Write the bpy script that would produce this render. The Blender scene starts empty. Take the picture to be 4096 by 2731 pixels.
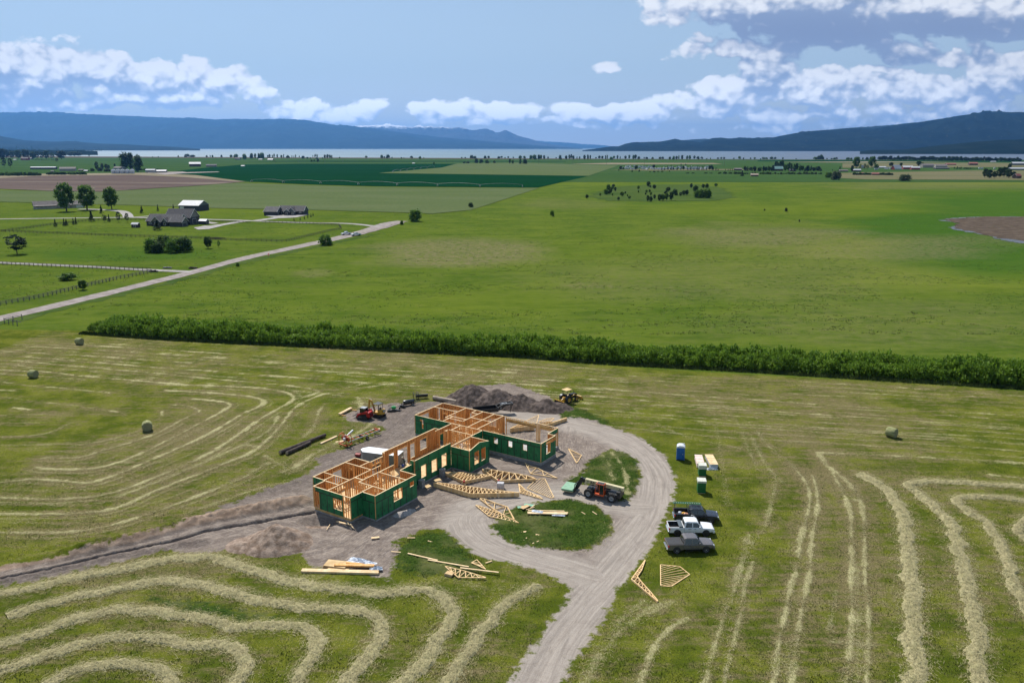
import bpy, bmesh, math, random
import numpy as np
from mathutils import Vector, Matrix
random.seed(7); np.random.seed(7)
R = math.radians
scene = bpy.context.scene
COL = scene.collection

# ------------------------------------------------------------------ camera
CAM_H = 48.0; FPX = 3186.0
PITCH = math.atan((1365.5-590.0)/FPX)
SP, CP = math.sin(PITCH), math.cos(PITCH)
cd = bpy.data.cameras.new('camera'); cam = bpy.data.objects.new('camera', cd); COL.objects.link(cam)
cd.sensor_width = 36.0; cd.lens = 36.0*FPX/4096.0
cd.clip_start = 1.0; cd.clip_end = 300000.0
cam.location = (0, 0, CAM_H); cam.rotation_euler = (math.pi/2-PITCH, 0, 0)
scene.camera = cam
scene.render.resolution_x = 1024; scene.render.resolution_y = 682

def gs(u, v, z=0.0):
    "point at height z seen at photo pixel u, v (4096 wide)"
    xc = (u-2048)/FPX; yc = (v-1365.5)/FPX
    Z = (CAM_H-z)/(SP+yc*CP)
    return (xc*Z, Z*(CP-yc*SP))
def gd(x, y, z=0.0):
    return gs(x*4096/2352, y*4096/2352, z)
def at_dist(u, v, Y):
    "x and height at forward distance Y for pixel u, v"
    xc = (u-2048)/FPX; yc = (v-1365.5)/FPX
    Z = Y/(CP-yc*SP)
    return xc*Z, CAM_H - Z*(SP+yc*CP)

# ------------------------------------------------------------------ light
SUN_EL, SUN_AZ = 52.0, 118.0      # azimuth measured from +X counter-clockwise
sd = Vector((math.cos(R(SUN_AZ))*math.cos(R(SUN_EL)), math.sin(R(SUN_AZ))*math.cos(R(SUN_EL)), math.sin(R(SUN_EL))))
sl = bpy.data.lights.new('sun', 'SUN'); sun = bpy.data.objects.new('sun', sl); COL.objects.link(sun)
sl.energy = 4.2; sl.angle = R(0.53); sl.color = (1.0, 0.955, 0.88)
sun.rotation_euler = sd.to_track_quat('Z', 'Y').to_euler()
scene.view_settings.view_transform = 'Standard'; scene.view_settings.look = 'None'
scene.view_settings.exposure = 0.50; scene.view_settings.gamma = 1.0
scene.view_settings.use_curve_mapping = False

# ------------------------------------------------------------------ node helper
class NT:
    def __init__(s, tree): s.t = tree; s.n = tree.nodes; s.l = tree.links
    def new(s, typ, **kw):
        nd = s.n.new(typ)
        for k, v in kw.items(): setattr(nd, k, v)
        return nd
    def put(s, sock, val):
        if isinstance(val, bpy.types.NodeSocket): s.l.new(val, sock)
        elif val is not None:
            if hasattr(sock, 'default_value'):
                try: sock.default_value = val
                except Exception:
                    sock.default_value = tuple(val)+(1.0,) if len(val) == 3 else val
    def m(s, op, a, b=None, c=None, clamp=False):
        nd = s.new('ShaderNodeMath', operation=op, use_clamp=clamp)
        s.put(nd.inputs[0], a)
        if b is not None: s.put(nd.inputs[1], b)
        if c is not None: s.put(nd.inputs[2], c)
        return nd.outputs[0]
    def vm(s, op, a, b=None, sc=None):
        nd = s.new('ShaderNodeVectorMath', operation=op)
        s.put(nd.inputs[0], a)
        if b is not None: s.put(nd.inputs[1], b)
        if sc is not None: s.put(nd.inputs['Scale'], sc)
        return nd.outputs[0]
    def comb(s, x, y, z=0.0):
        nd = s.new('ShaderNodeCombineXYZ'); s.put(nd.inputs[0], x); s.put(nd.inputs[1], y); s.put(nd.inputs[2], z); return nd.outputs[0]
    def noise(s, vec, scale, detail=4.0, rough=0.55, dist=0.0, out='Fac', dim='3D'):
        nd = s.new('ShaderNodeTexNoise', noise_dimensions=dim); s.put(nd.inputs['Vector'], vec); s.put(nd.inputs['Scale'], scale)
        nd.inputs['Detail'].default_value = detail; nd.inputs['Roughness'].default_value = rough; nd.inputs['Distortion'].default_value = dist
        return nd.outputs[out]
    def smooth(s, v, a, b, lo=0.0, hi=1.0):
        nd = s.new('ShaderNodeMapRange', interpolation_type='SMOOTHSTEP')
        s.put(nd.inputs[0], v); nd.inputs[1].default_value = a; nd.inputs[2].default_value = b; nd.inputs[3].default_value = lo; nd.inputs[4].default_value = hi
        return nd.outputs[0]
    def mix(s, f, a, b, mode='MIX'):
        nd = s.new('ShaderNodeMix', data_type='RGBA', blend_type=mode)
        s.put(nd.inputs[0], f)
        for sock, v in ((nd.inputs[6], a), (nd.inputs[7], b)):
            if not isinstance(v, bpy.types.NodeSocket): v = tuple(v)[:3]+(1.0,)
            s.put(sock, v)
        return nd.outputs[2]
    def attr(s, name):
        nd = s.new('ShaderNodeAttribute', attribute_name=name); return nd.outputs['Fac']
    def pos(s):
        return s.new('ShaderNodeNewGeometry').outputs['Position']
    def obj(s):
        return s.new('ShaderNodeTexCoord').outputs['Object']

def lin(r, g, b):
    f = lambda c: (c/255/12.92) if c <= 10.3 else ((c/255+0.055)/1.055)**2.4
    return (f(r), f(g), f(b))

# ------------------------------------------------------------------ world: sky and clouds
def U_(u): return (u-2048)/FPX
def cloud_uv(u, v):
    xc = (u-2048)/FPX; yc = (v-1365.5)/FPX
    y = CP-yc*SP
    return xc/y, -(SP+yc*CP)/y
def build_world():
    w = bpy.data.worlds.new('World'); scene.world = w; w.use_nodes = True
    w.cycles.sampling_method = 'MANUAL'; w.cycles.sample_map_resolution = 512
    t = NT(w.node_tree); t.n.clear()
    out = t.new('ShaderNodeOutputWorld'); bg = t.new('ShaderNodeBackground')
    sky = t.new('ShaderNodeTexSky', sky_type='NISHITA', sun_disc=False)
    sky.sun_elevation = R(SUN_EL); sky.sun_rotation = R(90-SUN_AZ)
    sky.altitude = 900; sky.air_density = 1.0; sky.dust_density = 0.6; sky.ozone_density = 1.5
    d = t.new('ShaderNodeTexCoord').outputs['Generated']
    sx = t.new('ShaderNodeSeparateXYZ'); t.l.new(d, sx.inputs[0])
    y = t.m('MAXIMUM', sx.outputs[1], 0.02)
    U = t.m('DIVIDE', sx.outputs[0], y); V = t.m('DIVIDE', sx.outputs[2], y)
    # vertical remap: clouds near the horizon are far away and get flatter
    ln = t.m('LOGARITHM', t.m('ADD', t.m('MAXIMUM', V, 0.0), 0.05), math.e)
    # group: cloud cover (billows + envelope)
    g = bpy.data.node_groups.new('cloud_cover', 'ShaderNodeTree')
    g.interface.new_socket('U', in_out='INPUT', socket_type='NodeSocketFloat')
    g.interface.new_socket('V', in_out='INPUT', socket_type='NodeSocketFloat')
    g.interface.new_socket('D', in_out='OUTPUT', socket_type='NodeSocketFloat')
    g.interface.new_socket('N', in_out='OUTPUT', socket_type='NodeSocketFloat')
    q = NT(g); gi = q.new('NodeGroupInput'); go = q.new('NodeGroupOutput')
    gu, gv = gi.outputs[0], gi.outputs[1]
    wv = q.comb(gu, gv)
    wn = q.noise(wv, 7.0, 3.0, 0.55, out='Color', dim='2D')
    wo = q.new('ShaderNodeSeparateColor'); q.l.new(wn, wo.inputs[0])
    uu = q.m('ADD', gu, q.m('MULTIPLY', q.m('SUBTRACT', wo.outputs[0], 0.5), 0.09))
    vv = q.m('ADD', gv, q.m('MULTIPLY', q.m('SUBTRACT', wo.outputs[1], 0.5), 0.045))
    # (u, v, ru, rv, strength) in photo pixels: flat-bottomed blobs
    B = CLOUDS
    env = None
    for (cu, cv, ru, rv, st) in B:
        a, b = cloud_uv(cu, cv); ra = ru/FPX*1.03; rb = rv/FPX*1.05
        dx = q.m('MULTIPLY', q.m('SUBTRACT', uu, a), 1/ra)
        dy0 = q.m('SUBTRACT', vv, b)
        # below the centre the blob ends sooner (flat base)
        dy = q.m('MAXIMUM', q.m('MULTIPLY', dy0, 1/rb), q.m('MULTIPLY', dy0, -1.45/rb))
        r2 = q.m('MULTIPLY_ADD', dx, dx, q.m('MULTIPLY', dy, dy))
        e = q.m('MULTIPLY', q.m('SUBTRACT', 1.0, r2), st)
        env = e if env is None else q.m('SMOOTH_MAX', env, e, 0.25)
    env = q.m('MAXIMUM', env, -1.2)
    nvec = q.comb(gu, q.m('MULTIPLY', gv, 1.45))
    n1 = q.noise(nvec, 16.0, 7.0, 0.56, 0.35, dim='2D')
    vo = q.new('ShaderNodeTexVoronoi', feature='SMOOTH_F1', voronoi_dimensions='2D'); 
    nw = q.noise(nvec, 30.0, 3.0, 0.5, out='Color', dim='2D')
    q.put(vo.inputs['Vector'], q.vm('ADD', nvec, q.vm('SCALE', nw, sc=0.035))); vo.inputs['Scale'].default_value = 34.0
    vo.inputs['Smoothness'].default_value = 0.45
    vd = q.m('SUBTRACT', 0.5, vo.outputs['Distance'])
    vo2 = q.new('ShaderNodeTexVoronoi', feature='SMOOTH_F1', voronoi_dimensions='2D')
    q.put(vo2.inputs['Vector'], q.vm('ADD', nvec, q.vm('SCALE', nw, sc=0.02))); vo2.inputs['Scale'].default_value = 85.0
    vo2.inputs['Smoothness'].default_value = 0.4
    vd2 = q.m('SUBTRACT', 0.5, vo2.outputs['Distance'])
    bil = q.m('ADD', q.m('MULTIPLY', vd, 0.9), q.m('MULTIPLY', vd2, 0.5))
    nn = q.m('ADD', q.m('MULTIPLY', q.m('SUBTRACT', n1, 0.5), 3.2), bil)
    dd = q.m('ADD', env, q.m('MULTIPLY', nn, 0.62))
    q.l.new(dd, go.inputs[0]); q.l.new(bil, go.inputs[1])
    def cover(u, v):
        gn = t.new('ShaderNodeGroup'); gn.node_tree = g; t.put(gn.inputs[0], u); t.put(gn.inputs[1], v); return gn.outputs
    c0 = cover(U, V)
    c1 = cover(t.m('SUBTRACT', U, 0.004), t.m('ADD', V, 0.009))
    c2 = cover(t.m('SUBTRACT', U, 0.012), t.m('ADD', V, 0.032))
    alpha = t.smooth(c0[0], 0.0, 0.40)
    front = t.m('MULTIPLY', t.smooth(sx.outputs[1], 0.05, 0.3), t.smooth(V, 0.0, 0.012))
    alpha = t.m('MULTIPLY', alpha, front)
    # light falls from above: thinner towards the top = bright, deeper = blue-grey
    near = t.m('SUBTRACT', c0[0], c1[0])
    thick = t.smooth(c2[0], -0.15, 1.05)
    mid = t.smooth(c2[1], -0.35, 0.55)
    lit = t.m('ADD', t.m('MULTIPLY', near, 0.95), t.m('SUBTRACT', t.m('ADD', 0.52, t.m('MULTIPLY', c0[1], 0.75)), t.m('MULTIPLY', thick, 0.52)))
    lit = t.m('ADD', lit, t.m('MULTIPLY', t.m('SUBTRACT', mid, 0.5), 0.22))
    dk = None
    for (cu, cv, ru, rv, st) in ((3250, 130, 520, 85, 1.0), (3800, 110, 420, 60, .8), (3480, 225, 330, 40, .5), (700, 440, 420, 35, .6), (150, 400, 300, 45, .5), (4000, 400, 160, 35, .5), (3150, 440, 170, 30, .35), (2870, 250, 90, 30, .3)):
        a, b = cloud_uv(cu, cv); ex = t.m('MULTIPLY', t.m('SUBTRACT', U, a), FPX/ru); ey = t.m('MULTIPLY', t.m('SUBTRACT', V, b), FPX/rv)
        e = t.m('MULTIPLY', t.m('SUBTRACT', 1.0, t.m('MULTIPLY_ADD', ex, ex, t.m('MULTIPLY', ey, ey)), clamp=True), st)
        dk = e if dk is None else t.m('MAXIMUM', dk, e)
    lit = t.m('SUBTRACT', lit, t.m('MULTIPLY', dk, 0.75))
    lit = t.smooth(lit, -0.28, 1.05)
    cl = t.mix(lit, (2.9, 3.7, 5.4), (9.2, 9.4, 9.8)); cl = t.mix(t.m('MULTIPLY', dk, 0.62), cl, (2.3, 2.9, 4.5))
    # haze over far clouds
    hz = t.smooth(V, 0.0, 0.14, 0.12, 0.0)
    skyc = t.mix(t.smooth(V, 0.0, 0.30, 0.85, 0.35), sky.outputs[0], t.mix(t.smooth(V, 0.0, 0.10), (7.6, 7.9, 8.2), (4.6, 5.8, 7.0)))
    cl = t.mix(hz, cl, skyc); cl = t.vm('SCALE', cl, sc=t.smooth(V, 0.02, 0.11, 1.65, 1.0))
    col = t.mix(alpha, skyc, cl)
    t.l.new(col, bg.inputs[0]); bg.inputs[1].default_value = 0.072
    t.l.new(bg.outputs[0], out.inputs[0])
CLOUDS = [
 # left bank (u, v, half width, half height, strength)
 (120, 250, 330, 95, 1.0), (330, 290, 260, 80, .9), (60, 330, 300, 90, .7), (430, 255, 90, 60, .75), (560, 350, 170, 70, .8), (690, 300, 110, 85, .95),
 (860, 350, 150, 60, .9), (1010, 365, 110, 45, .7), (200, 410, 560, 60, .6), (700, 410, 320, 60, .6), (250, 330, 420, 90, .6), (1180, 430, 170, 46, .75), (1370, 455, 150, 34, .55),
 (1480, 425, 60, 32, .55), (1660, 430, 45, 22, .4), (1850, 440, 150, 50, .9), (1760, 470, 180, 22, .3), (2070, 455, 130, 48, .9), (2350, 455, 170, 46, .9), (2560, 460, 140, 46, .9), (2250, 495, 420, 18, .3),
 # right banks
 (2440, 250, 80, 30, .38), (2700, 55, 140, 75, .6), (2900, 40, 200, 110, 1.0), (3300, 60, 420, 160, 1.5), (3800, 40, 420, 120, 1.4), (3100, 130, 190, 60, .8), (4050, 100, 260, 90, 1.0),
 (2780, 215, 100, 50, .6), (3000, 225, 260, 35, .55), (3350, 190, 330, 45, .8), (3640, 225, 240, 50, .75), (3920, 205, 70, 55, .7), 
 (3060, 320, 130, 90, .95), (2920, 375, 140, 70, .8), (3300, 355, 190, 75, .85), (3560, 370, 230, 70, .8), (3450, 290, 220, 22, .45), (4000, 300, 170, 100, 1.0), (3830, 400, 260, 60, .7),
 (2800, 440, 220, 50, .55), (3150, 450, 260, 45, .55), (3500, 460, 260, 40, .5), (3900, 465, 260, 40, .5), (3300, 500, 700, 24, .3),
]
build_world()

# ------------------------------------------------------------------ numpy helpers
def _h(ix, iy, seed):
    n = (ix.astype(np.int64)*374761393 + iy.astype(np.int64)*668265263 + seed*1442695041) & 0xffffffff
    n = ((n ^ (n >> 13))*1274126177) & 0xffffffff
    return ((n ^ (n >> 16)) & 0xffffff)/float(0xffffff)
def vn(x, y, seed=0):
    x = np.asarray(x, float); y = np.asarray(y, float)
    ix = np.floor(x); iy = np.floor(y); fx = x-ix; fy = y-iy
    fx = fx*fx*(3-2*fx); fy = fy*fy*(3-2*fy)
    a = _h(ix, iy, seed); b = _h(ix+1, iy, seed); c = _h(ix, iy+1, seed); d = _h(ix+1, iy+1, seed)
    return (a*(1-fx)+b*fx)*(1-fy)+(c*(1-fx)+d*fx)*fy
def fbm(x, y, seed=0, octv=4, g=0.5):
    s = 0; a = 1; t = 0
    for i in range(octv):
        s = s+a*vn(x*2**i, y*2**i, seed+i*17); t += a; a *= g
    return s/t
def seg_dist(px, py, pts):
    "distance, side, arc length of nearest point on polyline"
    best = np.full(px.shape, 1e9); arc = np.zeros(px.shape); side = np.zeros(px.shape); L = 0
    for (x0, y0), (x1, y1) in zip(pts[:-1], pts[1:]):
        dx, dy = x1-x0, y1-y0; l2 = dx*dx+dy*dy
        if l2 < 1e-9: continue
        t = np.clip(((px-x0)*dx+(py-y0)*dy)/l2, 0, 1)
        ex = px-(x0+t*dx); ey = py-(y0+t*dy); d = np.hypot(ex, ey)
        k = d < best
        best = np.where(k, d, best); arc = np.where(k, L+t*math.sqrt(l2), arc)
        side = np.where(k, (dx*(py-y0)-dy*(px-x0))/math.sqrt(l2), side)
        L += math.sqrt(l2)
    return best, side, arc
def poly_sd(px, py, pts):
    "signed distance to polygon, positive inside"
    d, _, _ = seg_dist(px, py, list(pts)+[pts[0]])
    ins = np.zeros(px.shape, bool); n = len(pts)
    for i in range(n):
        x0, y0 = pts[i]; x1, y1 = pts[(i+1) % n]
        if y0 == y1: continue
        c = ((y0 > py) != (y1 > py)) & (px < (x1-x0)*(py-y0)/(y1-y0)+x0)
        ins ^= c
    return np.where(ins, d, -d)
def near_mask(px, py, pts, pad):
    xs = [p[0] for p in pts]; ys = [p[1] for p in pts]
    return (px > min(xs)-pad) & (px < max(xs)+pad) & (py > min(ys)-pad) & (py < max(ys)+pad)
def crom(pts, step):
    "smooth a polyline (Catmull-Rom) and resample it"
    P = [np.array(p, float) for p in pts]; P = [2*P[0]-P[1]]+P+[2*P[-1]-P[-2]]; out = []
    for i in range(1, len(P)-2):
        n = max(2, int(np.linalg.norm(P[i+1]-P[i])/step))
        for k in range(n):
            t = k/n
            out.append(0.5*((2*P[i])+(-P[i-1]+P[i+1])*t+(2*P[i-1]-5*P[i]+4*P[i+1]-P[i+2])*t*t+(-P[i-1]+3*P[i]-3*P[i+1]+P[i+2])*t**3))
    out.append(P[-2]); return np.array(out)
def np_mesh(name, V, F, mats=(), smooth=False, fmat=None):
    "mesh from arrays; F is (n,4) or (n,3)"
    me = bpy.data.meshes.new(name); V = np.asarray(V, np.float32); F = np.asarray(F, np.int32)
    k = F.shape[1]
    me.vertices.add(len(V)); me.vertices.foreach_set('co', V.ravel())
    me.loops.add(F.size); me.loops.foreach_set('vertex_index', F.ravel())
    me.polygons.add(len(F)); me.polygons.foreach_set('loop_start', np.arange(0, F.size, k, dtype=np.int32))
    for m_ in mats: me.materials.append(m_)
    if fmat is not None: me.polygons.foreach_set('material_index', np.asarray(fmat, np.int32))
    me.update(calc_edges=True)
    me.polygons.foreach_set('use_smooth', np.full(len(F), smooth, bool))
    return me

# ------------------------------------------------------------------ object helpers
def tag(o, label=None, cat=None, group=None, kind=None):
    if label: o['label'] = label
    if cat: o['category'] = cat
    if group: o['group'] = group
    if kind: o['kind'] = kind
    return o
def link(name, me, parent=None, loc=None, rz=None):
    o = bpy.data.objects.new(name, me); COL.objects.link(o)
    if parent is not None: o.parent = parent
    if loc is not None: o.location = loc
    if rz is not None: o.rotation_euler = (0, 0, rz)
    return o
def thing(name, label, cat, loc=(0, 0, 0), rz=0.0, group=None):
    o = bpy.data.objects.new(name, None); COL.objects.link(o); o.empty_display_size = 0.3
    o.location = loc; o.rotation_euler = (0, 0, rz); return tag(o, label, cat, group)
KIDS = {}
def dup(o, loc=None, rz=None, scale=None, label=None, parent=None, first=True):
    c = o.copy(); COL.objects.link(c)
    if parent is not None: c.parent = parent
    if first:
        if loc is not None: c.location = loc
        if rz is not None: c.rotation_euler = (0, 0, rz)
        if scale is not None: c.scale = scale if hasattr(scale, '__len__') else (scale,)*3
        if label: c['label'] = label
    for ch in list(o.children): dup(ch, parent=c, first=False)
    return c

class MB:
    "collects shapes into one mesh"
    def __init__(s): s.v = []; s.f = []; s.m = []; s.sm = []
    def add(s, vs, fs, mi=0, sm=False):
        o = len(s.v); s.v += [tuple(v) for v in vs]
        for f in fs: s.f.append(tuple(i+o for i in f)); s.m.append(mi); s.sm.append(sm)
        return s
    def box(s, x0, x1, y0, y1, z0, z1, mi=0, M=None):
        vs = [Vector((x, y, z)) for z in (z0, z1) for x, y in ((x0, y0), (x1, y0), (x1, y1), (x0, y1))]
        if M is not None: vs = [M @ v for v in vs]
        return s.add(vs, [(3, 2, 1, 0), (4, 5, 6, 7), (0, 1, 5, 4), (1, 2, 6, 5), (2, 3, 7, 6), (3, 0, 4, 7)], mi)
    def beam(s, p, q, w, h, mi=0, up=(0, 0, 1)):
        p = Vector(p); q = Vector(q); d = (q-p); L = d.length
        if L < 1e-6: return s
        d = d/L; up = Vector(up)
        if abs(d.dot(up)) > 0.98: up = Vector((1, 0, 0))
        x = d.cross(up).normalized(); z = x.cross(d).normalized()
        vs = [c+x*a*w/2+z*b*h/2 for c in (p, q) for a, b in ((-1, -1), (1, -1), (1, 1), (-1, 1))]
        return s.add(vs, [(0, 3, 2, 1)[::-1], (4, 5, 6, 7)[::-1], (0, 1, 5, 4)[::-1], (1, 2, 6, 5)[::-1], (2, 3, 7, 6)[::-1], (3, 0, 4, 7)[::-1]], mi)
    def tube(s, pts, r, n=8, mi=0, sm=True, caps=True):
        pts = [Vector(p) for p in pts]; rs = r if hasattr(r, '__len__') else [r]*len(pts); rings = []
        ref = Vector((0, 0, 1))
        vs = []
        for i, p in enumerate(pts):
            d = (pts[min(i+1, len(pts)-1)]-pts[max(i-1, 0)])
            d = d.normalized() if d.length > 1e-9 else Vector((0, 0, 1))
            u = ref if abs(d.dot(ref)) < 0.95 else Vector((1, 0, 0))
            x = d.cross(u).normalized(); y = x.cross(d).normalized()
            for k in range(n):
                a = 2*math.pi*k/n; vs.append(p+(x*math.cos(a)+y*math.sin(a))*rs[i])
        fs = []
        for i in range(len(pts)-1):
            for k in range(n):
                a = i*n+k; b = i*n+(k+1) % n; fs.append((a, a+n, b+n, b))
        s.add(vs, fs, mi, sm)
        if caps:
            s.add(vs[:n], [tuple(range(n))], mi); s.add(vs[-n:], [tuple(range(n))[::-1]], mi)
        return s
    def lathe(s, prof, c, axis=(0, 0, 1), n=20, mi=0, sm=True):
        "prof: (radius, offset along axis) pairs"
        ax = Vector(axis).normalized(); u = Vector((0, 0, 1)) if abs(ax.z) < 0.9 else Vector((1, 0, 0))
        x = ax.cross(u).normalized(); y = ax.cross(x).normalized(); c = Vector(c)
        vs = [c+ax*o+(x*math.cos(2*math.pi*k/n)+y*math.sin(2*math.pi*k/n))*max(r, 1e-4) for r, o in prof for k in range(n)]
        fs = [(i*n+k, i*n+(k+1) % n, (i+1)*n+(k+1) % n, (i+1)*n+k) for i in range(len(prof)-1) for k in range(n)]
        return s.add(vs, fs, mi, sm)
    def prism(s, poly, y0, y1, mi=0, axis='y', M=None, y0f=None):
        "polygon in xz extruded along y (axis y), in yz along x, or in xy along z"
        mk = {'y': lambda a, b, t: (a, t, b), 'x': lambda a, b, t: (t, a, b), 'z': lambda a, b, t: (a, b, t)}[axis]
        n = len(poly); vs = [Vector(mk(a, b, y0)) for a, b in poly]+[Vector(mk(a, b, y1)) for a, b in poly]
        if M is not None: vs = [M @ v for v in vs]
        fs = [tuple(range(n)), tuple(range(n, 2*n))[::-1]]+[(i, i+n, (i+1) % n+n, (i+1) % n) for i in range(n)]
        return s.add(vs, fs, mi)
    def loft(s, secs, mi=0, sm=False, caps=True):
        "sections with the same number of points"
        n = len(secs[0]); vs = [v for sec in secs for v in sec]
        fs = [(i*n+k, i*n+(k+1) % n, (i+1)*n+(k+1) % n, (i+1)*n+k) for i in range(len(secs)-1) for k in range(n)]
        if caps: fs += [tuple(range(n))[::-1], tuple(range((len(secs)-1)*n, len(secs)*n))]
        return s.add(vs, fs, mi, sm)
    def mesh(s, name, mats, fix=True):
        me = bpy.data.meshes.new(name); me.from_pydata([tuple(v) for v in s.v], [], s.f)
        for m_ in (mats if isinstance(mats, (list, tuple)) else [mats]): me.materials.append(m_)
        me.polygons.foreach_set('material_index', s.m); me.polygons.foreach_set('use_smooth', s.sm)
        if fix:
            b = bmesh.new(); b.from_mesh(me); bmesh.ops.recalc_face_normals(b, faces=b.faces); b.to_mesh(me); b.free()
        me.update(); return me
    def build(s, name, mats, parent=None, loc=None, rz=None, bevel=0, seg=2, fix=True):
        o = link(name, s.mesh(name, mats, fix), parent, loc, rz)
        if bevel:
            md = o.modifiers.new('bevel', 'BEVEL'); md.width = bevel; md.segments = seg; md.limit_method = 'ANGLE'; md.angle_limit = R(40)
        return o

# ------------------------------------------------------------------ plain materials
MATS = {}
def mat(name, col, rough=0.6, metal=0.0, var=0.15, scale=3.0, bump=0.0, col2=None, spec=0.5, stretch=None, coat=0.0, space='obj'):
    if name in MATS: return MATS[name]
    m = bpy.data.materials.new(name); m.use_nodes = True; t = NT(m.node_tree)
    b = t.n['Principled BSDF']
    v = t.obj() if space == 'obj' else t.pos()
    if stretch: v = t.vm('MULTIPLY', v, stretch)
    n = t.noise(v, scale, 5.0, 0.6)
    c2 = col2 if col2 else tuple(c*(1-var*1.6) for c in col)
    c1 = col if col2 else tuple(min(1, c*(1+var*0.6)) for c in col)
    cc = t.mix(t.smooth(n, 0.34, 0.68), c2, c1)
    t.l.new(cc, b.inputs['Base Color']); b.inputs['Metallic'].default_value = metal
    t.put(b.inputs['Roughness'], t.smooth(n, 0.2, 0.8, min(1, rough*1.15), rough*0.85))
    b.inputs['Specular IOR Level'].default_value = spec; b.inputs['Coat Weight'].default_value = coat
    if bump:
        bp = t.new('ShaderNodeBump'); bp.inputs['Strength'].default_value = 1.0; bp.inputs['Distance'].default_value = bump
        t.put(bp.inputs['Height'], t.noise(v, scale*4, 4.0, 0.6)); t.l.new(bp.outputs[0], b.inputs['Normal'])
    MATS[name] = m; return m
# ------------------------------------------------------------------ traced lines (photo pixels -> ground metres)
def D(*pts): return [gd(x, y) for x, y in pts]
def ZA(*pts): return [gs(x/1.069, 2050+y/1.069) for x, y in pts]
def ZB(*pts): return [gs(2000+x/1.1221, 1900+y/1.1221) for x, y in pts]
def ZC(*pts): return [gs(x/1.7423, 1250+y/1.7423) for x, y in pts]
def Z5(*pts): return [gs(2200+x/2.851, 1750+y/2.851) for x, y in pts]

THICK = [  # (points, width, label)
 (ZA((-20,350),(150,318),(330,280),(480,250),(640,215),(780,198),(900,195),(980,210),(1080,245),(1180,280),(1300,310),(1420,322),(1560,340),(1700,335),(1800,330),(1880,355),(1925,395),(1925,450),(1890,520),(1840,600),(1780,670),(1700,760)), 1.5, 'pale windrow of cut hay sweeping closest to the lumber and curling at the loop driveway'),
 (ZA((30,448),(200,390),(400,345),(560,310),(650,295),(750,298),(900,315),(1000,350),(1120,385),(1240,400),(1340,405),(1450,410),(1540,420),(1600,445),(1635,490),(1620,550),(1570,620),(1520,690),(1460,770)), 1.45, 'windrow of cut hay second below the lumber, starting at a blunt left end'),
 (ZA((-30,585),(150,520),(300,465),(420,430),(520,420),(650,425),(760,440),(880,460),(980,480),(1080,490),(1200,490),(1280,485),(1340,520),(1355,570),(1320,640),(1270,728),(1240,780)), 1.35, 'windrow of cut hay in the middle of the nested curves at the bottom left'),
 (ZA((-30,690),(100,640),(230,595),(380,555),(480,540),(620,540),(740,555),(860,570),(960,575),(1020,600),(1050,640),(1030,690),(1000,770)), 1.3, 'windrow of cut hay second from the bottom left corner, tightly hooked'),
 (ZA((180,740),(330,675),(480,650),(600,655),(700,680),(740,770)), 1.2, 'shortest windrow of cut hay, innermost arch at the bottom left edge'),
 (ZA((2310,315),(2230,355),(2150,410),(2080,480),(2020,570),(1970,650),(1910,770)), 1.25, 'straight windrow of cut hay running beside the left edge of the gravel drive'),
 (ZB((1610,-6),(1700,40),(1760,100),(1800,170),(1825,250),(1835,350),(1840,450),(1850,550),(1855,650),(1855,750),(1860,850),(1862,970)), 1.6, 'thick windrow of cut hay nearest the parked trucks, running to the bottom edge'),
 (ZB((2400,60),(2200,45),(2050,35),(1930,30),(1850,35),(1835,55),(1900,100),(1960,150),(2020,220),(2050,300),(2070,380),(2095,480),(2120,600),(2135,700),(2145,800),(2158,970)), 1.45, 'hooked windrow of cut hay, middle one of the thick rows at the right'),
 (ZB((2400,125),(2250,105),(2130,100),(2050,112),(2085,160),(2160,200),(2220,270),(2260,350),(2290,430),(2320,520),(2380,640)), 1.3, 'rightmost hooked windrow of cut hay leaving through the right edge'),
 (ZB((2400,190),(2325,222),(2330,270),(2400,310)), 1.1, 'small curl of cut hay just entering at the right edge'),
]
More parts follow.
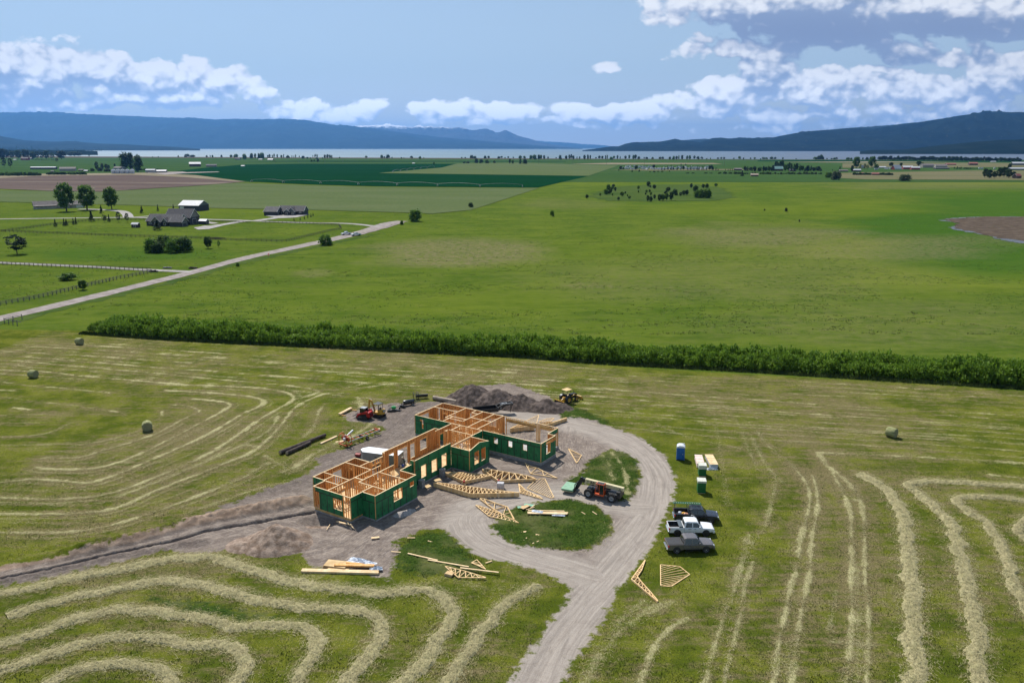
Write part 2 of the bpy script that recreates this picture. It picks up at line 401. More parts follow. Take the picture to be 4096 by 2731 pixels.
MED = [ # (points, width, strength)
 (ZB((1350,0),(1380,50),(1390,110),(1375,200),(1350,280),(1335,400),(1300,520),(1280,620),(1255,740),(1225,960)), .5, .9),
 (ZB((1400,0),(1420,60),(1425,130),(1410,230),(1395,330),(1390,420),(1370,540),(1345,650),(1325,800),(1305,960)), .5, .9),
 (ZB((1495,-5),(1540,80),(1570,160),(1580,300),(1575,450),(1580,600),(1575,750),(1548,960)), .5, .9),
 (ZB((1545,10),(1610,100),(1635,200),(1635,350),(1640,500),(1655,650),(1655,780),(1640,960)), .45, .85),
 (ZB((1600,400),(1610,560),(1612,700),(1600,960)), .7, .55),
 (ZB((1240,0),(1225,100),(1190,230),(1135,300),(1095,390)), .5, .6),
 (ZB((1135,390),(1100,500),(1080,620),(1050,740),(1000,960)), .5, .8),
 (ZB((1120,270),(1060,480),(1010,620),(960,780),(912,960)), .6, .75),
 (ZB((840,645),(760,690),(690,780),(630,940)), .7, .9),
 (ZB((760,565),(600,650),(500,740),(430,830),(380,960)), 1.5, .65),
 (ZB((650,560),(520,680),(440,800),(400,900)), .9, .5),
 (ZB((1510,520),(1480,700)), .4, .5),
 (ZB((1290,740),(1290,930)), .5, .5), (ZB((1480,745),(1680,765)), .4, .6), (ZB((2450,25),(2200,0)), .6, .8),
 (ZA((150,330),(250,300),(420,262),(560,240)), .9, .9),
 (ZA((1880,220),(2000,300),(2100,330),(2300,310)), 1.5, .45), (ZA((1400,305),(1700,320),(2000,260)), 1.0, .35),
 (Z5((590,220),(660,310),(700,400),(720,500)), .9, .9), (Z5((700,180),(790,290),(850,390),(870,480),(885,650)), 1.1, .95), (Z5((920,380),(1040,360)), .8, .5),
 (Z5((520,1230),(640,1100),(700,1000)), 1.5, .5),
 (ZC((0,160),(60,160)), .7, .8), (ZC((200,190),(420,210),(800,240),(1200,265),(1600,290),(2265,330),(2900,372),(3600,420)), .45, .8),
 (ZC((-100,215),(400,245),(700,262),(1100,290),(1500,318),(2265,375),(3000,420),(4200,500)), .45, .75),
 (ZC((-100,258),(250,285),(600,300),(900,322),(1300,350),(1700,370),(2265,410),(3200,470),(4200,540)), .5, .8),
 (ZC((-100,290),(300,320),(700,350),(1100,385),(1500,410),(1900,440),(2265,470),(3000,520),(4200,590)), .6, .8),
 (ZC((-100,320),(300,355),(700,390),(1100,425),(1500,465),(1900,500),(2100,520),(2220,545),(2210,560),(2100,600)), .7, .8),
 (ZC((-100,350),(300,385),(700,420),(1000,450),(1400,480)), .4, .6),
 (ZC((280,410),(600,445),(1000,480),(1300,505),(1700,520),(1900,540),(2000,560),(2045,590),(2030,620),(1960,660),(1850,720),(1750,790),(1650,860),(1500,960),(1300,1060),(1100,1140),(900,1220),(700,1275),(500,1295),(300,1300),(-60,1290)), .75, .95),
 (ZC((-100,465),(200,510),(450,530),(760,560)), .5, .8), (ZC((-100,570),(250,620),(450,640),(860,700)), .5, .7),
 (ZC((100,665),(210,680)), .8, .9), (ZC((-50,540),(90,545)), .8, .7), (ZC((0,715),(450,710)), .4, .6), (ZC((0,770),(500,765)), .4, .5), (ZC((0,930),(500,915)), .5, .5), (ZC((0,870),(300,850),(500,770)), .5, .5),
 (ZC((1150,545),(1450,560),(1700,580),(1800,600),(1845,630),(1800,660),(1700,700),(1600,760),(1450,850),(1300,920),(1100,1010),(950,1070),(750,1155),(600,1190),(400,1170),(200,1165),(-60,1190)), .8, .95),
 (ZC((1320,600),(1480,615),(1580,630),(1605,650),(1550,690),(1400,770),(1250,850),(1050,950),(850,1040),(650,1090),(400,1095),(250,1080)), .75, .9),
 (ZC((1200,645),(1320,655),(1385,685),(1370,705),(1280,740),(1100,840),(900,910),(700,965),(550,1010),(300,1015)), .8, .85),
 (ZC((1130,690),(1125,730),(1090,750)), .5, .8), (ZC((1060,790),(900,850),(700,900),(500,930)), .6, .6),
 (ZC((2400,560),(2265,570),(2150,610),(2050,670),(1980,760),(1900,850),(1800,945),(1700,1000),(1550,1060),(1400,1120),(1200,1195),(1000,1280),(900,1330),(700,1385),(400,1405),(-60,1400)), .7, .9),
 (ZC((1940,720),(1880,820),(1700,920),(1500,1010),(1250,1120),(1000,1220),(800,1290)), .6, .7),
 (ZC((2265,640),(2220,700),(2190,790),(2120,870)), .6, .7), (ZC((1700,920),(1780,935)), 1.4, .6),
 (ZC((2560,800),(2420,880),(2265,950),(2150,1010),(2050,1080),(1960,1110)), 1.3, .95), (ZC((2490,590),(2520,650),(2580,760),(2560,800)), 1.3, .8),
 (ZC((1850,1000),(1950,1060),(2000,1090)), .9, .6), (ZC((1860,1050),(1800,1090),(1750,1115)), 1.0, .9),
 (ZC((1880,1050),(1700,1150),(1500,1230),(1300,1310),(1100,1380),(900,1450),(700,1500),(400,1535),(-60,1530)), .7, .85),
 (ZC((2100,1180),(1900,1200),(1700,1260),(1500,1330),(1300,1400)), .7, .6), (ZC((600,1190),(900,1100),(1200,1020)), .5, .5),
 (D((1330,890),(1600,910),(1900,930),(2400,958)), .6, .7), (D((1340,925),(1600,935),(2000,960),(2400,988)), .6, .7),
 (D((1400,950),(1700,975),(2100,1000),(2400,1024)), .6, .6), (D((1880,1040),(2000,1045),(2200,1055),(2400,1068)), .9, .85),
 (D((1880,1042),(1900,1070),(1950,1110),(1965,1150)), .7, .8), (D((1740,990),(1760,1020),(1830,1080),(1850,1112)), .6, .7), (D((1725,1000),(1760,1070),(1800,1110)), .5, .5),
 (D((780,900),(900,882),(1060,878)), .6, .7), (D((680,915),(800,890),(900,870),(1060,862),(1500,875)), .5, .6), (D((1640,950),(1660,1080),(1670,1160)), .4, .4), (D((1690,960),(1740,1080)), .4, .4),
 (D((1450,935),(1520,980),(1600,1010),(1700,1030)), .5, .5),
]
DIRT = D((1150,1600),(1200,1520),(1250,1450),(1300,1380),(1312,1352),(1290,1335),(1260,1320),(1215,1300),(1150,1290),(1095,1275),(1050,1240),(1025,1215),(975,1215),(905,1245),(918,1262),(905,1290),(890,1330),(850,1318),(780,1312),(720,1300),(690,1270),(620,1270),(560,1258),(470,1268),(380,1264),(300,1284),(200,1306),(100,1328),(-30,1352),(-30,1305),(100,1288),(250,1254),(400,1216),(430,1196),(520,1158),(640,1113),(715,1085),(735,1062),(722,1052),(790,1030),(840,1012),(885,985),(862,972),(800,968),(790,952),(830,938),(900,925),(960,925),(1040,918),(1060,890),(1170,880),(1260,910),(1290,960),(1340,960),(1420,985),(1480,1010),(1530,1050),(1548,1090),(1550,1130),(1535,1165),(1520,1200),(1490,1260),(1460,1300),(1420,1350),(1380,1430),(1330,1500),(1270,1600))
HOLES = [D((1296,1105),(1335,1085),(1355,1055),(1400,1030),(1440,1038),(1466,1060),(1473,1092),(1466,1125),(1442,1150),(1418,1150),(1398,1120),(1340,1112)),
         D((1128,1208),(1158,1172),(1240,1152),(1310,1145),(1370,1160),(1405,1190),(1408,1222),(1380,1247),(1330,1263),(1260,1263),(1190,1252),(1140,1228))]
LUSH = HOLES+[D((905,1262),(960,1225),(1030,1222),(1080,1275),(1120,1300),(1080,1330),(960,1320),(915,1310)),
        D((1272,935),(1310,930),(1400,965),(1390,985),(1290,962)), D((330,1370),(480,1385),(640,1420),(560,1425),(420,1405)), D((870,955),(985,938),(1000,925),(880,935)), D((1050,905),(1075,905),(1075,935),(1055,935)),
        D((170,745),(600,775),(1100,815),(1700,850),(2400,900),(2400,885),(1700,835),(1100,800),(600,762),(180,730))]
TRACKS = [D((1215,1600),(1270,1480),(1330,1400),(1400,1320),(1450,1260),(1500,1190),(1515,1130),(1508,1080),(1460,1025),(1380,990),(1290,970),(1180,950)),
          D((1385,1330),(1280,1302),(1180,1275),(1100,1240),(1068,1200),(1090,1168),(1180,1140),(1300,1130),(1400,1158),(1500,1165)),
          D((1060,1180),(960,1200),(880,1215),(800,1270),(730,1290)), D((700,1230),(560,1210),(430,1240),(200,1290)),
          D((720,1055),(850,1012),(920,970),(960,935),(1060,935)), D((1300,975),(1290,1030),(1320,1080),(1200,1090))]
TRENCH = D((-60,1340),(0,1328),(100,1308),(250,1272),(400,1240),(480,1216),(600,1196),(722,1174))
BERM = D((-80,1312),(0,1300),(150,1272),(300,1238),(420,1205),(560,1175),(690,1152))
BERM2 = D((-60,1350),(0,1338),(100,1318),(250,1284),(400,1254),(460,1244))
BOUND = D((-900,722),(-300,748),(0,757),(180,759),(420,770),(700,787),(900,802),(1200,824),(1500,847),(1800,864),(2100,880),(2352,899),(2900,935))
# (D x, D y, rx px, ry px, weight)
TAN = [(1060, 580, 220, 30, 1), (720, 628, 50, 10, .5), (980, 565, 90, 18, .6), (1760, 545, 240, 28, .8), (1900, 575, 130, 22, .6), (1340, 656, 70, 8, .6), (1290, 470, 120, 14, .3), (2050, 570, 300, 30, .7), (1250, 470, 60, 8, .4),
       (2150, 425, 250, 12, .5), (1700, 640, 500, 60, .35), (2000, 740, 400, 60, .3)]
WET = [(2250, 575, 220, 45, 1), (2120, 520, 200, 40, 1), (2330, 470, 250, 40, .9), (2150, 440, 120, 10, .5), (2300, 600, 180, 40, .9), (1500, 445, 140, 22, .55), (250, 585, 230, 18, .7), (800, 440, 0.1, 0.1, 0), (1750, 450, 60, 12, .3)]
YEL = [(1960, 570, 180, 30, .7), (2150, 640, 240, 26, .9), (2000, 480, 160, 20, .6), (1700, 480, 280, 14, .4), (2250, 420, 220, 6, .7), (1000, 690, 400, 40, .35), (1500, 600, 500, 60, .25), (450, 480, 300, 25, .4), (1400, 420, 300, 8, .5)]

for _p, _w, _s in list(MED):
    _a = np.array(_p)
    if _s >= .75 and len(_p) >= 6 and _a[:, 1].mean() > 98 and _a[:, 0].mean() < 15:
        _t = np.gradient(_a, axis=0); _t /= np.linalg.norm(_t, axis=1)[:, None]; _n = np.stack([-_t[:, 1], _t[:, 0]], 1)
        MED += [([tuple(q) for q in _a+_n*1.5], .32, _s*.55), ([tuple(q) for q in _a-_n*2.6], .3, _s*.4)]
for _k in range(1, 15): MED.append(([(x, y-1.2-2.9*_k+.5*math.sin(x*.11+_k)) for x, y in BOUND[1:-1]], .32, .62))
def build_ground():
    def outward(a, b, step, g, lim):
        out = [b]; s = step
        while out[-1] < lim: s *= g; out.append(out[-1]+s)
        return out
    xs = list(np.arange(-112, 128.01, 0.26))
    rx = outward(0, xs[-1], 0.5, 1.045, 400); rx = rx+outward(0, rx[-1], 10, 1.35, 90000)[1:]
    lx = outward(0, 112, 0.5, 1.045, 400); lx = lx+outward(0, lx[-1], 10, 1.35, 90000)[1:]
    xs = np.array([-v for v in lx[:0:-1]]+xs+rx[1:])
    ys = [-400, -100, 0, 30, 50, 58]
    while ys[-1] < 215: ys.append(ys[-1]+max(0.2, ys[-1]*0.0026))
    while ys[-1] < 1500: ys.append(ys[-1]+ys[-1]*0.0065)
    while ys[-1] < 100000: ys.append(ys[-1]*1.3)
    ys = np.array(ys); nx, ny = len(xs), len(ys)
    X, Y = np.meshgrid(xs, ys); X = X.ravel(); Y = Y.ravel(); N = X.size
    near = (X > -125) & (X < 140) & (Y > 55) & (Y < 230)
    xn, yn = X[near], Y[near]
    def full(v, a): out = np.full(N, v, np.float32); out[near] = a; return out
    sd_d = poly_sd(xn, yn, DIRT)
    for h in HOLES: sd_d = np.minimum(sd_d, -poly_sd(xn, yn, h))
    lush = np.full(xn.shape, -9.0)
    for l in LUSH: lush = np.maximum(lush, poly_sd(xn, yn, l))
    best = np.full(xn.shape, 1e9); tr = np.zeros(xn.shape); ta = np.zeros(xn.shape)
    for i, l in enumerate(TRACKS):
        l = crom(l, 3.0); d, s_, a = seg_dist(xn, yn, l); k = d < best
        best = np.where(k, d, best); tr = np.where(k, s_+i*37, tr); ta = np.where(k, a+i*91, ta)
    dr = np.minimum(seg_dist(xn, yn, TRACKS[0])[0], seg_dist(xn, yn, TRACKS[1])[0])
    straw = np.zeros(xn.shape)
    rag = (fbm(xn*1.3, yn*1.3, 3, 4)-0.5)
    wob = (fbm(xn*.35, yn*.35, 31, 2)-0.5); brk = fbm(xn*.16, yn*.5, 33, 3); band = np.zeros(xn.shape)
    for pts, w, st in MED+[(p, w*1.25, 0.62) for p, w, _ in THICK]:
        l = crom(pts, 4.0); k = near_mask(xn, yn, l, 4)
        d = seg_dist(xn[k], yn[k], l)[0]
        far_ = np.clip((yn[k]-95)/60, 0, 1); w_ = w*(.78+.05*far_)
        m = np.clip(1.05-(d+wob[k]*0.9)/w_+rag[k]*1.3, 0, 1)*st*(.55+.75*brk[k])*(1+.2*far_)
        straw[k] = np.maximum(straw[k], m)
        k2 = near_mask(xn, yn, l, 6); d2 = seg_dist(xn[k2], yn[k2], l)[0]; band[k2] = np.maximum(band[k2], np.clip(1-(d2+wob[k2])/3.0, 0, 1)*st)
    z = (fbm(xn*0.5, yn*0.5, 5, 3)-0.5)*0.10+(fbm(xn*2.2, yn*2.2, 9, 3)-0.5)*0.07
    z += straw*0.14*(0.4+fbm(xn*3, yn*3, 12, 3))
    inside = np.clip(sd_d/1.2, 0, 1)
    lushm = np.clip(lush/1.0, 0, 1)*(1-inside)
    z += lushm*(0.05+0.35*fbm(xn*1.5, yn*1.5, 40, 3)*vn(xn*3.7, yn*3.7, 44))
    # ruts
    rt = (fbm(tr*1.6, ta*0.10, 50, 4)-0.5)*0.20+(fbm(xn*1.5, yn*1.5, 55, 4)-0.5)*0.30*np.clip((dr-3)/4, 0, 1)
    z = z*(1-inside)+inside*(rt*0.75-0.04)
    d, s_, a = seg_dist(xn, yn, TRENCH)
    trn = np.clip(1.3-d/0.34, 0, 1)
    d2 = seg_dist(xn, yn, BERM)[0]; nb = fbm(xn*0.45, yn*0.45, 61, 4); nb2 = fbm(xn*2.2, yn*2.2, 62, 4, .6)
    berm = np.clip(1-d2/1.7, 0, 1)**0.7*(0.65+.7*nb)*(0.45+1.1*nb2)*0.95*np.clip((a-2)/10, 0, 1)
    d3 = seg_dist(xn, yn, BERM2)[0]; berm2 = np.clip(1-d3/1.3, 0, 1)*nb2*0.55
    z += berm+berm2; z = z*(1-trn)-trn*1.1
    hx, hy = gd(733, 1197); dh = np.hypot((xn-hx)/2.4, (yn-hy)/1.5); z -= np.clip(1.3-dh, 0, 1)*0.9
    sdv = np.clip(sd_d, -4, 4)
    brown = np.clip(1-d2/1.9, 0, 1)
    dark = np.clip(1-d3/1.5, 0, 1)+np.clip(1-seg_dist(xn, yn, TRACKS[4])[0]/9, 0, 1)*0.65
    dark = np.maximum(dark, np.clip(1-seg_dist(xn, yn, D((430,1185),(560,1140),(700,1105)))[0]/3, 0, 1)*0.9)
    Z = full(0, z)
    V = np.stack([X, Y, Z], 1)
    idx = np.arange(N).reshape(ny, nx)
    F = np.stack([idx[:-1, :-1].ravel(), idx[:-1, 1:].ravel(), idx[1:, 1:].ravel(), idx[1:, :-1].ravel()], 1)
    me = np_mesh('ground', V, F, [ground_mat()], True)
    bl = np.array(BOUND); yb = np.interp(X, bl[:, 0], bl[:, 1])
    yb = np.where(X < bl[0, 0], bl[0, 1], yb)
    def blob(L):
        out = np.zeros(N)
        # project vertices to image-plane like coordinates once to measure the patches
        k = Y > 150
        Zc = Y*CP+CAM_H*SP; vx = (X/Zc*FPX+2048)*2352/4096; vy = ((CAM_H*CP-Y*SP)/Zc*FPX+1365.5)*2352/4096
        nz = (fbm(X*0.03, Y*0.03, 77, 4)-0.5)
        for cx, cy, ax, ay, w in L:
            r = np.hypot((vx-cx)/ax, (vy-cy)/ay)
            out = np.maximum(out, np.where(k, np.clip((1.25-r+nz*0.9)*1.6, 0, 1)*w, 0))
        return out
    ats = dict(band=full(0, band), dirt=full(-4, sdv), lush=full(-4, np.clip(lush, -4, 4)), straw=full(0, straw), ruts=full(0, tr), along=full(0, ta), road=full(0, np.clip(1-(dr-2.2)/2.5, 0, 1)),
               spoil=full(0, np.clip(brown-trn, 0, 1)), dark=full(0, np.clip(dark+trn, 0, 1)), meadow=np.clip((Y-yb)*0.8+0.5, 0, 1), tan=blob(TAN), wet=blob(WET), yellow=blob(YEL))
    for k, v in ats.items():
        a_ = me.attributes.new(k, 'FLOAT', 'POINT'); a_.data.foreach_set('value', np.ascontiguousarray(v, np.float32))
    return tag(link('ground', me), kind='structure', label='mown hay field, green pasture and bare dirt building site')

def ground_mat():
    m = bpy.data.materials.new('field_ground'); m.use_nodes = True; t = NT(m.node_tree); b = t.n['Principled BSDF']
    p = t.pos(); A = t.attr
    nL = t.noise(p, 0.028, 4, 0.6); nM = t.noise(p, 0.16, 5, 0.62); nF = t.noise(p, 0.9, 5, 0.65); nS = t.noise(p, 4.5, 4, 0.7); nX = t.noise(p, 11.0, 3, 0.75)
    # mown field: stubble rows run almost along x
    row = t.noise(t.vm('MULTIPLY', p, (0.10, 1.15, 1)), 1.0, 4, 0.6)
    g1 = t.mix(t.smooth(nM, 0.38, 0.62), (0.090, 0.120, 0.008), (0.195, 0.205, 0.020))
    g1 = t.mix(t.smooth(nS, 0.35, 0.7), t.mix(0.45, g1, (0.03, 0.048, 0.010)), g1)
    br = t.mix(t.smooth(nS, 0.3, 0.7), (0.105, 0.084, 0.040), (0.285, 0.230, 0.115))
    bf = t.m('ADD', t.m('MULTIPLY', t.m('SUBTRACT', row, 0.5), 1.5), t.m('ADD', t.m('MULTIPLY', t.m('SUBTRACT', nF, 0.5), 1.7), t.m('MULTIPLY', t.m('SUBTRACT', nL, 0.5), 2.2)))
    hay = t.mix(t.smooth(t.m('ADD', bf, t.m('MULTIPLY', t.m('SUBTRACT', A('band'), 0.35), 0.55)), -0.30, 0.50), g1, br)
    hay = t.mix(t.smooth(nX, 0.35, 0.62, 0.6, 0.0), hay, (0.030, 0.038, 0.012)); hay = t.mix(t.smooth(t.noise(p, 1.7, 4, 0.75), 0.53, 0.68, 0, 0.55), hay, (0.050, 0.078, 0.012))
    # loose straw specks
    sp1 = t.noise(t.vm('MULTIPLY', p, (1.0, 3.6, 1)), 2.6, 5, 0.7, 0.4)
    sp2 = t.noise(t.vm('MULTIPLY', p, (4.2, 1.0, 1)), 2.4, 5, 0.7, 0.4)
    straw_c = t.mix(t.smooth(sp2, 0.3, 0.7), (0.210, 0.200, 0.082), (0.54, 0.500, 0.28))
    sm_ = t.m('MAXIMUM', sp1, sp2)
    hay = t.mix(t.smooth(t.m('ADD', sm_, t.m('MULTIPLY', t.m('SUBTRACT', nM, 0.5), 0.35)), 0.58, 0.76, 0.0, 0.50), hay, straw_c)
    stm = t.smooth(t.m('ADD', A('straw'), t.m('MULTIPLY', t.m('SUBTRACT', sm_, 0.56), 2.2)), 0.25, 1.05)
    hay = t.mix(t.m('MULTIPLY', stm, 0.85), hay, straw_c)
    # lush uncut grass
    lc = t.mix(t.smooth(nS, 0.3, 0.72), (0.014, 0.032, 0.006), (0.060, 0.098, 0.018))
    lc = t.mix(t.smooth(nM, 0.45, 0.65, 0.0, 0.6), lc, (0.135, 0.135, 0.055))
    lm = t.smooth(t.m('ADD', A('lush'), t.m('MULTIPLY', t.m('SUBTRACT', nF, 0.5), 5.0)), -0.6, 0.7)
    hay = t.mix(t.m('MULTIPLY', t.m('MULTIPLY', lm, t.smooth(nF, 0.25, 0.5, 0.5, 1.0)), t.smooth(stm, 0.1, 0.8, 1.0, 0.25)), hay, lc)
    # pasture
    streak = t.noise(t.vm('MULTIPLY', p, (0.25, 1.0, 1)), 0.14, 5, 0.65)
    n2 = t.noise(t.vm('MULTIPLY', p, (0.5, 1.0, 1)), 0.42, 5, 0.7)
    md = t.mix(t.smooth(nL, 0.3, 0.7), (0.070, 0.110, 0.014), (0.102, 0.138, 0.018))
    md = t.mix(t.smooth(streak, 0.42, 0.72, 0, 0.65), md, (0.034, 0.072, 0.009))
    md = t.mix(t.smooth(n2, 0.48, 0.72, 0, 0.6), md, (0.125, 0.150, 0.030))
    md = t.mix(t.smooth(n2, 0.30, 0.46, 0.6, 0.0), md, (0.027, 0.060, 0.007))
    md = t.mix(t.smooth(nM, 0.52, 0.72, 0, 0.45), md, (0.115, 0.125, 0.038))
    md = t.mix(t.smooth(t.noise(p, 2.2, 4, 0.8), 0.25, 0.5, 0.5, 0.0), md, (0.03, 0.055, 0.010))
    md = t.mix(t.m('MULTIPLY', A('yellow'), 0.5), md, (0.135, 0.172, 0.014))
    md = t.mix(t.m('MULTIPLY', A('wet'), 0.75), md, t.mix(nF, (0.020, 0.070, 0.009), (0.042, 0.105, 0.014)))
    td = t.mix(n2, (0.11, 0.105, 0.050), (0.24, 0.190, 0.115))
    tm = t.m('MULTIPLY', A('tan'), t.smooth(t.noise(p, 0.35, 5, 0.75), 0.32, 0.62))
    md = t.mix(t.m('MULTIPLY', tm, 0.8), md, td)
    mm = t.smooth(t.m('ADD', A('meadow'), t.m('MULTIPLY', t.m('SUBTRACT', nF, 0.5), 0.5)), 0.3, 0.7)
    col = t.mix(mm, hay, md)
    # dirt and gravel
    rv = t.comb(t.m('MULTIPLY', A('ruts'), 2.4), t.m('MULTIPLY', A('along'), 0.14))
    rn = t.noise(rv, 1.0, 6, 0.62, 0.5)
    dn = t.noise(p, 0.55, 6, 0.68, 0.8); dS = t.noise(p, 3.0, 5, 0.7)
    dc = t.mix(t.smooth(dn, 0.34, 0.68), (0.220, 0.176, 0.142), (0.430, 0.360, 0.295))
    dc = t.mix(t.smooth(rn, 0.36, 0.62, 0.40, 0.0), dc, (0.160, 0.132, 0.120))
    r2 = t.noise(t.comb(t.m('MULTIPLY', A('ruts'), 5.5), t.m('MULTIPLY', A('along'), 0.5)), 1.0, 5, 0.7, 1.2)
    dc = t.mix(t.smooth(r2, 0.40, 0.60, 0.72, 0.0), dc, (0.130, 0.104, 0.092)); dc = t.mix(t.smooth(dS, 0.50, 0.72, 0.0, 0.45), dc, (0.48, 0.415, 0.37))
    gr = t.mix(t.smooth(rn, 0.3, 0.7), (0.300, 0.262, 0.226), (0.450, 0.395, 0.340))
    dc = t.mix(t.m('MULTIPLY', A('road'), t.smooth(dn, 0.2, 0.6, 0.6, 1.0)), dc, gr)
    dc = t.mix(t.m('MULTIPLY', A('dark'), t.smooth(dS, 0.2, 0.75, 1.0, 0.35)), dc, (0.085, 0.070, 0.064))
    dc = t.mix(t.smooth(A('spoil'), 0.05, 0.4, 0.0, 0.95), dc, t.mix(t.smooth(dn, 0.3, 0.7), (0.200, 0.138, 0.096), (0.400, 0.300, 0.225)))
    dc = t.mix(t.smooth(nX, 0.25, 0.75, 0.35, 0.0), dc, (0.10, 0.085, 0.08))
    dm = t.smooth(t.m('ADD', A('dirt'), t.m('ADD', t.m('MULTIPLY', t.m('SUBTRACT', nF, 0.5), 3.8), t.m('MULTIPLY', t.m('SUBTRACT', nM, 0.5), 1.6))), -0.35, 0.30)
    col = t.mix(dm, col, dc)
    t.l.new(col, b.inputs['Base Color']); b.inputs['Roughness'].default_value = 1.0; b.inputs['Specular IOR Level'].default_value = 0.0
    bp = t.new('ShaderNodeBump'); bp.inputs['Strength'].default_value = 0.9; bp.inputs['Distance'].default_value = 0.13
    hgt = t.m('ADD', t.m('MULTIPLY', nS, 0.6), t.m('ADD', t.m('MULTIPLY', sm_, 0.6), t.m('MULTIPLY', nX, 0.35)))
    t.put(bp.inputs['Height'], hgt)
    t.l.new(bp.outputs[0], b.inputs['Normal'])
    return m
build_ground()

# ------------------------------------------------------------------ hay windrows (thick ones are objects)
def straw_mat():
    m = bpy.data.materials.new('dry_cut_hay'); m.use_nodes = True; t = NT(m.node_tree); b = t.n['Principled BSDF']
    p = t.pos(); a = t.noise(t.vm('MULTIPLY', p, (1.0, 4.0, 2)), 2.4, 5, 0.75, 0.8); c = t.noise(t.vm('MULTIPLY', p, (4.5, 1.0, 2)), 2.6, 5, 0.75, 0.8); n = t.noise(p, 0.9, 3, 0.6)
    col = t.mix(t.smooth(t.m('MAXIMUM', a, c), 0.40, 0.64), (0.215, 0.190, 0.086), (0.54, 0.475, 0.262))
    col = t.mix(t.smooth(n, 0.35, 0.75, 0, 0.45), col, (0.30, 0.29, 0.13))
    t.l.new(col, b.inputs['Base Color']); b.inputs['Roughness'].default_value = 0.85; b.inputs['Specular IOR Level'].default_value = 0.2
    bp = t.new('ShaderNodeBump'); bp.inputs['Distance'].default_value = 0.10; t.put(bp.inputs['Height'], t.m('ADD', a, c)); t.l.new(bp.outputs[0], b.inputs['Normal'])
    return m
STRAW = straw_mat()
def blades(px, py, pz, ln, wd, ang, tilt):
    "flat straw quads; arrays of base position, length, width, heading, lift"
    n = len(px); dx = np.cos(ang)*ln; dy = np.sin(ang)*ln; ox = -np.sin(ang)*wd/2; oy = np.cos(ang)*wd/2; dz = tilt*ln
    V = np.empty((n, 4, 3), np.float32)
    V[:, 0] = np.stack([px-ox, py-oy, pz], 1); V[:, 1] = np.stack([px+ox, py+oy, pz], 1)
    V[:, 2] = np.stack([px+dx+ox, py+dy+oy, pz+dz], 1); V[:, 3] = np.stack([px+dx-ox, py+dy-oy, pz+dz], 1)
    return V.reshape(-1, 3), np.arange(4*n).reshape(n, 4)
def build_windrow(pts, w, label, seed):
    L = crom(pts, 0.14); n = len(L); T = np.gradient(L, axis=0); T /= np.linalg.norm(T, axis=1)[:, None]+1e-9; Nn = np.stack([-T[:, 1], T[:, 0]], 1)
    C = 15; s = np.linspace(-1.2, 1.2, C); S, I = np.meshgrid(s, np.arange(n))
    arc = np.arange(n)*0.14
    wid = w*(0.50+0.34*fbm(arc*0.55, arc*0+seed, seed, 4)); off = (fbm(arc*0.45, arc*0+seed+5, seed+3, 4)-0.5)*1.0
    PX = L[I, 0]+Nn[I, 0]*(S*wid[I]+off[I]); PY = L[I, 1]+Nn[I, 1]*(S*wid[I]+off[I])
    prof = np.clip(1-np.abs(S)**2.2, -0.4, 1)
    z = 0.03+0.22*prof*(0.25+1.2*fbm(PX*1.2, PY*1.2, seed, 3))+(fbm(PX*3.0+PY*1.2, PY*3.0-PX*1.2, seed+1, 4, .7)-0.5)*0.55-0.10*(np.abs(S) > .85)
    V = np.stack([PX.ravel(), PY.ravel(), z.ravel()], 1); idx = np.arange(n*C).reshape(n, C)
    F = np.stack([idx[:-1, :-1].ravel(), idx[1:, :-1].ravel(), idx[1:, 1:].ravel(), idx[:-1, 1:].ravel()], 1)[:, ::-1]
    rng = np.random.RandomState(seed); k = int(n*0.14*120); i = rng.randint(0, n, k); q = rng.normal(0, 0.62, k)
    bx = L[i, 0]+Nn[i, 0]*(q*wid[i]*1.25+off[i]); by = L[i, 1]+Nn[i, 1]*(q*wid[i]*1.25+off[i])
    bz = 0.11+0.17*np.clip(1-np.abs(q)**2, 0, 1)+rng.uniform(-0.02, 0.08, k)
    bang = np.arctan2(T[i, 1], T[i, 0])+rng.normal(0, 0.6, k)
    V2, F2 = blades(bx, by, bz, rng.uniform(0.18, 0.55, k), rng.uniform(0.012, 0.032, k), bang, rng.uniform(-0.3, 0.35, k))
    me = np_mesh('hay_windrow', np.concatenate([V, V2]), np.concatenate([F, F2+len(V)]), [STRAW], True)
    tag(link('hay_windrow', me), label, 'windrow', 'windrows of cut hay on the mown field')
for i, (pts, w, lb) in enumerate(THICK): build_windrow(pts, w, lb, 100+i*7)

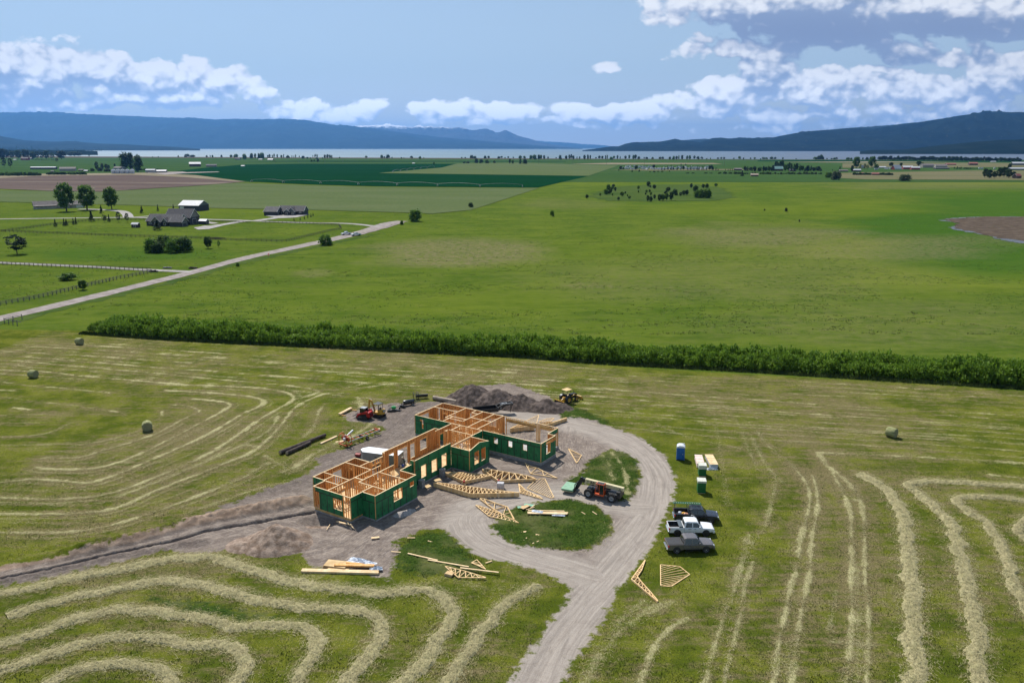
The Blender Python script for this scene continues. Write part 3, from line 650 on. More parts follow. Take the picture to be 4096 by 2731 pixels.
# ------------------------------------------------------------------ loose straw and grass tufts near the camera
def build_tufts():
    rng = np.random.RandomState(5)
    # loose straw along the thin rows
    PX = []; PY = []; AN = []
    for pts, w, st in MED:
        L = crom(pts, 0.3); T = np.gradient(L, axis=0); n = len(L); k = int(n*0.3*26*st)
        i = rng.randint(0, n, k); q = rng.normal(0, 0.55, k)*w*1.1
        a = np.arctan2(T[i, 1], T[i, 0]); PX.append(L[i, 0]-np.sin(a)*q); PY.append(L[i, 1]+np.cos(a)*q); AN.append(a+rng.normal(0, 0.7, k))
    PX = np.concatenate(PX); PY = np.concatenate(PY); AN = np.concatenate(AN)
    k = (PY < 135) & (np.abs(PX) < 90); PX, PY, AN = PX[k], PY[k], AN[k]; n = len(PX)
    V, F = blades(PX, PY, rng.uniform(0.05, 0.16, n), rng.uniform(0.15, 0.5, n), rng.uniform(0.012, 0.03, n), AN, rng.uniform(-0.15, 0.25, n))
    o = link('loose_straw', np_mesh('loose_straw', V, F, [STRAW])); tag(o, 'thin trails of loose pale straw left on the mown field', 'straw', kind='stuff')
    # upright grass blades in the uncut islands
    gx = []; gy = []
    for l in LUSH[:4]+LUSH[5:7]:
        x0, x1 = min(p[0] for p in l), max(p[0] for p in l); y0, y1 = min(p[1] for p in l), max(p[1] for p in l)
        k = int((x1-x0)*(y1-y0)*45); x = rng.uniform(x0-.6, x1+.6, k); y = rng.uniform(y0-.6, y1+.6, k)
        s = poly_sd(x, y, l)+(fbm(x*.8, y*.8, 91, 3)-.5)*3; d = poly_sd(x, y, DIRT)
        for h in HOLES: d = np.minimum(d, -poly_sd(x, y, h))
        ok = (s > 0.1) & (d < 0.15); gx.append(x[ok]); gy.append(y[ok])
    # stubble tufts everywhere near
    k = 150000; y = 62+rng.power(1.6, k)*0+rng.uniform(0, 1, k)**1.5*55; x = rng.uniform(-1, 1, k)*(y*0.72+4)
    d = poly_sd(x, y, DIRT); ok = (d < -0.4) & (fbm(x*.7, y*.7, 93, 4) > 0.42); sx, sy = x[ok], y[ok]
    ex = np.concatenate(gx); ey = np.concatenate(gy)
    def up(x, y, h, w):
        n = len(x); a = rng.uniform(0, 6.28, n); lean = rng.uniform(0.1, 0.6, n)*h; b = rng.uniform(0, 6.28, n)
        V = np.empty((n, 3, 3), np.float32)
        V[:, 0] = np.stack([x-np.cos(a)*w, y-np.sin(a)*w, x*0-0.02], 1); V[:, 1] = np.stack([x+np.cos(a)*w, y+np.sin(a)*w, x*0-0.02], 1)
        V[:, 2] = np.stack([x+np.cos(b)*lean, y+np.sin(b)*lean, h], 1)
        return V.reshape(-1, 3), np.arange(3*n).reshape(n, 3)
    gm = mat('uncut_grass', (0.085, 0.115, 0.026), 0.7, col2=(0.020, 0.042, 0.008), scale=0.5, space='pos', spec=0.2)
    V, F = up(ex, ey, rng.uniform(0.08, 0.32, len(ex))*(.5+fbm(ex*.6, ey*.6, 8, 3)), rng.uniform(0.015, 0.04, len(ex)))
    tag(link('grass', np_mesh('grass', V, F, [gm])), 'tall dark green uncut grass on the islands of the drive', 'grass', kind='stuff')
    sm = mat('stubble_blades', (0.165, 0.175, 0.055), 0.8, col2=(0.055, 0.080, 0.018), scale=0.35, space='pos', spec=0.2)
    V, F = up(sx, sy, rng.uniform(0.06, 0.20, len(sx)), rng.uniform(0.015, 0.045, len(sx)))
    tag(link('stubble', np_mesh('stubble', V, F, [sm])), 'short green stubble tufts of the mown field', 'stubble', kind='stuff')
build_tufts()

# ------------------------------------------------------------------ far fields, roads, lake (sheets stacked a little above the ground)
def field_mat(name, c1, c2, sc=0.06, st=(0.3, 1, 1), c3=None):
    m = bpy.data.materials.new(name); m.use_nodes = True; t = NT(m.node_tree); b = t.n['Principled BSDF']; p = t.pos()
    n = t.noise(t.vm('MULTIPLY', p, st), sc, 6, 0.65); f = t.noise(p, sc*14, 4, 0.7)
    col = t.mix(t.smooth(n, 0.3, 0.7), c1, c2); col = t.mix(t.smooth(f, 0.35, 0.7, 0.35, 0.0), col, tuple(x*0.55 for x in c1))
    if c3: col = t.mix(t.smooth(t.noise(t.vm('MULTIPLY', p, st), sc*0.35, 4, 0.7), 0.5, 0.66), col, c3)
    t.l.new(col, b.inputs['Base Color']); b.inputs['Roughness'].default_value = 1.0; b.inputs['Specular IOR Level'].default_value = 0.0
    return m
def ragged(pts, step, amp, seed):
    L = list(pts)+[pts[0]]; out = []
    rng = random.Random(seed)
    for (x0, y0), (x1, y1) in zip(L[:-1], L[1:]):
        n = max(1, int(math.hypot(x1-x0, y1-y0)/step))
        for k in range(n): out.append((x0+(x1-x0)*k/n+rng.uniform(-amp, amp), y0+(y1-y0)*k/n+rng.uniform(-amp, amp)))
    return out
ragged_ = ragged
def sheet(name, pts, z, m, label=None, kind='structure', edge=0.0):
    bm = bmesh.new(); vs = [bm.verts.new((x, y, z)) for x, y in pts]
    f = bm.faces.new(vs); f.normal_update()
    if f.normal.z < 0: f.normal_flip()
    bmesh.ops.triangulate(bm, faces=bm.faces[:])
    me = bpy.data.meshes.new(name); bm.to_mesh(me); bm.free(); me.materials.append(m)
    return tag(link(name, me), label, kind=kind)
fm_pale = field_mat('pale_crop', (0.088, 0.122, 0.045), (0.112, 0.138, 0.062), 0.02)
fm_dark = field_mat('cloud_shaded_crop', (0.004, 0.034, 0.010), (0.006, 0.043, 0.013), 0.01)  # crop green, with the far cloud shadow put into its dark colour
fm_mid = field_mat('mid_crop', (0.038, 0.082, 0.022), (0.055, 0.100, 0.028), 0.008)
fm_brown = field_mat('ploughed_soil', (0.100, 0.074, 0.066), (0.140, 0.108, 0.092), 0.012, (0.2, 1, 1), (0.20, 0.165, 0.13))
fm_tan = field_mat('dry_stubble', (0.200, 0.170, 0.110), (0.270, 0.235, 0.165), 0.02, (0.15, 1, 1))
fm_dry = field_mat('dry_pasture', (0.115, 0.120, 0.055), (0.180, 0.160, 0.095), 0.02, (0.15, 1, 1))
fm_reed = field_mat('shore_reeds', (0.105, 0.080, 0.060), (0.135, 0.110, 0.080), 0.01)
fm_marsh = field_mat('marsh_reeds', (0.060, 0.046, 0.036), (0.150, 0.118, 0.092), 0.25, (0.6, 1, 1))
fm_lawn = field_mat('lawn', (0.085, 0.150, 0.018), (0.120, 0.180, 0.030), 0.03)
fm_scrub = field_mat('scrub_pasture', (0.045, 0.082, 0.020), (0.085, 0.120, 0.030), 0.05, (0.3, 1, 1))
gravel = mat('road_gravel', (0.31, 0.27, 0.25), 0.95, col2=(0.21, 0.18, 0.165), scale=0.35, space='pos', spec=0.1)
gravel_l = mat('driveway_gravel', (0.36, 0.34, 0.32), 0.95, col2=(0.26, 0.24, 0.225), scale=0.2, space='pos', spec=0.1)
sheet('far_plain', [(-9000, 1150), (9000, 1150), (9000, 4300), (-9000, 4300)], 0.15, fm_mid, 'far green crop plain reaching to the lake')
sheet('crop_field', D((-60, 437), (230, 441.5), (440, 428.5), (545, 420.5), (700, 426), (860, 430.5), (1238, 432.5), (1130, 468), (1082, 483), (990, 492), (960, 490), (700, 482.5), (500, 479), (300, 472), (-60, 463)), 0.30, fm_pale, 'pale green crop field behind the houses')
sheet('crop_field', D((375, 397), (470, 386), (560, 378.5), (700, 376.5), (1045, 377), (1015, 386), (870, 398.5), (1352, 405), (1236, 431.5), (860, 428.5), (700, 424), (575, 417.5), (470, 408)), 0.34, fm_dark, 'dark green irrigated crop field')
sheet('crop_field', D((1050, 376.2), (1200, 374), (1420, 381), (1370, 398), (1352, 404.6), (870, 398), (1015, 385.5)), 0.38, fm_pale, 'pale green wedge of crop beyond the irrigation line')
sheet('ploughed_field', D((-60, 410), (90, 402), (210, 399.5), (330, 399), (450, 406), (560, 418), (540, 420), (440, 428), (230, 441), (110, 439), (-60, 432)), 0.40, fm_brown, 'brown ploughed field with a pale edge')
sheet('stubble_strip', D((-60, 408), (90, 400), (330, 397.5), (450, 403), (565, 418), (545, 418), (430, 408), (300, 402), (90, 405), (-60, 413)), 0.44, fm_tan, 'tan strip along the ploughed field')
sheet('dry_field', D((1928, 398), (2250, 392), (2420, 392), (2420, 416), (2250, 414), (1990, 413), (1928, 410)), 0.42, fm_dry, 'dry tan pasture at the right')
sheet('dry_field', D((1400, 391), (1480, 388.5), (1740, 389), (1760, 391), (1500, 393)), 0.42, fm_dry, 'thin dry strip before the trailer park')
sheet('dry_field', D((1310, 377), (1400, 374.5), (1640, 375), (1660, 377.5), (1400, 378.5)), 0.42, fm_tan, 'thin tan strip near the trailer park')
sheet('dry_field', D((1770, 372.5), (2020, 371.2), (2200, 372.5), (1990, 374.3)), 0.42, fm_tan, 'thin tan strip before the lake at the right')
sheet('dry_field', D((1935, 376), (2250, 374), (2420, 376), (2420, 384), (1935, 386)), 0.38, fm_dry, 'faint dry strip around the red barn')
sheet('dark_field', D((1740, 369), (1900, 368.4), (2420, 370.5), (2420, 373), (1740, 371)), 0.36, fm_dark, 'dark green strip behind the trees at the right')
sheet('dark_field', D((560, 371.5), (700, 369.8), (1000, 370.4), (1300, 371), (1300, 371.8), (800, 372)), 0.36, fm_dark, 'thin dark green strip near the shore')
sheet('shore_reeds', D((-200, 362.4), (300, 362.8), (700, 364), (1200, 366), (1800, 367.3), (2500, 368.3), (2500, 366.2), (1800, 365.2), (1200, 363.2), (300, 359.3), (-200, 358)), 0.5, fm_reed, 'brown reed strip along the lake shore')
sheet('scrub_pasture', ragged(D((1345, 452), (1400, 431), (1480, 425), (1600, 424), (1660, 432), (1690, 452), (1640, 462), (1500, 463), (1400, 462)), 9, 5.0, 4), 0.2, fm_scrub, 'scrubby dark pasture under the wetland trees')
pond_w = mat('pond_water', (0.09, 0.10, 0.11), 0.5, scale=1.0, space='pos', spec=0.3)
sheet('pond', ragged_(D((2162, 507), (2180, 502), (2250, 498), (2420, 498), (2420, 566), (2330, 558), (2290, 549), (2262, 540), (2215, 532), (2180, 524), (2195, 518), (2230, 514), (2190, 512)), 3, 2.2, 8), 0.10, pond_w, 'shallow marsh pond')
sheet('marsh', ragged(D((2168, 504), (2250, 498.5), (2420, 498), (2420, 562), (2350, 555), (2300, 548), (2255, 538), (2222, 530), (2194, 524), (2200, 514)), 3, 2.6, 3), 0.16, fm_marsh, 'brown flattened reeds in the marsh')
# roads
def strip(name, pts, w, z, m, label, step=6.0, rag=0.0):
    L = crom(pts, step); T = np.gradient(L, axis=0); T /= np.linalg.norm(T, axis=1)[:, None]; N = np.stack([-T[:, 1], T[:, 0]], 1)
    ww = w/2 if not hasattr(w, '__len__') else np.interp(np.linspace(0, 1, len(L)), np.linspace(0, 1, len(w)), w)[:, None]/2
    rg = rag*(np.random.RandomState(len(L)).rand(len(L), 2)-0.5)
    A_ = L+N*(ww+rg[:, :1]); B_ = L-N*(ww+rg[:, 1:]); n = len(L)
    V = np.concatenate([np.c_[A_, np.full(n, z)], np.c_[B_, np.full(n, z)]]); i = np.arange(n-1)
    F = np.stack([i, i+n, i+n+1, i+1], 1)
    return tag(link(name, np_mesh(name, V, F, [m])), label, kind='structure')
strip('gravel_road', D((-160, 768), (-40, 742), (0, 732), (150, 697), (300, 661), (440, 626), (560, 594), (680, 568), (790, 544), (850, 528), (890, 514), (925, 508)), [6.5, 6.5, 6.5, 6.5, 7, 8, 9, 10, 10, 9], 0.10, gravel, 'straight gravel road along the pasture', rag=0.6)
strip('driveway', D((440, 625), (400, 623), (350, 621), (200, 613), (0, 604), (-120, 598)), 4.2, 0.13, gravel_l, 'gravel driveway behind the nearest fence')
strip('driveway', D((870, 521), (800, 514), (700, 512), (600, 508.5), (540, 506), (480, 504.5), (400, 502.5), (300, 500), (150, 501.5), (0, 503.5), (-100, 505)), 5.0, 0.12, gravel_l, 'gravel lane running past the farm houses')
strip('driveway', D((560, 508), (520, 515), (480, 521), (450, 523.5)), 6.5, 0.15, gravel_l, 'driveway up to the gabled house')
strip('driveway', D((590, 507), (640, 500), (655, 496), (660, 493)), 7.0, 0.15, gravel_l, 'driveway to the house with the white windows')
strip('driveway', D((295, 500), (292, 493), (280, 486), (250, 483), (205, 481), (180, 481)), 7.0, 0.14, gravel_l, 'curved driveway to the tan ranch house')
strip('driveway', D((495, 514), (470, 510), (440, 509)), 5.0, 0.17, gravel_l, 'gravel spur by the small shed')
strip('driveway', D((300, 500), (340, 497), (380, 492)), 4.0, 0.17, gravel_l, 'faint track to the big barn')
sheet('driveway', D((610, 496), (640, 492), (700, 491.5), (712, 493), (680, 500), (640, 502)), 0.19, gravel_l, 'concrete apron of the white-windowed house')
sheet('yard', D((445, 524), (470, 519), (505, 519), (520, 517), (480, 527), (455, 528)), 0.21, gravel_l, 'gravel apron by the garage of the gabled house')
sheet('yard', D((352, 399), (400, 397), (500, 394.8), (505, 396), (420, 399), (380, 402)), 0.5, gravel, 'gravel yard by the grain bins')
sheet('lane', D((340, 396), (420, 395), (430, 396.6), (340, 398)), 0.52, gravel, 'track beside the grain bins')
spoil = mat('road_spoil', (0.26, 0.21, 0.18), 0.95, col2=(0.13, 0.105, 0.09), scale=0.5, bump=0.1, space='pos')
strip('road_verge', D((-100, 764), (0, 743), (150, 707), (300, 671), (440, 636), (560, 603), (680, 577), (790, 553), (850, 541)), 4.5, 0.07, fm_scrub, 'rough dark grass verge beside the gravel road', step=3, rag=3.0)
strip('road_edge', D((815, 541), (850, 532), (890, 521), (925, 511)), 4.0, 0.16, spoil, 'rough dug soil along the road', rag=2.0)

def water():
    m = bpy.data.materials.new('lake_water'); m.use_nodes = True; t = NT(m.node_tree); b = t.n['Principled BSDF']; p = t.pos()
    n = t.noise(t.vm('MULTIPLY', p, (0.06, 1, 1)), 0.0016, 5, 0.6)
    sx = t.new('ShaderNodeSeparateXYZ'); t.l.new(p, sx.inputs[0])
    rgt = t.smooth(t.m('DIVIDE', sx.outputs[0], t.m('MAXIMUM', sx.outputs[1], 10)), -0.1, 0.45)
    c = t.mix(rgt, t.mix(t.smooth(n, 0.35, 0.65), (0.050, 0.115, 0.150), (0.085, 0.160, 0.200)), t.mix(n, (0.060, 0.085, 0.125), (0.085, 0.110, 0.155)))
    t.l.new(c, b.inputs['Base Color']); b.inputs['Roughness'].default_value = 0.55; b.inputs['Specular IOR Level'].default_value = 0.35
    bp = t.new('ShaderNodeBump'); bp.inputs['Distance'].default_value = 0.4; t.put(bp.inputs['Height'], t.noise(t.vm('MULTIPLY', p, (0.5, 1, 1)), 0.15, 3, 0.6)); t.l.new(bp.outputs[0], b.inputs['Normal'])
    return m
shore = [gs(u, v) for u, v in ((-900, 622), (300, 626.5), (1000, 630), (1600, 632), (2000, 634), (2600, 637), (3200, 639), (4096, 641), (4900, 642))]
sheet('lake', [(-60000, shore[0][1])]+shore+[(60000, shore[-1][1]), (60000, 90000), (-60000, 90000)], 0.8, water(), 'wide pale blue lake')

# ------------------------------------------------------------------ mountains
def mtn_mat(name, c1, c2, snow=None, sc=0.0012, spots=None):
    m = bpy.data.materials.new(name); m.use_nodes = True; t = NT(m.node_tree); b = t.n['Principled BSDF']; p = t.pos()
    n = t.noise(p, sc, 8, 0.65); col = t.mix(t.smooth(n, 0.36, 0.66), c1, c2)
    f = t.noise(p, sc*18, 4, 0.7); col = t.mix(t.smooth(f, 0.4, 0.7, 0.5, 0), col, tuple(x*0.4 for x in c1))
    if spots: col = t.mix(t.smooth(t.noise(p, sc*6, 5, 0.6), 0.64, 0.74, 0, 0.8), col, spots)
    if snow:
        s = t.new('ShaderNodeSeparateXYZ'); t.l.new(p, s.inputs[0])
        k = t.m('ADD', s.outputs[2], t.m('MULTIPLY', t.m('SUBTRACT', t.noise(p, sc*5, 6, 0.7), 0.5), snow[1]))
        col = t.mix(t.smooth(k, snow[0], snow[0]+120), col, (0.75, 0.78, 0.85))
    t.l.new(col, b.inputs['Base Color']); b.inputs['Roughness'].default_value = 1.0; b.inputs['Specular IOR Level'].default_value = 0.0
    return m
def mountain(label, ridge, Yr, depth, m, seed, rough=0.10, extra=()):
    us = np.array([p[0] for p in ridge], float); vs = np.array([p[1] for p in ridge], float)
    U = np.linspace(us[0], us[-1], max(160, int((us[-1]-us[0])/9))); Vv = np.interp(U, us, vs)
    nj = 46; J = np.linspace(0, 1, nj); P = np.zeros((nj, len(U), 3))
    xr = (U-2048)/FPX
    for j, tt in enumerate(J):
        # 0 foot -> 0.6 ridge -> 1 far side
        Y = Yr-depth+depth*tt/0.6
        yc = (Vv-1365.5)/FPX; k = Yr/(CP-yc*SP); H = np.maximum(CAM_H-k*(SP+yc*CP), 2.0); X = xr*k*Y/Yr
        pr = (tt/0.6)**0.85 if tt <= 0.6 else 1-((tt-0.6)/0.4)**1.5
        sc = 1/(depth*0.22)
        nz = fbm(X*sc+seed, np.full_like(X, Y)*sc*0.8, seed, 5, 0.55)-0.5
        rid = np.abs(fbm(X*sc*1.7+9, np.full_like(X, Y)*sc*0.5, seed+4, 5, 0.6)-0.5)
        env = min(1, tt/0.12)*(1-math.exp(-((tt-0.6)/0.05)**2))
        z = H*(pr+(nz*0.55-rid*0.75+0.10)*env*pr**0.5*0.9)+(fbm(X*sc*14, X*0+tt*30, seed+8, 3)-0.5)*H*0.03
        z = z*min(1, tt/0.05)-(3 if tt == 0 or tt == 1 else 0)
        P[j, :, 0] = X; P[j, :, 1] = Y; P[j, :, 2] = z
    n = len(U); idx = np.arange(nj*n).reshape(nj, n)
    F = np.stack([idx[:-1, :-1].ravel(), idx[:-1, 1:].ravel(), idx[1:, 1:].ravel(), idx[1:, :-1].ravel()], 1)
    tag(link('mountain', np_mesh('mountain', P.reshape(-1, 3), F, [m], True)), label, kind='structure')
mF = mtn_mat('forested_slope', (0.012, 0.022, 0.022), (0.026, 0.040, 0.034)); mN = mtn_mat('shaded_forest_slope', (0.006, 0.014, 0.012), (0.016, 0.026, 0.020), sc=0.004)  # mN: dark forest colour with the right hill's shade put into it
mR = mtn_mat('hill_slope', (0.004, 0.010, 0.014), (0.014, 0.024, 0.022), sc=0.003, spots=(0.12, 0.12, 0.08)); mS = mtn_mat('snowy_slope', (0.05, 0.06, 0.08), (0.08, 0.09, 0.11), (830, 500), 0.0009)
mountain('farthest pale blue range at the lake head', [(1950, 556), (2100, 562), (2170, 566), (2250, 570), (2330, 577), (2420, 582), (2480, 590)], 46000, 5000, mF, 11)
mountain('jagged blue range with snow patches', [(1380, 506), (1480, 502), (1560, 498), (1600, 506), (1650, 511), (1665, 504), (1680, 502), (1700, 509), (1720, 505), (1745, 511), (1770, 508), (1800, 514), (1830, 510), (1860, 513), (1880, 521), (1900, 523), (1935, 518), (1960, 522), (1985, 531), (2000, 529), (2025, 524), (2045, 533), (2060, 540), (2110, 553), (2170, 570), (2230, 582), (2300, 592)], 36000, 5000, mS, 23)
mountain('long blue forested mountain across the lake', [(-700, 456), (-200, 452), (0, 450), (130, 449), (260, 452), (390, 460), (520, 464), (700, 472), (760, 470), (840, 478), (940, 476), (1045, 478), (1130, 475), (1220, 481), (1310, 495), (1345, 502), (1400, 505), (1480, 512), (1600, 530), (1750, 548), (1900, 562), (2050, 574), (2200, 586), (2330, 594)], 30000, 5500, mF, 37)
mountain('low dark foothill on the far left shore', [(-500, 530), (0, 545), (100, 562), (200, 567), (300, 567), (400, 575), (500, 578), (600, 584), (700, 588), (800, 596)], 15000, 2500, mF, 41)
mountain('hazy hill behind the right ridge', [(2560, 575), (2640, 568), (2720, 562), (2770, 558), (2810, 556), (2860, 560), (2950, 562), (3200, 545), (3400, 512), (3560, 502), (3660, 490), (3720, 492), (3800, 500)], 16000, 2500, mF, 47)
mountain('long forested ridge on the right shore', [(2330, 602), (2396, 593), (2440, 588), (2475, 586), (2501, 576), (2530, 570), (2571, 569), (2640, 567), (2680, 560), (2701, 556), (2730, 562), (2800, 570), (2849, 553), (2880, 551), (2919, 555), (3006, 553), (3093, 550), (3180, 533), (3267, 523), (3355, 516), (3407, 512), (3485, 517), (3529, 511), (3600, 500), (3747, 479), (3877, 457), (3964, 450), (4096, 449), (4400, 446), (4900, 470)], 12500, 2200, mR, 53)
mountain('near dark wooded hill at the right', [(3440, 606), (3485, 601), (3560, 600), (3616, 599), (3703, 588), (3790, 579), (3921, 566), (4096, 558), (4400, 548), (4900, 545)], 7000, 1200, mN, 59)
mountain('low wooded spit on the left shore', [(-400, 596), (0, 600), (80, 599), (160, 601), (240, 602), (330, 603), (390, 606)], 5600, 500, mN, 61)

# ------------------------------------------------------------------ haze
hz = bpy.data.materials.new('haze_air'); hz.use_nodes = True; t_ = NT(hz.node_tree); t_.n.clear()
ho = t_.new('ShaderNodeOutputMaterial'); hv = t_.new('ShaderNodeVolumePrincipled')
hv.inputs['Color'].default_value = (0.17, 0.46, 1.0, 1); hv.inputs['Density'].default_value = 2.5e-5; hv.inputs['Anisotropy'].default_value = 0.5
t_.l.new(hv.outputs[0], ho.inputs['Volume'])
hb = MB().box(-55000, 55000, -1500, 60000, -2.5, 1650); tag(hb.build('haze', hz), 'thin blue summer haze over the valley', 'haze', kind='stuff')
# ================================================================== the house being framed
lumber = mat('stud_lumber', (0.80, 0.47, 0.19), 0.75, col2=(0.60, 0.32, 0.11), scale=2.2, stretch=(1, 1, 0.35), spec=0.2)
plate_m = mat('plate_lumber', (0.80, 0.62, 0.38), 0.75, col2=(0.66, 0.46, 0.25), scale=1.5, spec=0.2)
osb = mat('osb_inside', (0.56, 0.29, 0.115), 0.85, col2=(0.40, 0.19, 0.07), scale=5.0, spec=0.2)
deck_m = mat('osb_deck', (0.68, 0.50, 0.28), 0.85, col2=(0.50, 0.34, 0.17), scale=0.9, spec=0.2)
rim_m = mat('rim_board', (0.62, 0.42, 0.17), 0.8, col2=(0.45, 0.28, 0.10), scale=2.0, spec=0.2)
zipg = mat('green_sheathing', (0.030, 0.200, 0.075), 0.6, col2=(0.020, 0.145, 0.052), scale=1.1, spec=0.3)
tape_m = mat('black_tape', (0.012, 0.014, 0.013), 0.55, scale=3)
ink_m = mat('panel_ink', (0.008, 0.045, 0.022), 0.6, scale=3)
conc = mat('concrete', (0.36, 0.345, 0.33), 0.9, col2=(0.24, 0.23, 0.22), scale=2.0, bump=0.01, spec=0.2)
slab_m = mat('slab_concrete', (0.50, 0.49, 0.47), 0.85, col2=(0.36, 0.35, 0.33), scale=0.7, spec=0.2)

def text_mesh(body, size, depth=0.006, align='CENTER', bold=0.0):
    c = bpy.data.curves.new('txt', 'FONT'); c.body = body; c.size = size; c.extrude = depth; c.align_x = align; c.align_y = 'CENTER'; c.offset = bold; c.resolution_u = 3
    o = bpy.data.objects.new('txt', c); COL.objects.link(o); dg = bpy.context.evaluated_depsgraph_get()
    me = bpy.data.meshes.new_from_object(o.evaluated_get(dg)); vs = [v.co.copy() for v in me.vertices]; fs = [tuple(p.vertices) for p in me.polygons]
    bpy.data.objects.remove(o); bpy.data.curves.remove(c); bpy.data.meshes.remove(me)
    return vs, fs
def put_text(name, body, size, mtx, m, parent, bold=0.0, depth=0.004):
    vs, fs = text_mesh(body, size, depth, bold=bold); mb = MB(); mb.add([mtx @ v for v in vs], fs)
    return mb.build(name, m, parent, fix=False)
ZIPT = text_mesh('ZIP', 0.30, 0.002, bold=0.01); ZIPS = text_mesh('SYSTEM', 0.17, 0.002)

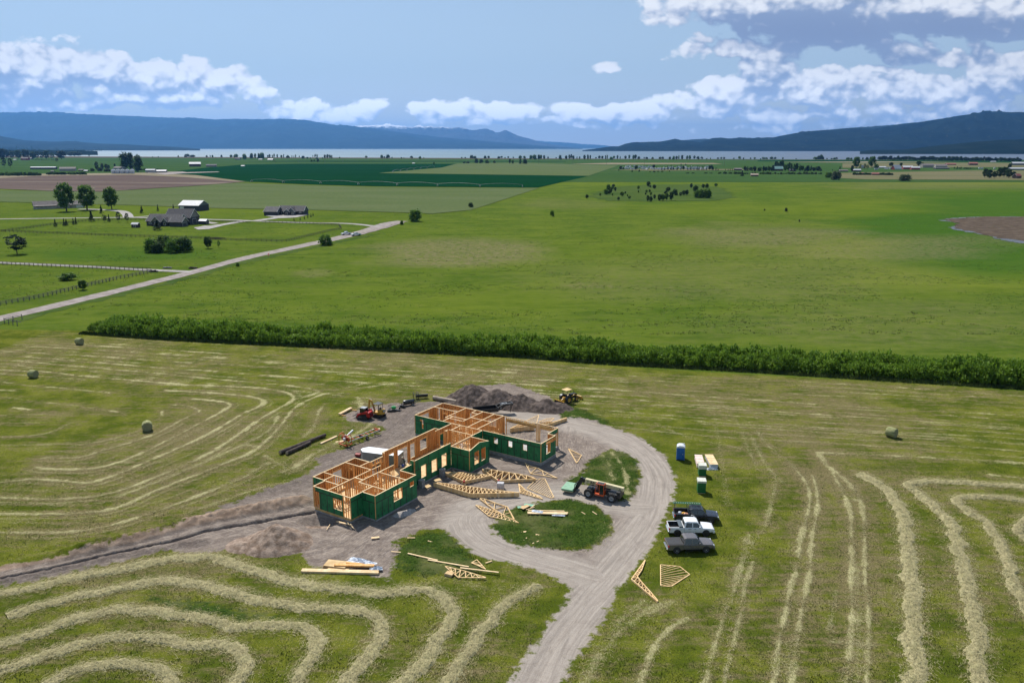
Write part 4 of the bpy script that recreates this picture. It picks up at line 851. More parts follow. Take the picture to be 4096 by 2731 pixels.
house = thing('house_under_construction', 'roofless house under construction with open timber stud walls and green taped sheathing', 'house', (-17.94, 96.73, 0), R(57))
T_W = 0.14
def fill_cells(L, z0, z1, holes):
    xs = sorted({0.0, L, *[min(max(h[0], 0), L) for h in holes], *[min(max(h[1], 0), L) for h in holes]})
    cells = []
    for a, b in zip(xs[:-1], xs[1:]):
        if b-a < 1e-3: continue
        cuts = sorted([(max(h[2], z0), min(h[3], z1)) for h in holes if h[0] < (a+b)/2 < h[1]]); z = z0
        for c0, c1 in cuts:
            if c0 > z+1e-3: cells.append((a, b, z, c0))
            z = max(z, c1)
        if z < z1-1e-3: cells.append((a, b, z, z1))
    return cells
def wall(P, Q, z0, z1, ops=(), ext=0, bare=(), zs=None, gable=0.0, name=None, row=2.44, seed=0, labels=None):
    "ops: (s0, s1, sill, head). ext: +1/-1 = side of P->Q that carries sheathing"
    P = Vector((P[0], P[1], 0)); Q = Vector((Q[0], Q[1], 0)); d = Q-P; L = d.length; d /= L; nrm = Vector((-d.y, d.x, 0))
    M = Matrix(((d.x, nrm.x, 0, P.x), (d.y, nrm.y, 0, P.y), (0, 0, 1, 0), (0, 0, 0, 1)))
    zs = z0 if zs is None else zs
    top = lambda s: z1+gable*(1-abs(2*s/L-1))
    mb = MB(); h = T_W/2; e = 0.002
    ins = [o for o in ops]
    # plates (0.038 thick): bottom in runs between doors, double top plate
    runs = [(0, L)]
    for s0, s1, a, b in ins:
        if a <= z0+0.05: runs = [r for (u, v) in runs for r in ((u, min(v, s0)), (max(u, s1), v)) if r[1]-r[0] > 0.02]
    for u, v in runs: mb.box(u, v, -h, h, z0, z0+0.04, 1, M)
    if gable:
        for u, v in ((0, L/2), (L/2, L)): mb.beam(M @ Vector((u, 0, top(u)-0.04)), M @ Vector((v, 0, top(v)-0.04)), T_W, 0.08, 1)
    else: mb.box(0, L, -h, h, z1-0.085, z1, 1, M)
    s = 0.02; rng = random.Random(seed*7+3)
    marks = [0.02, L-0.02]+[o[0]-0.02 for o in ins]+[o[1]+0.02 for o in ins]+[o[0]-0.06 for o in ins]+[o[1]+0.06 for o in ins]
    n = max(1, int(round(L/0.405)))
    allS = [L*k/n for k in range(1, n)]+marks
    for s in allS:
        if not (0.0 <= s <= L): continue
        zlo, zhi = z0+0.04, top(s)-0.085; segs = [(zlo, zhi)]
        for s0, s1, a, b in ins:
            if s0-0.01 < s < s1+0.01: segs = [(u, min(v, a)) for u, v in segs]+[(max(u, b+0.24), v) for u, v in segs]
        for u, v in segs:
            if v-u > 0.06: mb.box(s-0.019, s+0.019, -h+e, h-e, u, v, 0, M)
    for s0, s1, a, b in ins:
        if b < top(s0)-0.1: mb.box(s0-0.03, s1+0.03, -h+0.01, h-0.01, b, min(b+0.24, z1-0.09), 0, M)
        if a > z0+0.1: mb.box(s0, s1, -h+0.001, h-0.001, a-0.04, a, 1, M)
    if not ext:
        for k in range(max(1, int(L/2.2))):      # blocking
            s = rng.uniform(0.3, max(0.4, L-0.8)); zb = rng.uniform(1.2, 2.4)
            if not any(o[0]-0.4 < s < o[1]+0.1 for o in ins): mb.box(s, min(L, s+0.37), -h+0.01, h-0.01, zb, zb+0.09, 1, M)
    nm = name or ('outer_wall' if ext else 'stud_wall')
    ob = mb.build(nm, [lumber, plate_m], house, fix=False)
    if ext:
        sg = ext; y0 = sg*h; holes = [tuple(o) for o in ins]+list(bare)
        cells = fill_cells(L, zs, z1, holes); sb = MB(); tb = MB(); ib = MB()
        yy = lambda a, b: (min(a, b), max(a, b))
        for a, b, c, dd in cells:
            u, v = yy(y0+sg*0.001, y0+sg*0.009); sb.box(a, b, u, v, c, dd, 1, M)
            u, v = yy(y0+sg*0.009, y0+sg*0.019); sb.box(a, b, u, v, c, dd, 0, M)
            ee = 0.019
        if gable:
            u, v = yy(y0+sg*0.001, y0+sg*0.019)
            sb.prism([(0, z1), (L, z1), (L/2, z1+gable)], u, v, 0, 'y', M)
        def strip_(s0, s1, c0, c1, lift):
            for a, b, c, dd in cells:
                u0, u1, w0, w1 = max(a, s0), min(b, s1), max(c, c0), min(dd, c1)
                if u1-u0 > 0.01 and w1-w0 > 0.01:
                    u, v = yy(y0+sg*0.0195, y0+sg*lift); tb.box(u0, u1, u, v, w0, w1, 0, M)
        zr = zs+row
        strip_(0, L, zr-0.06, zr+0.06, 0.024)
        k = 0; s = 1.22
        while s < L-0.2: strip_(s-0.06, s+0.06, zs, zr-0.05, 0.0225); s += 1.22
        s = 0.61+1.22*(seed % 2)
        while s < L-0.2: strip_(s-0.06, s+0.06, zr+0.05, z1, 0.0225); s += 2.44
        s = 0.61
        rot = Matrix.Rotation(R(90), 4, 'X')
        while s < L-0.15:
            ok = not any(o[0]-0.35 < s < o[1]+0.35 and o[2] < zs+1.4 and o[3] > zs+0.4 for o in holes)
            if ok:
                for (vs, fs), zz, so in ((ZIPT, zs+0.55+0.5*((k*7) % 3)/2, -0.25), (ZIPS, zs+1.35, 0.25), (ZIPS, zs+0.7, 0.4)):
                    if s+so < 0.1 or s+so > L-0.15: continue
                    pl = Matrix.Translation((s+so, y0+sg*0.0225, zz))
                    r2 = Matrix.Rotation(R(90), 4, 'Y')
                    base = Matrix.Rotation(R(90), 4, 'X') if sg < 0 else Matrix.Rotation(R(180), 4, 'Z') @ Matrix.Rotation(R(90), 4, 'X')
                    mm = M @ pl @ r2 @ base
                    ib.add([mm @ v for v in vs], fs)
            s += 1.22; k += 1
        sh = sb.build('sheathing', [zipg, osb], ob, fix=False)
        if tb.v: tb.build('seam_tape', tape_m, sh, fix=False)
        if ib.v: ib.build('panel_print', ink_m, sh, fix=False)
    return ob
TOP, TALL, FL = 3.6, 4.15, 0.55
H = 0.07
# left wing (coordinates: a along the house, b across it)
wall((0, H), (8.4, H), FL, TOP, [(3.55, 5.35, 1.35, 2.9), (6.95, 7.8, 2.25, 2.95)], -1, zs=0.12, seed=1)
wall((H, 2.38), (H, 0.14), FL, TOP, [], -1, zs=0.12, seed=2)
wall((-2.2, 2.38), (0.14, 2.38), FL, TOP, [], -1, zs=FL, seed=3)
wall((-2.13, 9.08), (-2.13, 2.45), FL, TOP, [(3.55, 5.15, 1.3, 2.85)], -1, [(0, 0.95, FL, 2.95), (5.35, 6.9, 0, 3.7), (0, 0.25, 2.9, 3.7)], zs=FL, seed=4)
wall((0, 9.22), (-2.2, 9.22), FL, TOP, [], -1, zs=FL, seed=5)
wall((0.07, 11.53), (0.07, 9.29), FL, TOP, [], -1, zs=0.2, seed=6)
wall((0, 11.6), (8.3, 11.6), FL, TOP, [(3.7, 5.5, 1.0, 2.85)], 1, zs=0.2, seed=7)
wall((8.3, 8.67), (8.3, 11.53), FL, TOP, [], -1, zs=0.2, seed=8)
wall((8.37, 8.6), (11.05, 8.6), FL, TOP, [(0.25, 0.95, 1.2, 2.7), (1.15, 2.1, 0.55, 2.75)], 1, [(0, 2.9, 2.6, 3.7)], zs=0.2, seed=9)
wall((8.33, 0.14), (8.33, 2.9), FL, TOP, [], -1, zs=0.12, seed=10)
wall((8.4, 2.97), (11.1, 2.97), FL, TOP, [(0.6, 1.5, 0.9, 2.8)], -1, zs=0.12, seed=11)
for P, Q, ops in [((2.0, 11.5), (2.0, 6.65), [(3.2, 4.0, .5, 2.6)]), ((0.14, 9.5), (1.93, 9.5), []), ((0, 9.1), (0, 6.65), [(1.2, 2.0, .5, 2.6)]),
                  ((-2.06, 6.58), (6.2, 6.58), [(2.4, 3.3, .5, 2.6), (7.0, 7.9, .5, 2.6)]), ((6.38, 6.5), (8.2, 6.5), []), ((6.3, 11.5), (6.3, 6.6), [(0.6, 1.4, .5, 2.6)]),
                  ((6.4, 8.8), (8.2, 8.8), []), ((3.05, 6.5), (3.05, 5.12), []), ((2.27, 5.05), (9.4, 5.05), [(4.4, 5.3, .5, 2.6)]), ((6.28, 4.97), (6.28, 0.15), [(3.4, 4.2, .5, 2.6)]),
                  ((2.2, 5.1), (2.2, 0.15), [(0.8, 1.6, .5, 2.6)]), ((0.1, 2.45), (2.12, 2.45), [])]:
    wall(P, Q, FL, TOP, ops, seed=int(P[0]*3+Q[1]*5))
# great room
wall((11.17, 2.6), (19.62, 2.6), FL, TALL, [(1.3, 2.5, 1.0, 2.85), (3.75, 5.05, 1.0, 2.85), (6.15, 7.4, 1.0, 2.95)], -1, zs=0.15, seed=12)
wall((11.1, 3.3), (11.1, 2.67), FL, TALL, [], -1, zs=0.5, seed=13)
wall((11.1, 8.7), (23.5, 8.7), FL, TALL, [(1.25, 2.5, .5, 3.3), (3.3, 5.6, .5, 3.35), (6.2, 7.35, 1.1, 3.35), (8.6, 10.3, 1.6, 3.3)], 1, zs=0.3, seed=14)
wall((11.1, 8.62), (11.1, 8.3), FL, TALL, [], 0, seed=15)
wall((23.57, 8.76), (23.57, 7.85), FL, TALL, [], 0, seed=16)
wall((23.57, 6.75), (23.57, 6.2), FL, TALL, [], 0, seed=17)
wall((23.66, 8.78), (28.0, 8.78), FL, TOP, [(1.2, 2.2, .5, 2.6)], 1, zs=0.3, seed=18)
# bay
wall((19.77, 2.53), (19.77, -0.86), FL, TOP, [], -1, zs=0.12, seed=19)
wall((19.7, -0.93), (24.85, -0.93), FL, TOP, [(1.2, 2.4, 0.95, 2.95), (3.0, 4.15, 0.95, 2.95)], -1, zs=0.12, gable=0.55, seed=20)
wall((24.78, -0.86), (24.78, 2.53), FL, TOP, [], -1, zs=0.12, seed=21)
hb_ = MB(); hb_.box(19.84, 24.7, 2.53, 2.67, 3.25, TOP-0.002, 0); hb_.build('header_beam', plate_m, house)
wall((24.85, 2.6), (28.05, 2.6), FL, TOP, [(1.1, 2.1, 1.0, 2.8)], -1, zs=0.2, seed=22)
# right wing and garage
wall((28.2, 2.53), (28.2, -8.38), 0.45, TOP, [(2.2, 2.95, 1.9, 2.85), (4.95, 5.7, 1.9, 2.85), (7.7, 8.45, 1.9, 2.85)], -1, zs=0.5, seed=23)
wall((28.13, -8.45), (32.6, -8.45), 0.45, TOP, [(1.55, 2.85, 1.35, 2.85)], -1, [(1.4, 4.5, 2.85, 3.45)], zs=0.5, seed=24)
wall((32.55, -8.38), (32.55, -7.13), 0.45, TOP, [], -1, zs=0.5, seed=25)
wall((32.62, -7.06), (35.85, -7.06), 0.45, TOP, [(0.25, 3.0, 0.4, 2.85)], -1, [(3.0, 3.4, 0, 3.7)], zs=0.5, seed=26)
wall((35.9, -7.0), (35.9, 3.45), 0.45, TOP, [(0.35, 3.35, 0.4, 2.75), (4.1, 10.0, 0.4, 2.75)], 0, seed=27)
gb = MB(); gb.box(35.84, 35.96, -6.75, -3.6, 2.72, 3.3); gb.box(35.84, 35.96, -2.95, 3.15, 2.72, 3.3); gb.build('garage_header', rim_m, house)
wall((35.9, 3.52), (35.9, 11.53), FL, TOP, [(1.6, 3.3, 1.3, 2.7), (6.4, 7.2, 0.9, 2.8)], -1, zs=0.3, seed=28)
wall((35.97, 11.6), (35.97, 16.6), FL, TOP, [(1.8, 2.7, .5, 2.7)], -1, zs=0.3, seed=29)
wall((28.1, 16.68), (35.9, 16.68), FL, TOP, [(1.5, 3.8, 1.3, 3.0), (6.2, 7.0, 0.9, 2.9)], 1, zs=0.3, seed=30)
wall((28.17, 16.6), (28.17, 8.86), FL, TOP, [(1.45, 1.75, 1.45, 3.05)], -1, [(1.05, 1.46, 2.75, 3.05)], zs=0.2, seed=31)
for P, Q, ops in [((28.17, 8.7), (28.17, 2.67), [(1.0, 1.9, .5, 2.6)]), ((33.4, 16.6), (33.4, 11.65), [(1.8, 2.7, .5, 2.6)]), ((29.9, 11.55), (35.8, 11.55), [(1.5, 2.4, .5, 2.6)]), ((30.0, 11.45), (30.0, 7.98), [(1.0, 1.9, .5, 2.6)]),
                  ((31.0, 11.45), (31.0, 8.0), []), ((30.1, 7.9), (35.8, 7.9), [(2.2, 3.1, .5, 2.6)]), ((34.4, 9.25), (35.8, 9.25), []), ((34.4, 9.15), (34.4, 8.0), []), ((28.25, 10.75), (30.9, 10.75), []),
                  ((32.3, 7.82), (32.3, 3.8), [(0.5, 1.3, .5, 2.6)]), ((28.25, 5.55), (32.2, 5.55), [(0.5, 1.4, .5, 2.6)]), ((32.4, 5.55), (35.8, 5.55), []), ((28.3, 3.7), (35.8, 3.7), []),
                  ((25.5, 6.95), (28.05, 6.95), []), ((25.5, 7.4), (25.5, 2.67), [(0.9, 1.7, .5, 2.6), (2.8, 3.6, .5, 2.6)]), ((24.8, 7.5), (25.4, 7.5), [])]:
    wall(P, Q, FL, TOP, ops, seed=int(P[0]*3+Q[1]*5))
gp = MB()
for y in (-3.58, -3.36, -3.12): gp.box(35.83, 35.97, y, y+0.13, 0.46, 3.5)
gp.build('garage_post', plate_m, house)
# floors and foundation
fb = MB()
for x0, x1, y0, y1 in [(-2.2, 0.0, 2.45, 9.2), (0.002, 8.398, 0.01, 11.6), (8.4, 11.1, 2.9, 8.6), (11.102, 28.1, 2.6, 8.7), (19.7, 24.85, -0.93, 2.598), (28.102, 35.95, 3.6, 16.68)]: fb.box(x0, x1, y0, y1, 0.52, FL-0.003)
fb.build('floor_deck', deck_m, house)
rb = MB()
for x0, x1, y0, y1 in [(-2.19, 0.01, 2.46, 9.15), (0.03, 8.37, 0.03, 11.5), (8.41, 11.1, 2.95, 8.55), (11.11, 28.1, 2.63, 8.62), (19.73, 24.8, -0.9, 2.6), (28.2, 35.9, 3.7, 16.6)]: rb.box(x0, x1, y0, y1, 0.22, 0.515)
rb.build('rim_joist', rim_m, house)
cb = MB()
for x0, x1, y0, y1, z0 in [(-2.24, -1.9, 2.40, 9.2, 0.0), (-1.88, 0.01, 2.41, 2.6, -.3), (0.012, 8.45, -0.05, 0.25, -.5), (-0.04, 0.26, 0.26, 2.38, -.5), (8.2, 8.46, 0.26, 2.85, -.5), (8.47, 11.1, 2.86, 3.1, -.5), (11.11, 19.68, 2.5, 2.7, -.5), (19.66, 24.9, -1.0, -0.8, -.5), (19.65, 19.85, -0.79, 2.49, -.5), (24.7, 24.9, -0.79, 2.49, -.5),
                           (24.92, 28.1, 2.5, 2.7, -.5), (0.0, 8.4, 11.4, 11.68, -.5), (28.1, 28.25, 2.8, 16.7, -.5), (35.8, 36.03, 3.6, 16.7, -.5), (28.3, 35.7, 16.6, 16.76, -.5)]: cb.box(x0, x1, y0, y1, z0, 0.21)
for x0, x1, y0, y1 in [(28.06, 28.3, -8.56, 2.48), (28.32, 32.68, -8.57, -8.32), (32.45, 32.69, -8.3, -7.2), (32.47, 36.0, -7.18, -6.95), (35.75, 36.01, -6.93, -6.6), (35.75, 36.0, -3.7, -2.9), (35.75, 36.0, 3.1, 3.6)]: cb.box(x0, x1, y0, y1, -0.5, 0.44)
cb.build('foundation', conc, house)
sb_ = MB(); sb_.box(28.32, 35.74, -6.94, 3.55, -0.3, 0.30); sb_.box(28.33, 32.44, -8.3, -6.95, -0.3, 0.298); sb_.build('garage_slab', slab_m, house)
# wedge of darkness under the undermined corner is a real gap: footing posts only
fp = MB(); fp.box(-2.1, -1.9, 8.6, 9.0, -1.2, 0.0); fp.box(-2.1, -1.9, 2.6, 3.0, -1.2, 0.0); fp.build('footing', conc, house)

def hp(a, b, z=0):
    c, s = math.cos(R(57)), math.sin(R(57)); return (-17.94+a*c-b*s, 96.73+a*s+b*c, z)
# loose things in and around the house
def plank_thing(name, label, cat, p, q, w, h, z=0.02, m=None, n=1, group=None):
    p = Vector((p[0], p[1], z)); q = Vector((q[0], q[1], z)); c = (p+q)/2; L = (q-p).length; rz = math.atan2(q.y-p.y, q.x-p.x)
    mb = MB(); k = n
    for i in range(k): mb.box(-L/2+random.uniform(0, .15), L/2-random.uniform(0, .15), -w/2+i*w/k+0.004, -w/2+(i+1)*w/k-0.004, 0, h*random.uniform(.93, 1))
    o = mb.build(name, m or plate_m, None, (c.x, c.y, z), rz); return tag(o, label, cat, group)
block = mat('grey_pier_block', (0.30, 0.30, 0.30), 0.9, col2=(0.19, 0.19, 0.19), scale=3, bump=0.02, spec=0.2)
for (x, y, lb) in [(570, 1188, 'grey concrete block pier standing before the rightmost great room window'), (293, 1338, 'grey concrete block pier standing before the left great room window'), (None, None, 'grey concrete block pier behind the house, seen through the widest wall opening')]:
    p = gs(1600+x/3.36, 1550+y/3.36) if x else hp(15.3, 11.3)[:2]
    hh = 1.35 if x else 1.9
    t_ = thing('concrete_pier', lb, 'pier', (p[0], p[1], 0), R(57), 'concrete block piers around the house')
    mb = MB()
    for k in range(int(hh/0.2)): mb.box(-.34, .34, -.34, .34, k*.2-.1, k*.2+.095)
    mb.build('block_stack', block, t_, bevel=0.008)
    MB().box(-.36, .36, -.36, .36, int(hh/.2)*.2-.095, int(hh/.2)*.2-.03).build('cap', conc, t_)
for i, (x, y, lb) in enumerate([(500, 1245, 'tan plywood scrap leaning on the soil beside the nearer pier'), (372, 1330, 'tan plywood scrap on the ground below the left pier')]):
    p = gs(1600+x/3.36, 1550+y/3.36); mb = MB(); mb.box(-.55, .55, -.4, .4, 0, .03); o = mb.build('plywood_scrap', deck_m, None, (p[0], p[1], .06), R(30+20*i)); tag(o, lb, 'plywood', 'plywood scraps by the house')
# scissor lift / ladders inside the bay
ym = mat('yellow_paint', (0.62, 0.38, 0.03), 0.45, scale=3); wm = mat('white_paint', (0.72, 0.73, 0.74), 0.45, scale=3, var=.08)
for i, (a, b, c_) in enumerate([(21.9, 3.0, ym), (23.4, 3.3, wm)]):
    x, y, _ = hp(a, b); t_ = thing('step_ladder', ['yellow step ladder standing open behind the bay window wall', 'white aluminium step ladder standing at the right inside the bay'][i], 'ladder', (x, y, FL), R(20+50*i), 'ladders inside the house')
    for sx in (-1, 1):
        mb = MB()
        for sy in (-.25, .25): mb.beam((sx*.45, sy, 0), (sx*.05, sy*.6, 2.4), .05, .04)
        if sx > 0:
            for k in range(1, 8): mb.box(.45-.4*k/8-.05, .45-.4*k/8+.05, -.24+.1*k/8, .24-.1*k/8, k*.29, k*.29+.03)
        mb.build('ladder_side', c_, t_)
x, y, _ = hp(33.2, -1.5); bm_ = mat('black_plastic', (0.02, 0.02, 0.022), 0.4, scale=3, spec=.6)
mb = MB(); rr = random.Random(4)
for k in range(26):
    u = k/26*5-2.5; v = rr.uniform(-.25, .25); mb.lathe([(0, .02), (.3, .06), (.24, .16+.12*rr.random()), (0, .22+.12*rr.random())], (u, v, 0), n=7, sm=False)
tag(mb.build('plastic_sheeting', bm_, None, (hp(29.4, -1.6)[0], hp(29.4, -1.6)[1], .30), R(-33)), 'crumpled black plastic sheeting lying on the garage slab', 'plastic sheet')
# ================================================================== trusses and lumber
truss_m = mat('truss_lumber', (0.80, 0.58, 0.32), 0.75, col2=(0.64, 0.42, 0.19), scale=1.6, spec=0.2)
strap_m = mat('white_strap', (0.6, 0.6, 0.6), 0.4); red_m = mat('red_tag', (0.5, 0.02, 0.02), 0.5)
def Z4(x, y): return (1700+x/2.613, 1750+y/2.613)
def Z7(x, y): return (1950+x/5.227, 1520+y/5.227)
def Z6(x, y): return (2500+x/2.24, 1750+y/2.24)
def Z8(x, y): return (1150+x/2.476, 2050+y/2.476)
def samp(L, n):
    L = [Vector(p) for p in L]; d = [0]
    for a, b in zip(L[:-1], L[1:]): d.append(d[-1]+(b-a).length)
    out = []
    for k in range(n):
        t = d[-1]*k/(n-1)
        for i in range(len(L)-1):
            if t <= d[i+1]+1e-6: out.append(L[i].lerp(L[i+1], (t-d[i])/max(1e-6, d[i+1]-d[i]))); break
    return out
TG = 'roof trusses lying around the house'
def truss(zf, A_, B_, h, label, webs=6, mode='zig', layers=1, straps=(), marks=(), close=True, lt=0.042):
    "A_, B_: the two chords, traced on the top layer at height h"
    A3 = [Vector((*gs(*zf(*p), z=h), 0)) for p in A_]; B3 = [Vector((*gs(*zf(*p), z=h), 0)) for p in B_]
    c = sum(A3+B3, Vector())/len(A3+B3); A3 = [p-c for p in A3]; B3 = [p-c for p in B3]
    name = 'truss_bundle' if layers > 2 else 'roof_truss'
    t_ = thing(name, label, 'truss', (c.x, c.y, 0), 0, TG)
    mb = MB(); w = 0.10
    def chord(L, dz=0.0):
        for a, b in zip(L[:-1], L[1:]): mb.beam(a+Vector((0, 0, dz)), b+Vector((0, 0, dz)), w, lt)
    chord(A3); chord(B3, 0.002)
    if close:
        if (A3[0]-B3[0]).length > .1: mb.beam(A3[0], B3[0], w, lt*.98)
        if (A3[-1]-B3[-1]).length > .1: mb.beam(A3[-1], B3[-1], w, lt*.97)
    a = samp(A3, webs+2); b = samp(B3, webs+2)
    for k in range(1, webs+1):
        if mode in ('zig', 'both'): mb.beam(a[k], b[k], .075, lt*.8)
        if mode == 'zig': mb.beam(b[k], a[min(k+1, webs+1)], .075, lt*.75)
        if mode == 'par': mb.beam(a[k], b[k], .06, lt*.8)
    if mode == 'zig': mb.beam(b[0], a[1], .075, lt*.7)
    me = mb.mesh('truss', truss_m, fix=False)
    for k in range(layers):
        o = link('truss' if layers > 1 else 'frame', me, t_, (random.uniform(-.03, .03)*(k > 0), random.uniform(-.03, .03)*(k > 0), h-lt/2-k*(lt+0.002)))
    if layers > 2:
        L = A3
        for (i, f) in straps:
            p = L[i].lerp(L[i+1], f); d = (L[i+1]-L[i]).normalized(); n = Vector((-d.y, d.x, 0)); sb = MB()
            for s in (-1, 1): sb.beam(p+n*s*(w/2+.045)+Vector((0, 0, .02)), p+n*s*(w/2+.045)+Vector((0, 0, h+.012)), .03, .008, 0, up=n)
            sb.build('strap', strap_m, t_)
        for (i, f) in marks:
            p = L[i].lerp(L[i+1], f); sb = MB(); sb.box(p.x-.13, p.x+.13, p.y-.13, p.y+.13, h*.55, h+.02); sb.build('red_marker', red_m, t_)
    return t_
truss(Z4, [(205, 358), (410, 452), (680, 395)], [(282, 358), (400, 362), (520, 373), (678, 388)], .52, 'truss bundle with criss-cross webs beside the concrete pier, under the bay wall', 12, 'zig', 11, ((0, .6), (1, .5)), ((0, .99),))
truss(Z4, [(600, 328), (770, 443), (1155, 427)], [(640, 322), (860, 357), (1000, 380), (1118, 405)], .45, 'truss bundle with wide open webs in front of the bay', 7, 'zig', 10, ((1, .3), (1, .7)), ((0, .99),))
truss(Z4, [(90, 467), (480, 582), (985, 572)], [(140, 467), (330, 490), (520, 515), (740, 545), (938, 565)], .68, 'longest truss bundle on the site, with a low side of stacked planks', 20, 'zig', 15, ((0, .5), (1, .3), (1, .55), (1, .9)))
truss(Z4, [(1045, 258), (1105, 372), (1382, 418)], [(1085, 290), (1180, 317), (1345, 405)], .13, 'single open truss lying between the garage corner and the bundles', 3, 'zig', 2)
truss(Z4, [(980, 478), (997, 570), (1230, 636)], [(1000, 495), (1050, 545), (1197, 610)], .18, 'narrow two-layer truss pointing down from the grey cube', 9, 'zig', 3)
truss(Z4, [(1068, 525), (1320, 628), (1348, 622)], [(1165, 430), (1252, 425), (1348, 622)], .09, 'wide ladder-like lattice truss panel lying left of the fork lift load', 13, 'par', 1)
truss(Z4, [(575, 632), (720, 745), (870, 830), (930, 850)], [(620, 635), (770, 690), (862, 720), (932, 845)], .24, 'arched truss with a kinked top chord at the edge of the lower island', 3, 'zig', 4)
truss(Z4, [(530, 700), (672, 817), (800, 845), (978, 886)], [(570, 710), (720, 760), (940, 862)], .18, 'slim truss lying across the driveway onto the lower grass island', 12, 'zig', 3)
truss(Z4, [(1500, 112), (1585, 260)], [(1500, 112), (1637, 182), (1590, 258)], .08, 'small triangular truss alone on the dirt right of the garage', 8, 'par', 2)
truss(Z7, [(475, 1003), (800, 965), (975, 958)], [(555, 965), (800, 860), (975, 955)], .85, 'tall bundle of trusses behind the garage, nearest the garage opening', 14, 'par', 18, ((0, .5),))
truss(Z7, [(1010, 945), (1310, 905), (1662, 785)], [(1060, 900), (1330, 870), (1450, 850), (1640, 778)], .60, 'long truss bundle behind the garage, reaching furthest right', 5, 'zig', 13, ((1, .5),))
truss(Z7, [(560, 965), (1030, 890), (1075, 722)], [(560, 965), (820, 840), (1075, 722)], 1.0, 'steep triangular truss with close webs on top of the pile behind the garage', 12, 'par', 2)
truss(Z7, [(1075, 868), (1310, 865), (1392, 790)], [(1075, 862), (1240, 800), (1392, 790)], .78, 'small low truss in the middle of the pile behind the garage', 9, 'par', 2)
truss(Z6, [(180, 1092), (58, 1262), (292, 1462)], [(180, 1096), (150, 1180), (110, 1240), (150, 1290), (240, 1390), (292, 1452)], .22, 'V-shaped scissor truss on the grass right of the drive', 12, 'zig', 4)
truss(Z6, [(318, 1135), (320, 1322), (410, 1330)], [(318, 1135), (490, 1150), (580, 1222), (415, 1328)], .07, 'five-sided lattice truss panel on the grass below the parked trucks', 12, 'par', 1)
truss(Z8, [(1560, 527), (1690, 637), (1962, 640)], [(1565, 527), (1740, 570), (1962, 636)], .3, 'small truss at the bottom of the grass wedge, next to the plywood box', 7, 'zig', 2)
truss(Z8, [(1875, 462), (1920, 510), (1962, 556)], [(1875, 462), (1820, 493), (1925, 535)], .25, 'tiny triangular truss end beside the lower loop of the drive', 2, 'zig', 1)

plank_thing('beam_bundle', 'long straight bundle of laminated planks closest to the windrows', 'lumber', gs(*Z8(135, 583)), gs(*Z8(910, 603)), .62, .26, n=4)
plank_thing('plank_stack', 'reddish brown planks across the plywood sheets', 'lumber', gs(*Z8(465, 545)), gs(*Z8(870, 553)), .45, .18, z=.30, m=lumber, n=3)
plank_thing('plank_stack', 'brown planks lying just behind the reddish planks', 'lumber', gs(*Z8(575, 520)), gs(*Z8(845, 548)), .3, .16, z=.28, m=lumber, n=2)
p = gs(*Z8(478, 525)); mb = MB()
for k in range(7): mb.box(-1.35+.02*k, 1.3+.03*k, -.75+.05*(k % 2), .75, k*.045, k*.045+.035)
tag(mb.build('plywood_stack', deck_m, None, (p[0], p[1], .02), R(-12)), 'skewed stack of yellow plywood sheets at the left of the lumber heap', 'plywood')
p = gs(*Z8(510, 560)); tag(MB().box(-1.2, 1.2, -.6, .6, 0, .05).build('plywood_sheet', deck_m, None, (p[0], p[1], .12), R(-20)), 'single plywood sheet poking out under the brown planks', 'plywood')
wrap_m = mat('white_wrap', (0.62, 0.66, 0.72), 0.35, col2=(0.42, 0.47, 0.55), scale=4, bump=0.03)
def crumple(name, label, c, rx, ry, h, rz, m, seed, n=16, cat='plastic sheet', z=0.0):
    rng = np.random.RandomState(seed); u, v = np.meshgrid(np.linspace(-1, 1, n), np.linspace(-1, 1, n)); r = np.clip(1-(u**4+v**4)**.5, 0, 1)
    X = u*rx*(1+.2*rng.rand(n, n)); Y = v*ry*(1+.2*rng.rand(n, n)); Zz = h*r*(.4+.9*rng.rand(n, n))
    idx = np.arange(n*n).reshape(n, n); F = np.stack([idx[:-1, :-1].ravel(), idx[:-1, 1:].ravel(), idx[1:, 1:].ravel(), idx[1:, :-1].ravel()], 1)
    return tag(link(name, np_mesh(name, np.stack([X.ravel(), Y.ravel(), Zz.ravel()], 1), F, [m]), None, (c[0], c[1], z+.01), rz), label, cat)
crumple('plastic_wrap', 'crumpled white and blue wrap over the lumber heap', gs(*Z8(735, 510)), 1.6, .6, .35, R(-25), wrap_m, 2, z=.25)
crumple('plastic_wrap', 'torn grey wrap at the right end of the plank bundle', gs(*Z8(880, 572)), .65, .35, .3, R(15), wrap_m, 3, z=.2)
mb = MB(); 
for k in range(6): mb.box(-.5+.03*k, .5+.02*k, -.35, .35, k*.06, k*.06+.05)
p = gs(*Z8(1598, 620)); tag(mb.build('plywood_box', deck_m, None, (p[0], p[1], .02), R(-25)), 'small block of stacked plywood cut-offs beside the little truss', 'plywood')
plank_thing('plank', 'long board across the grass wedge, uppermost of three', 'plank', gs(*Z8(1190, 422)), gs(*Z8(1488, 492)), .20, .07, z=.26, group='boards on the grass wedge')
plank_thing('plank', 'long board across the grass wedge, middle one of three', 'plank', gs(*Z8(1380, 485)), gs(*Z8(1805, 557)), .20, .07, z=.26, group='boards on the grass wedge')
plank_thing('plank', 'long board across the grass wedge, passing behind the small truss', 'plank', gs(*Z8(1700, 565)), gs(*Z8(2103, 613)), .20, .07, z=.26, group='boards on the grass wedge')
plank_thing('plank_stack', 'two boards at the back of the lower grass island', 'lumber', gs(*Z4(1075, 784)), gs(*Z4(1465, 792)), .22, .10, z=.3, n=2)
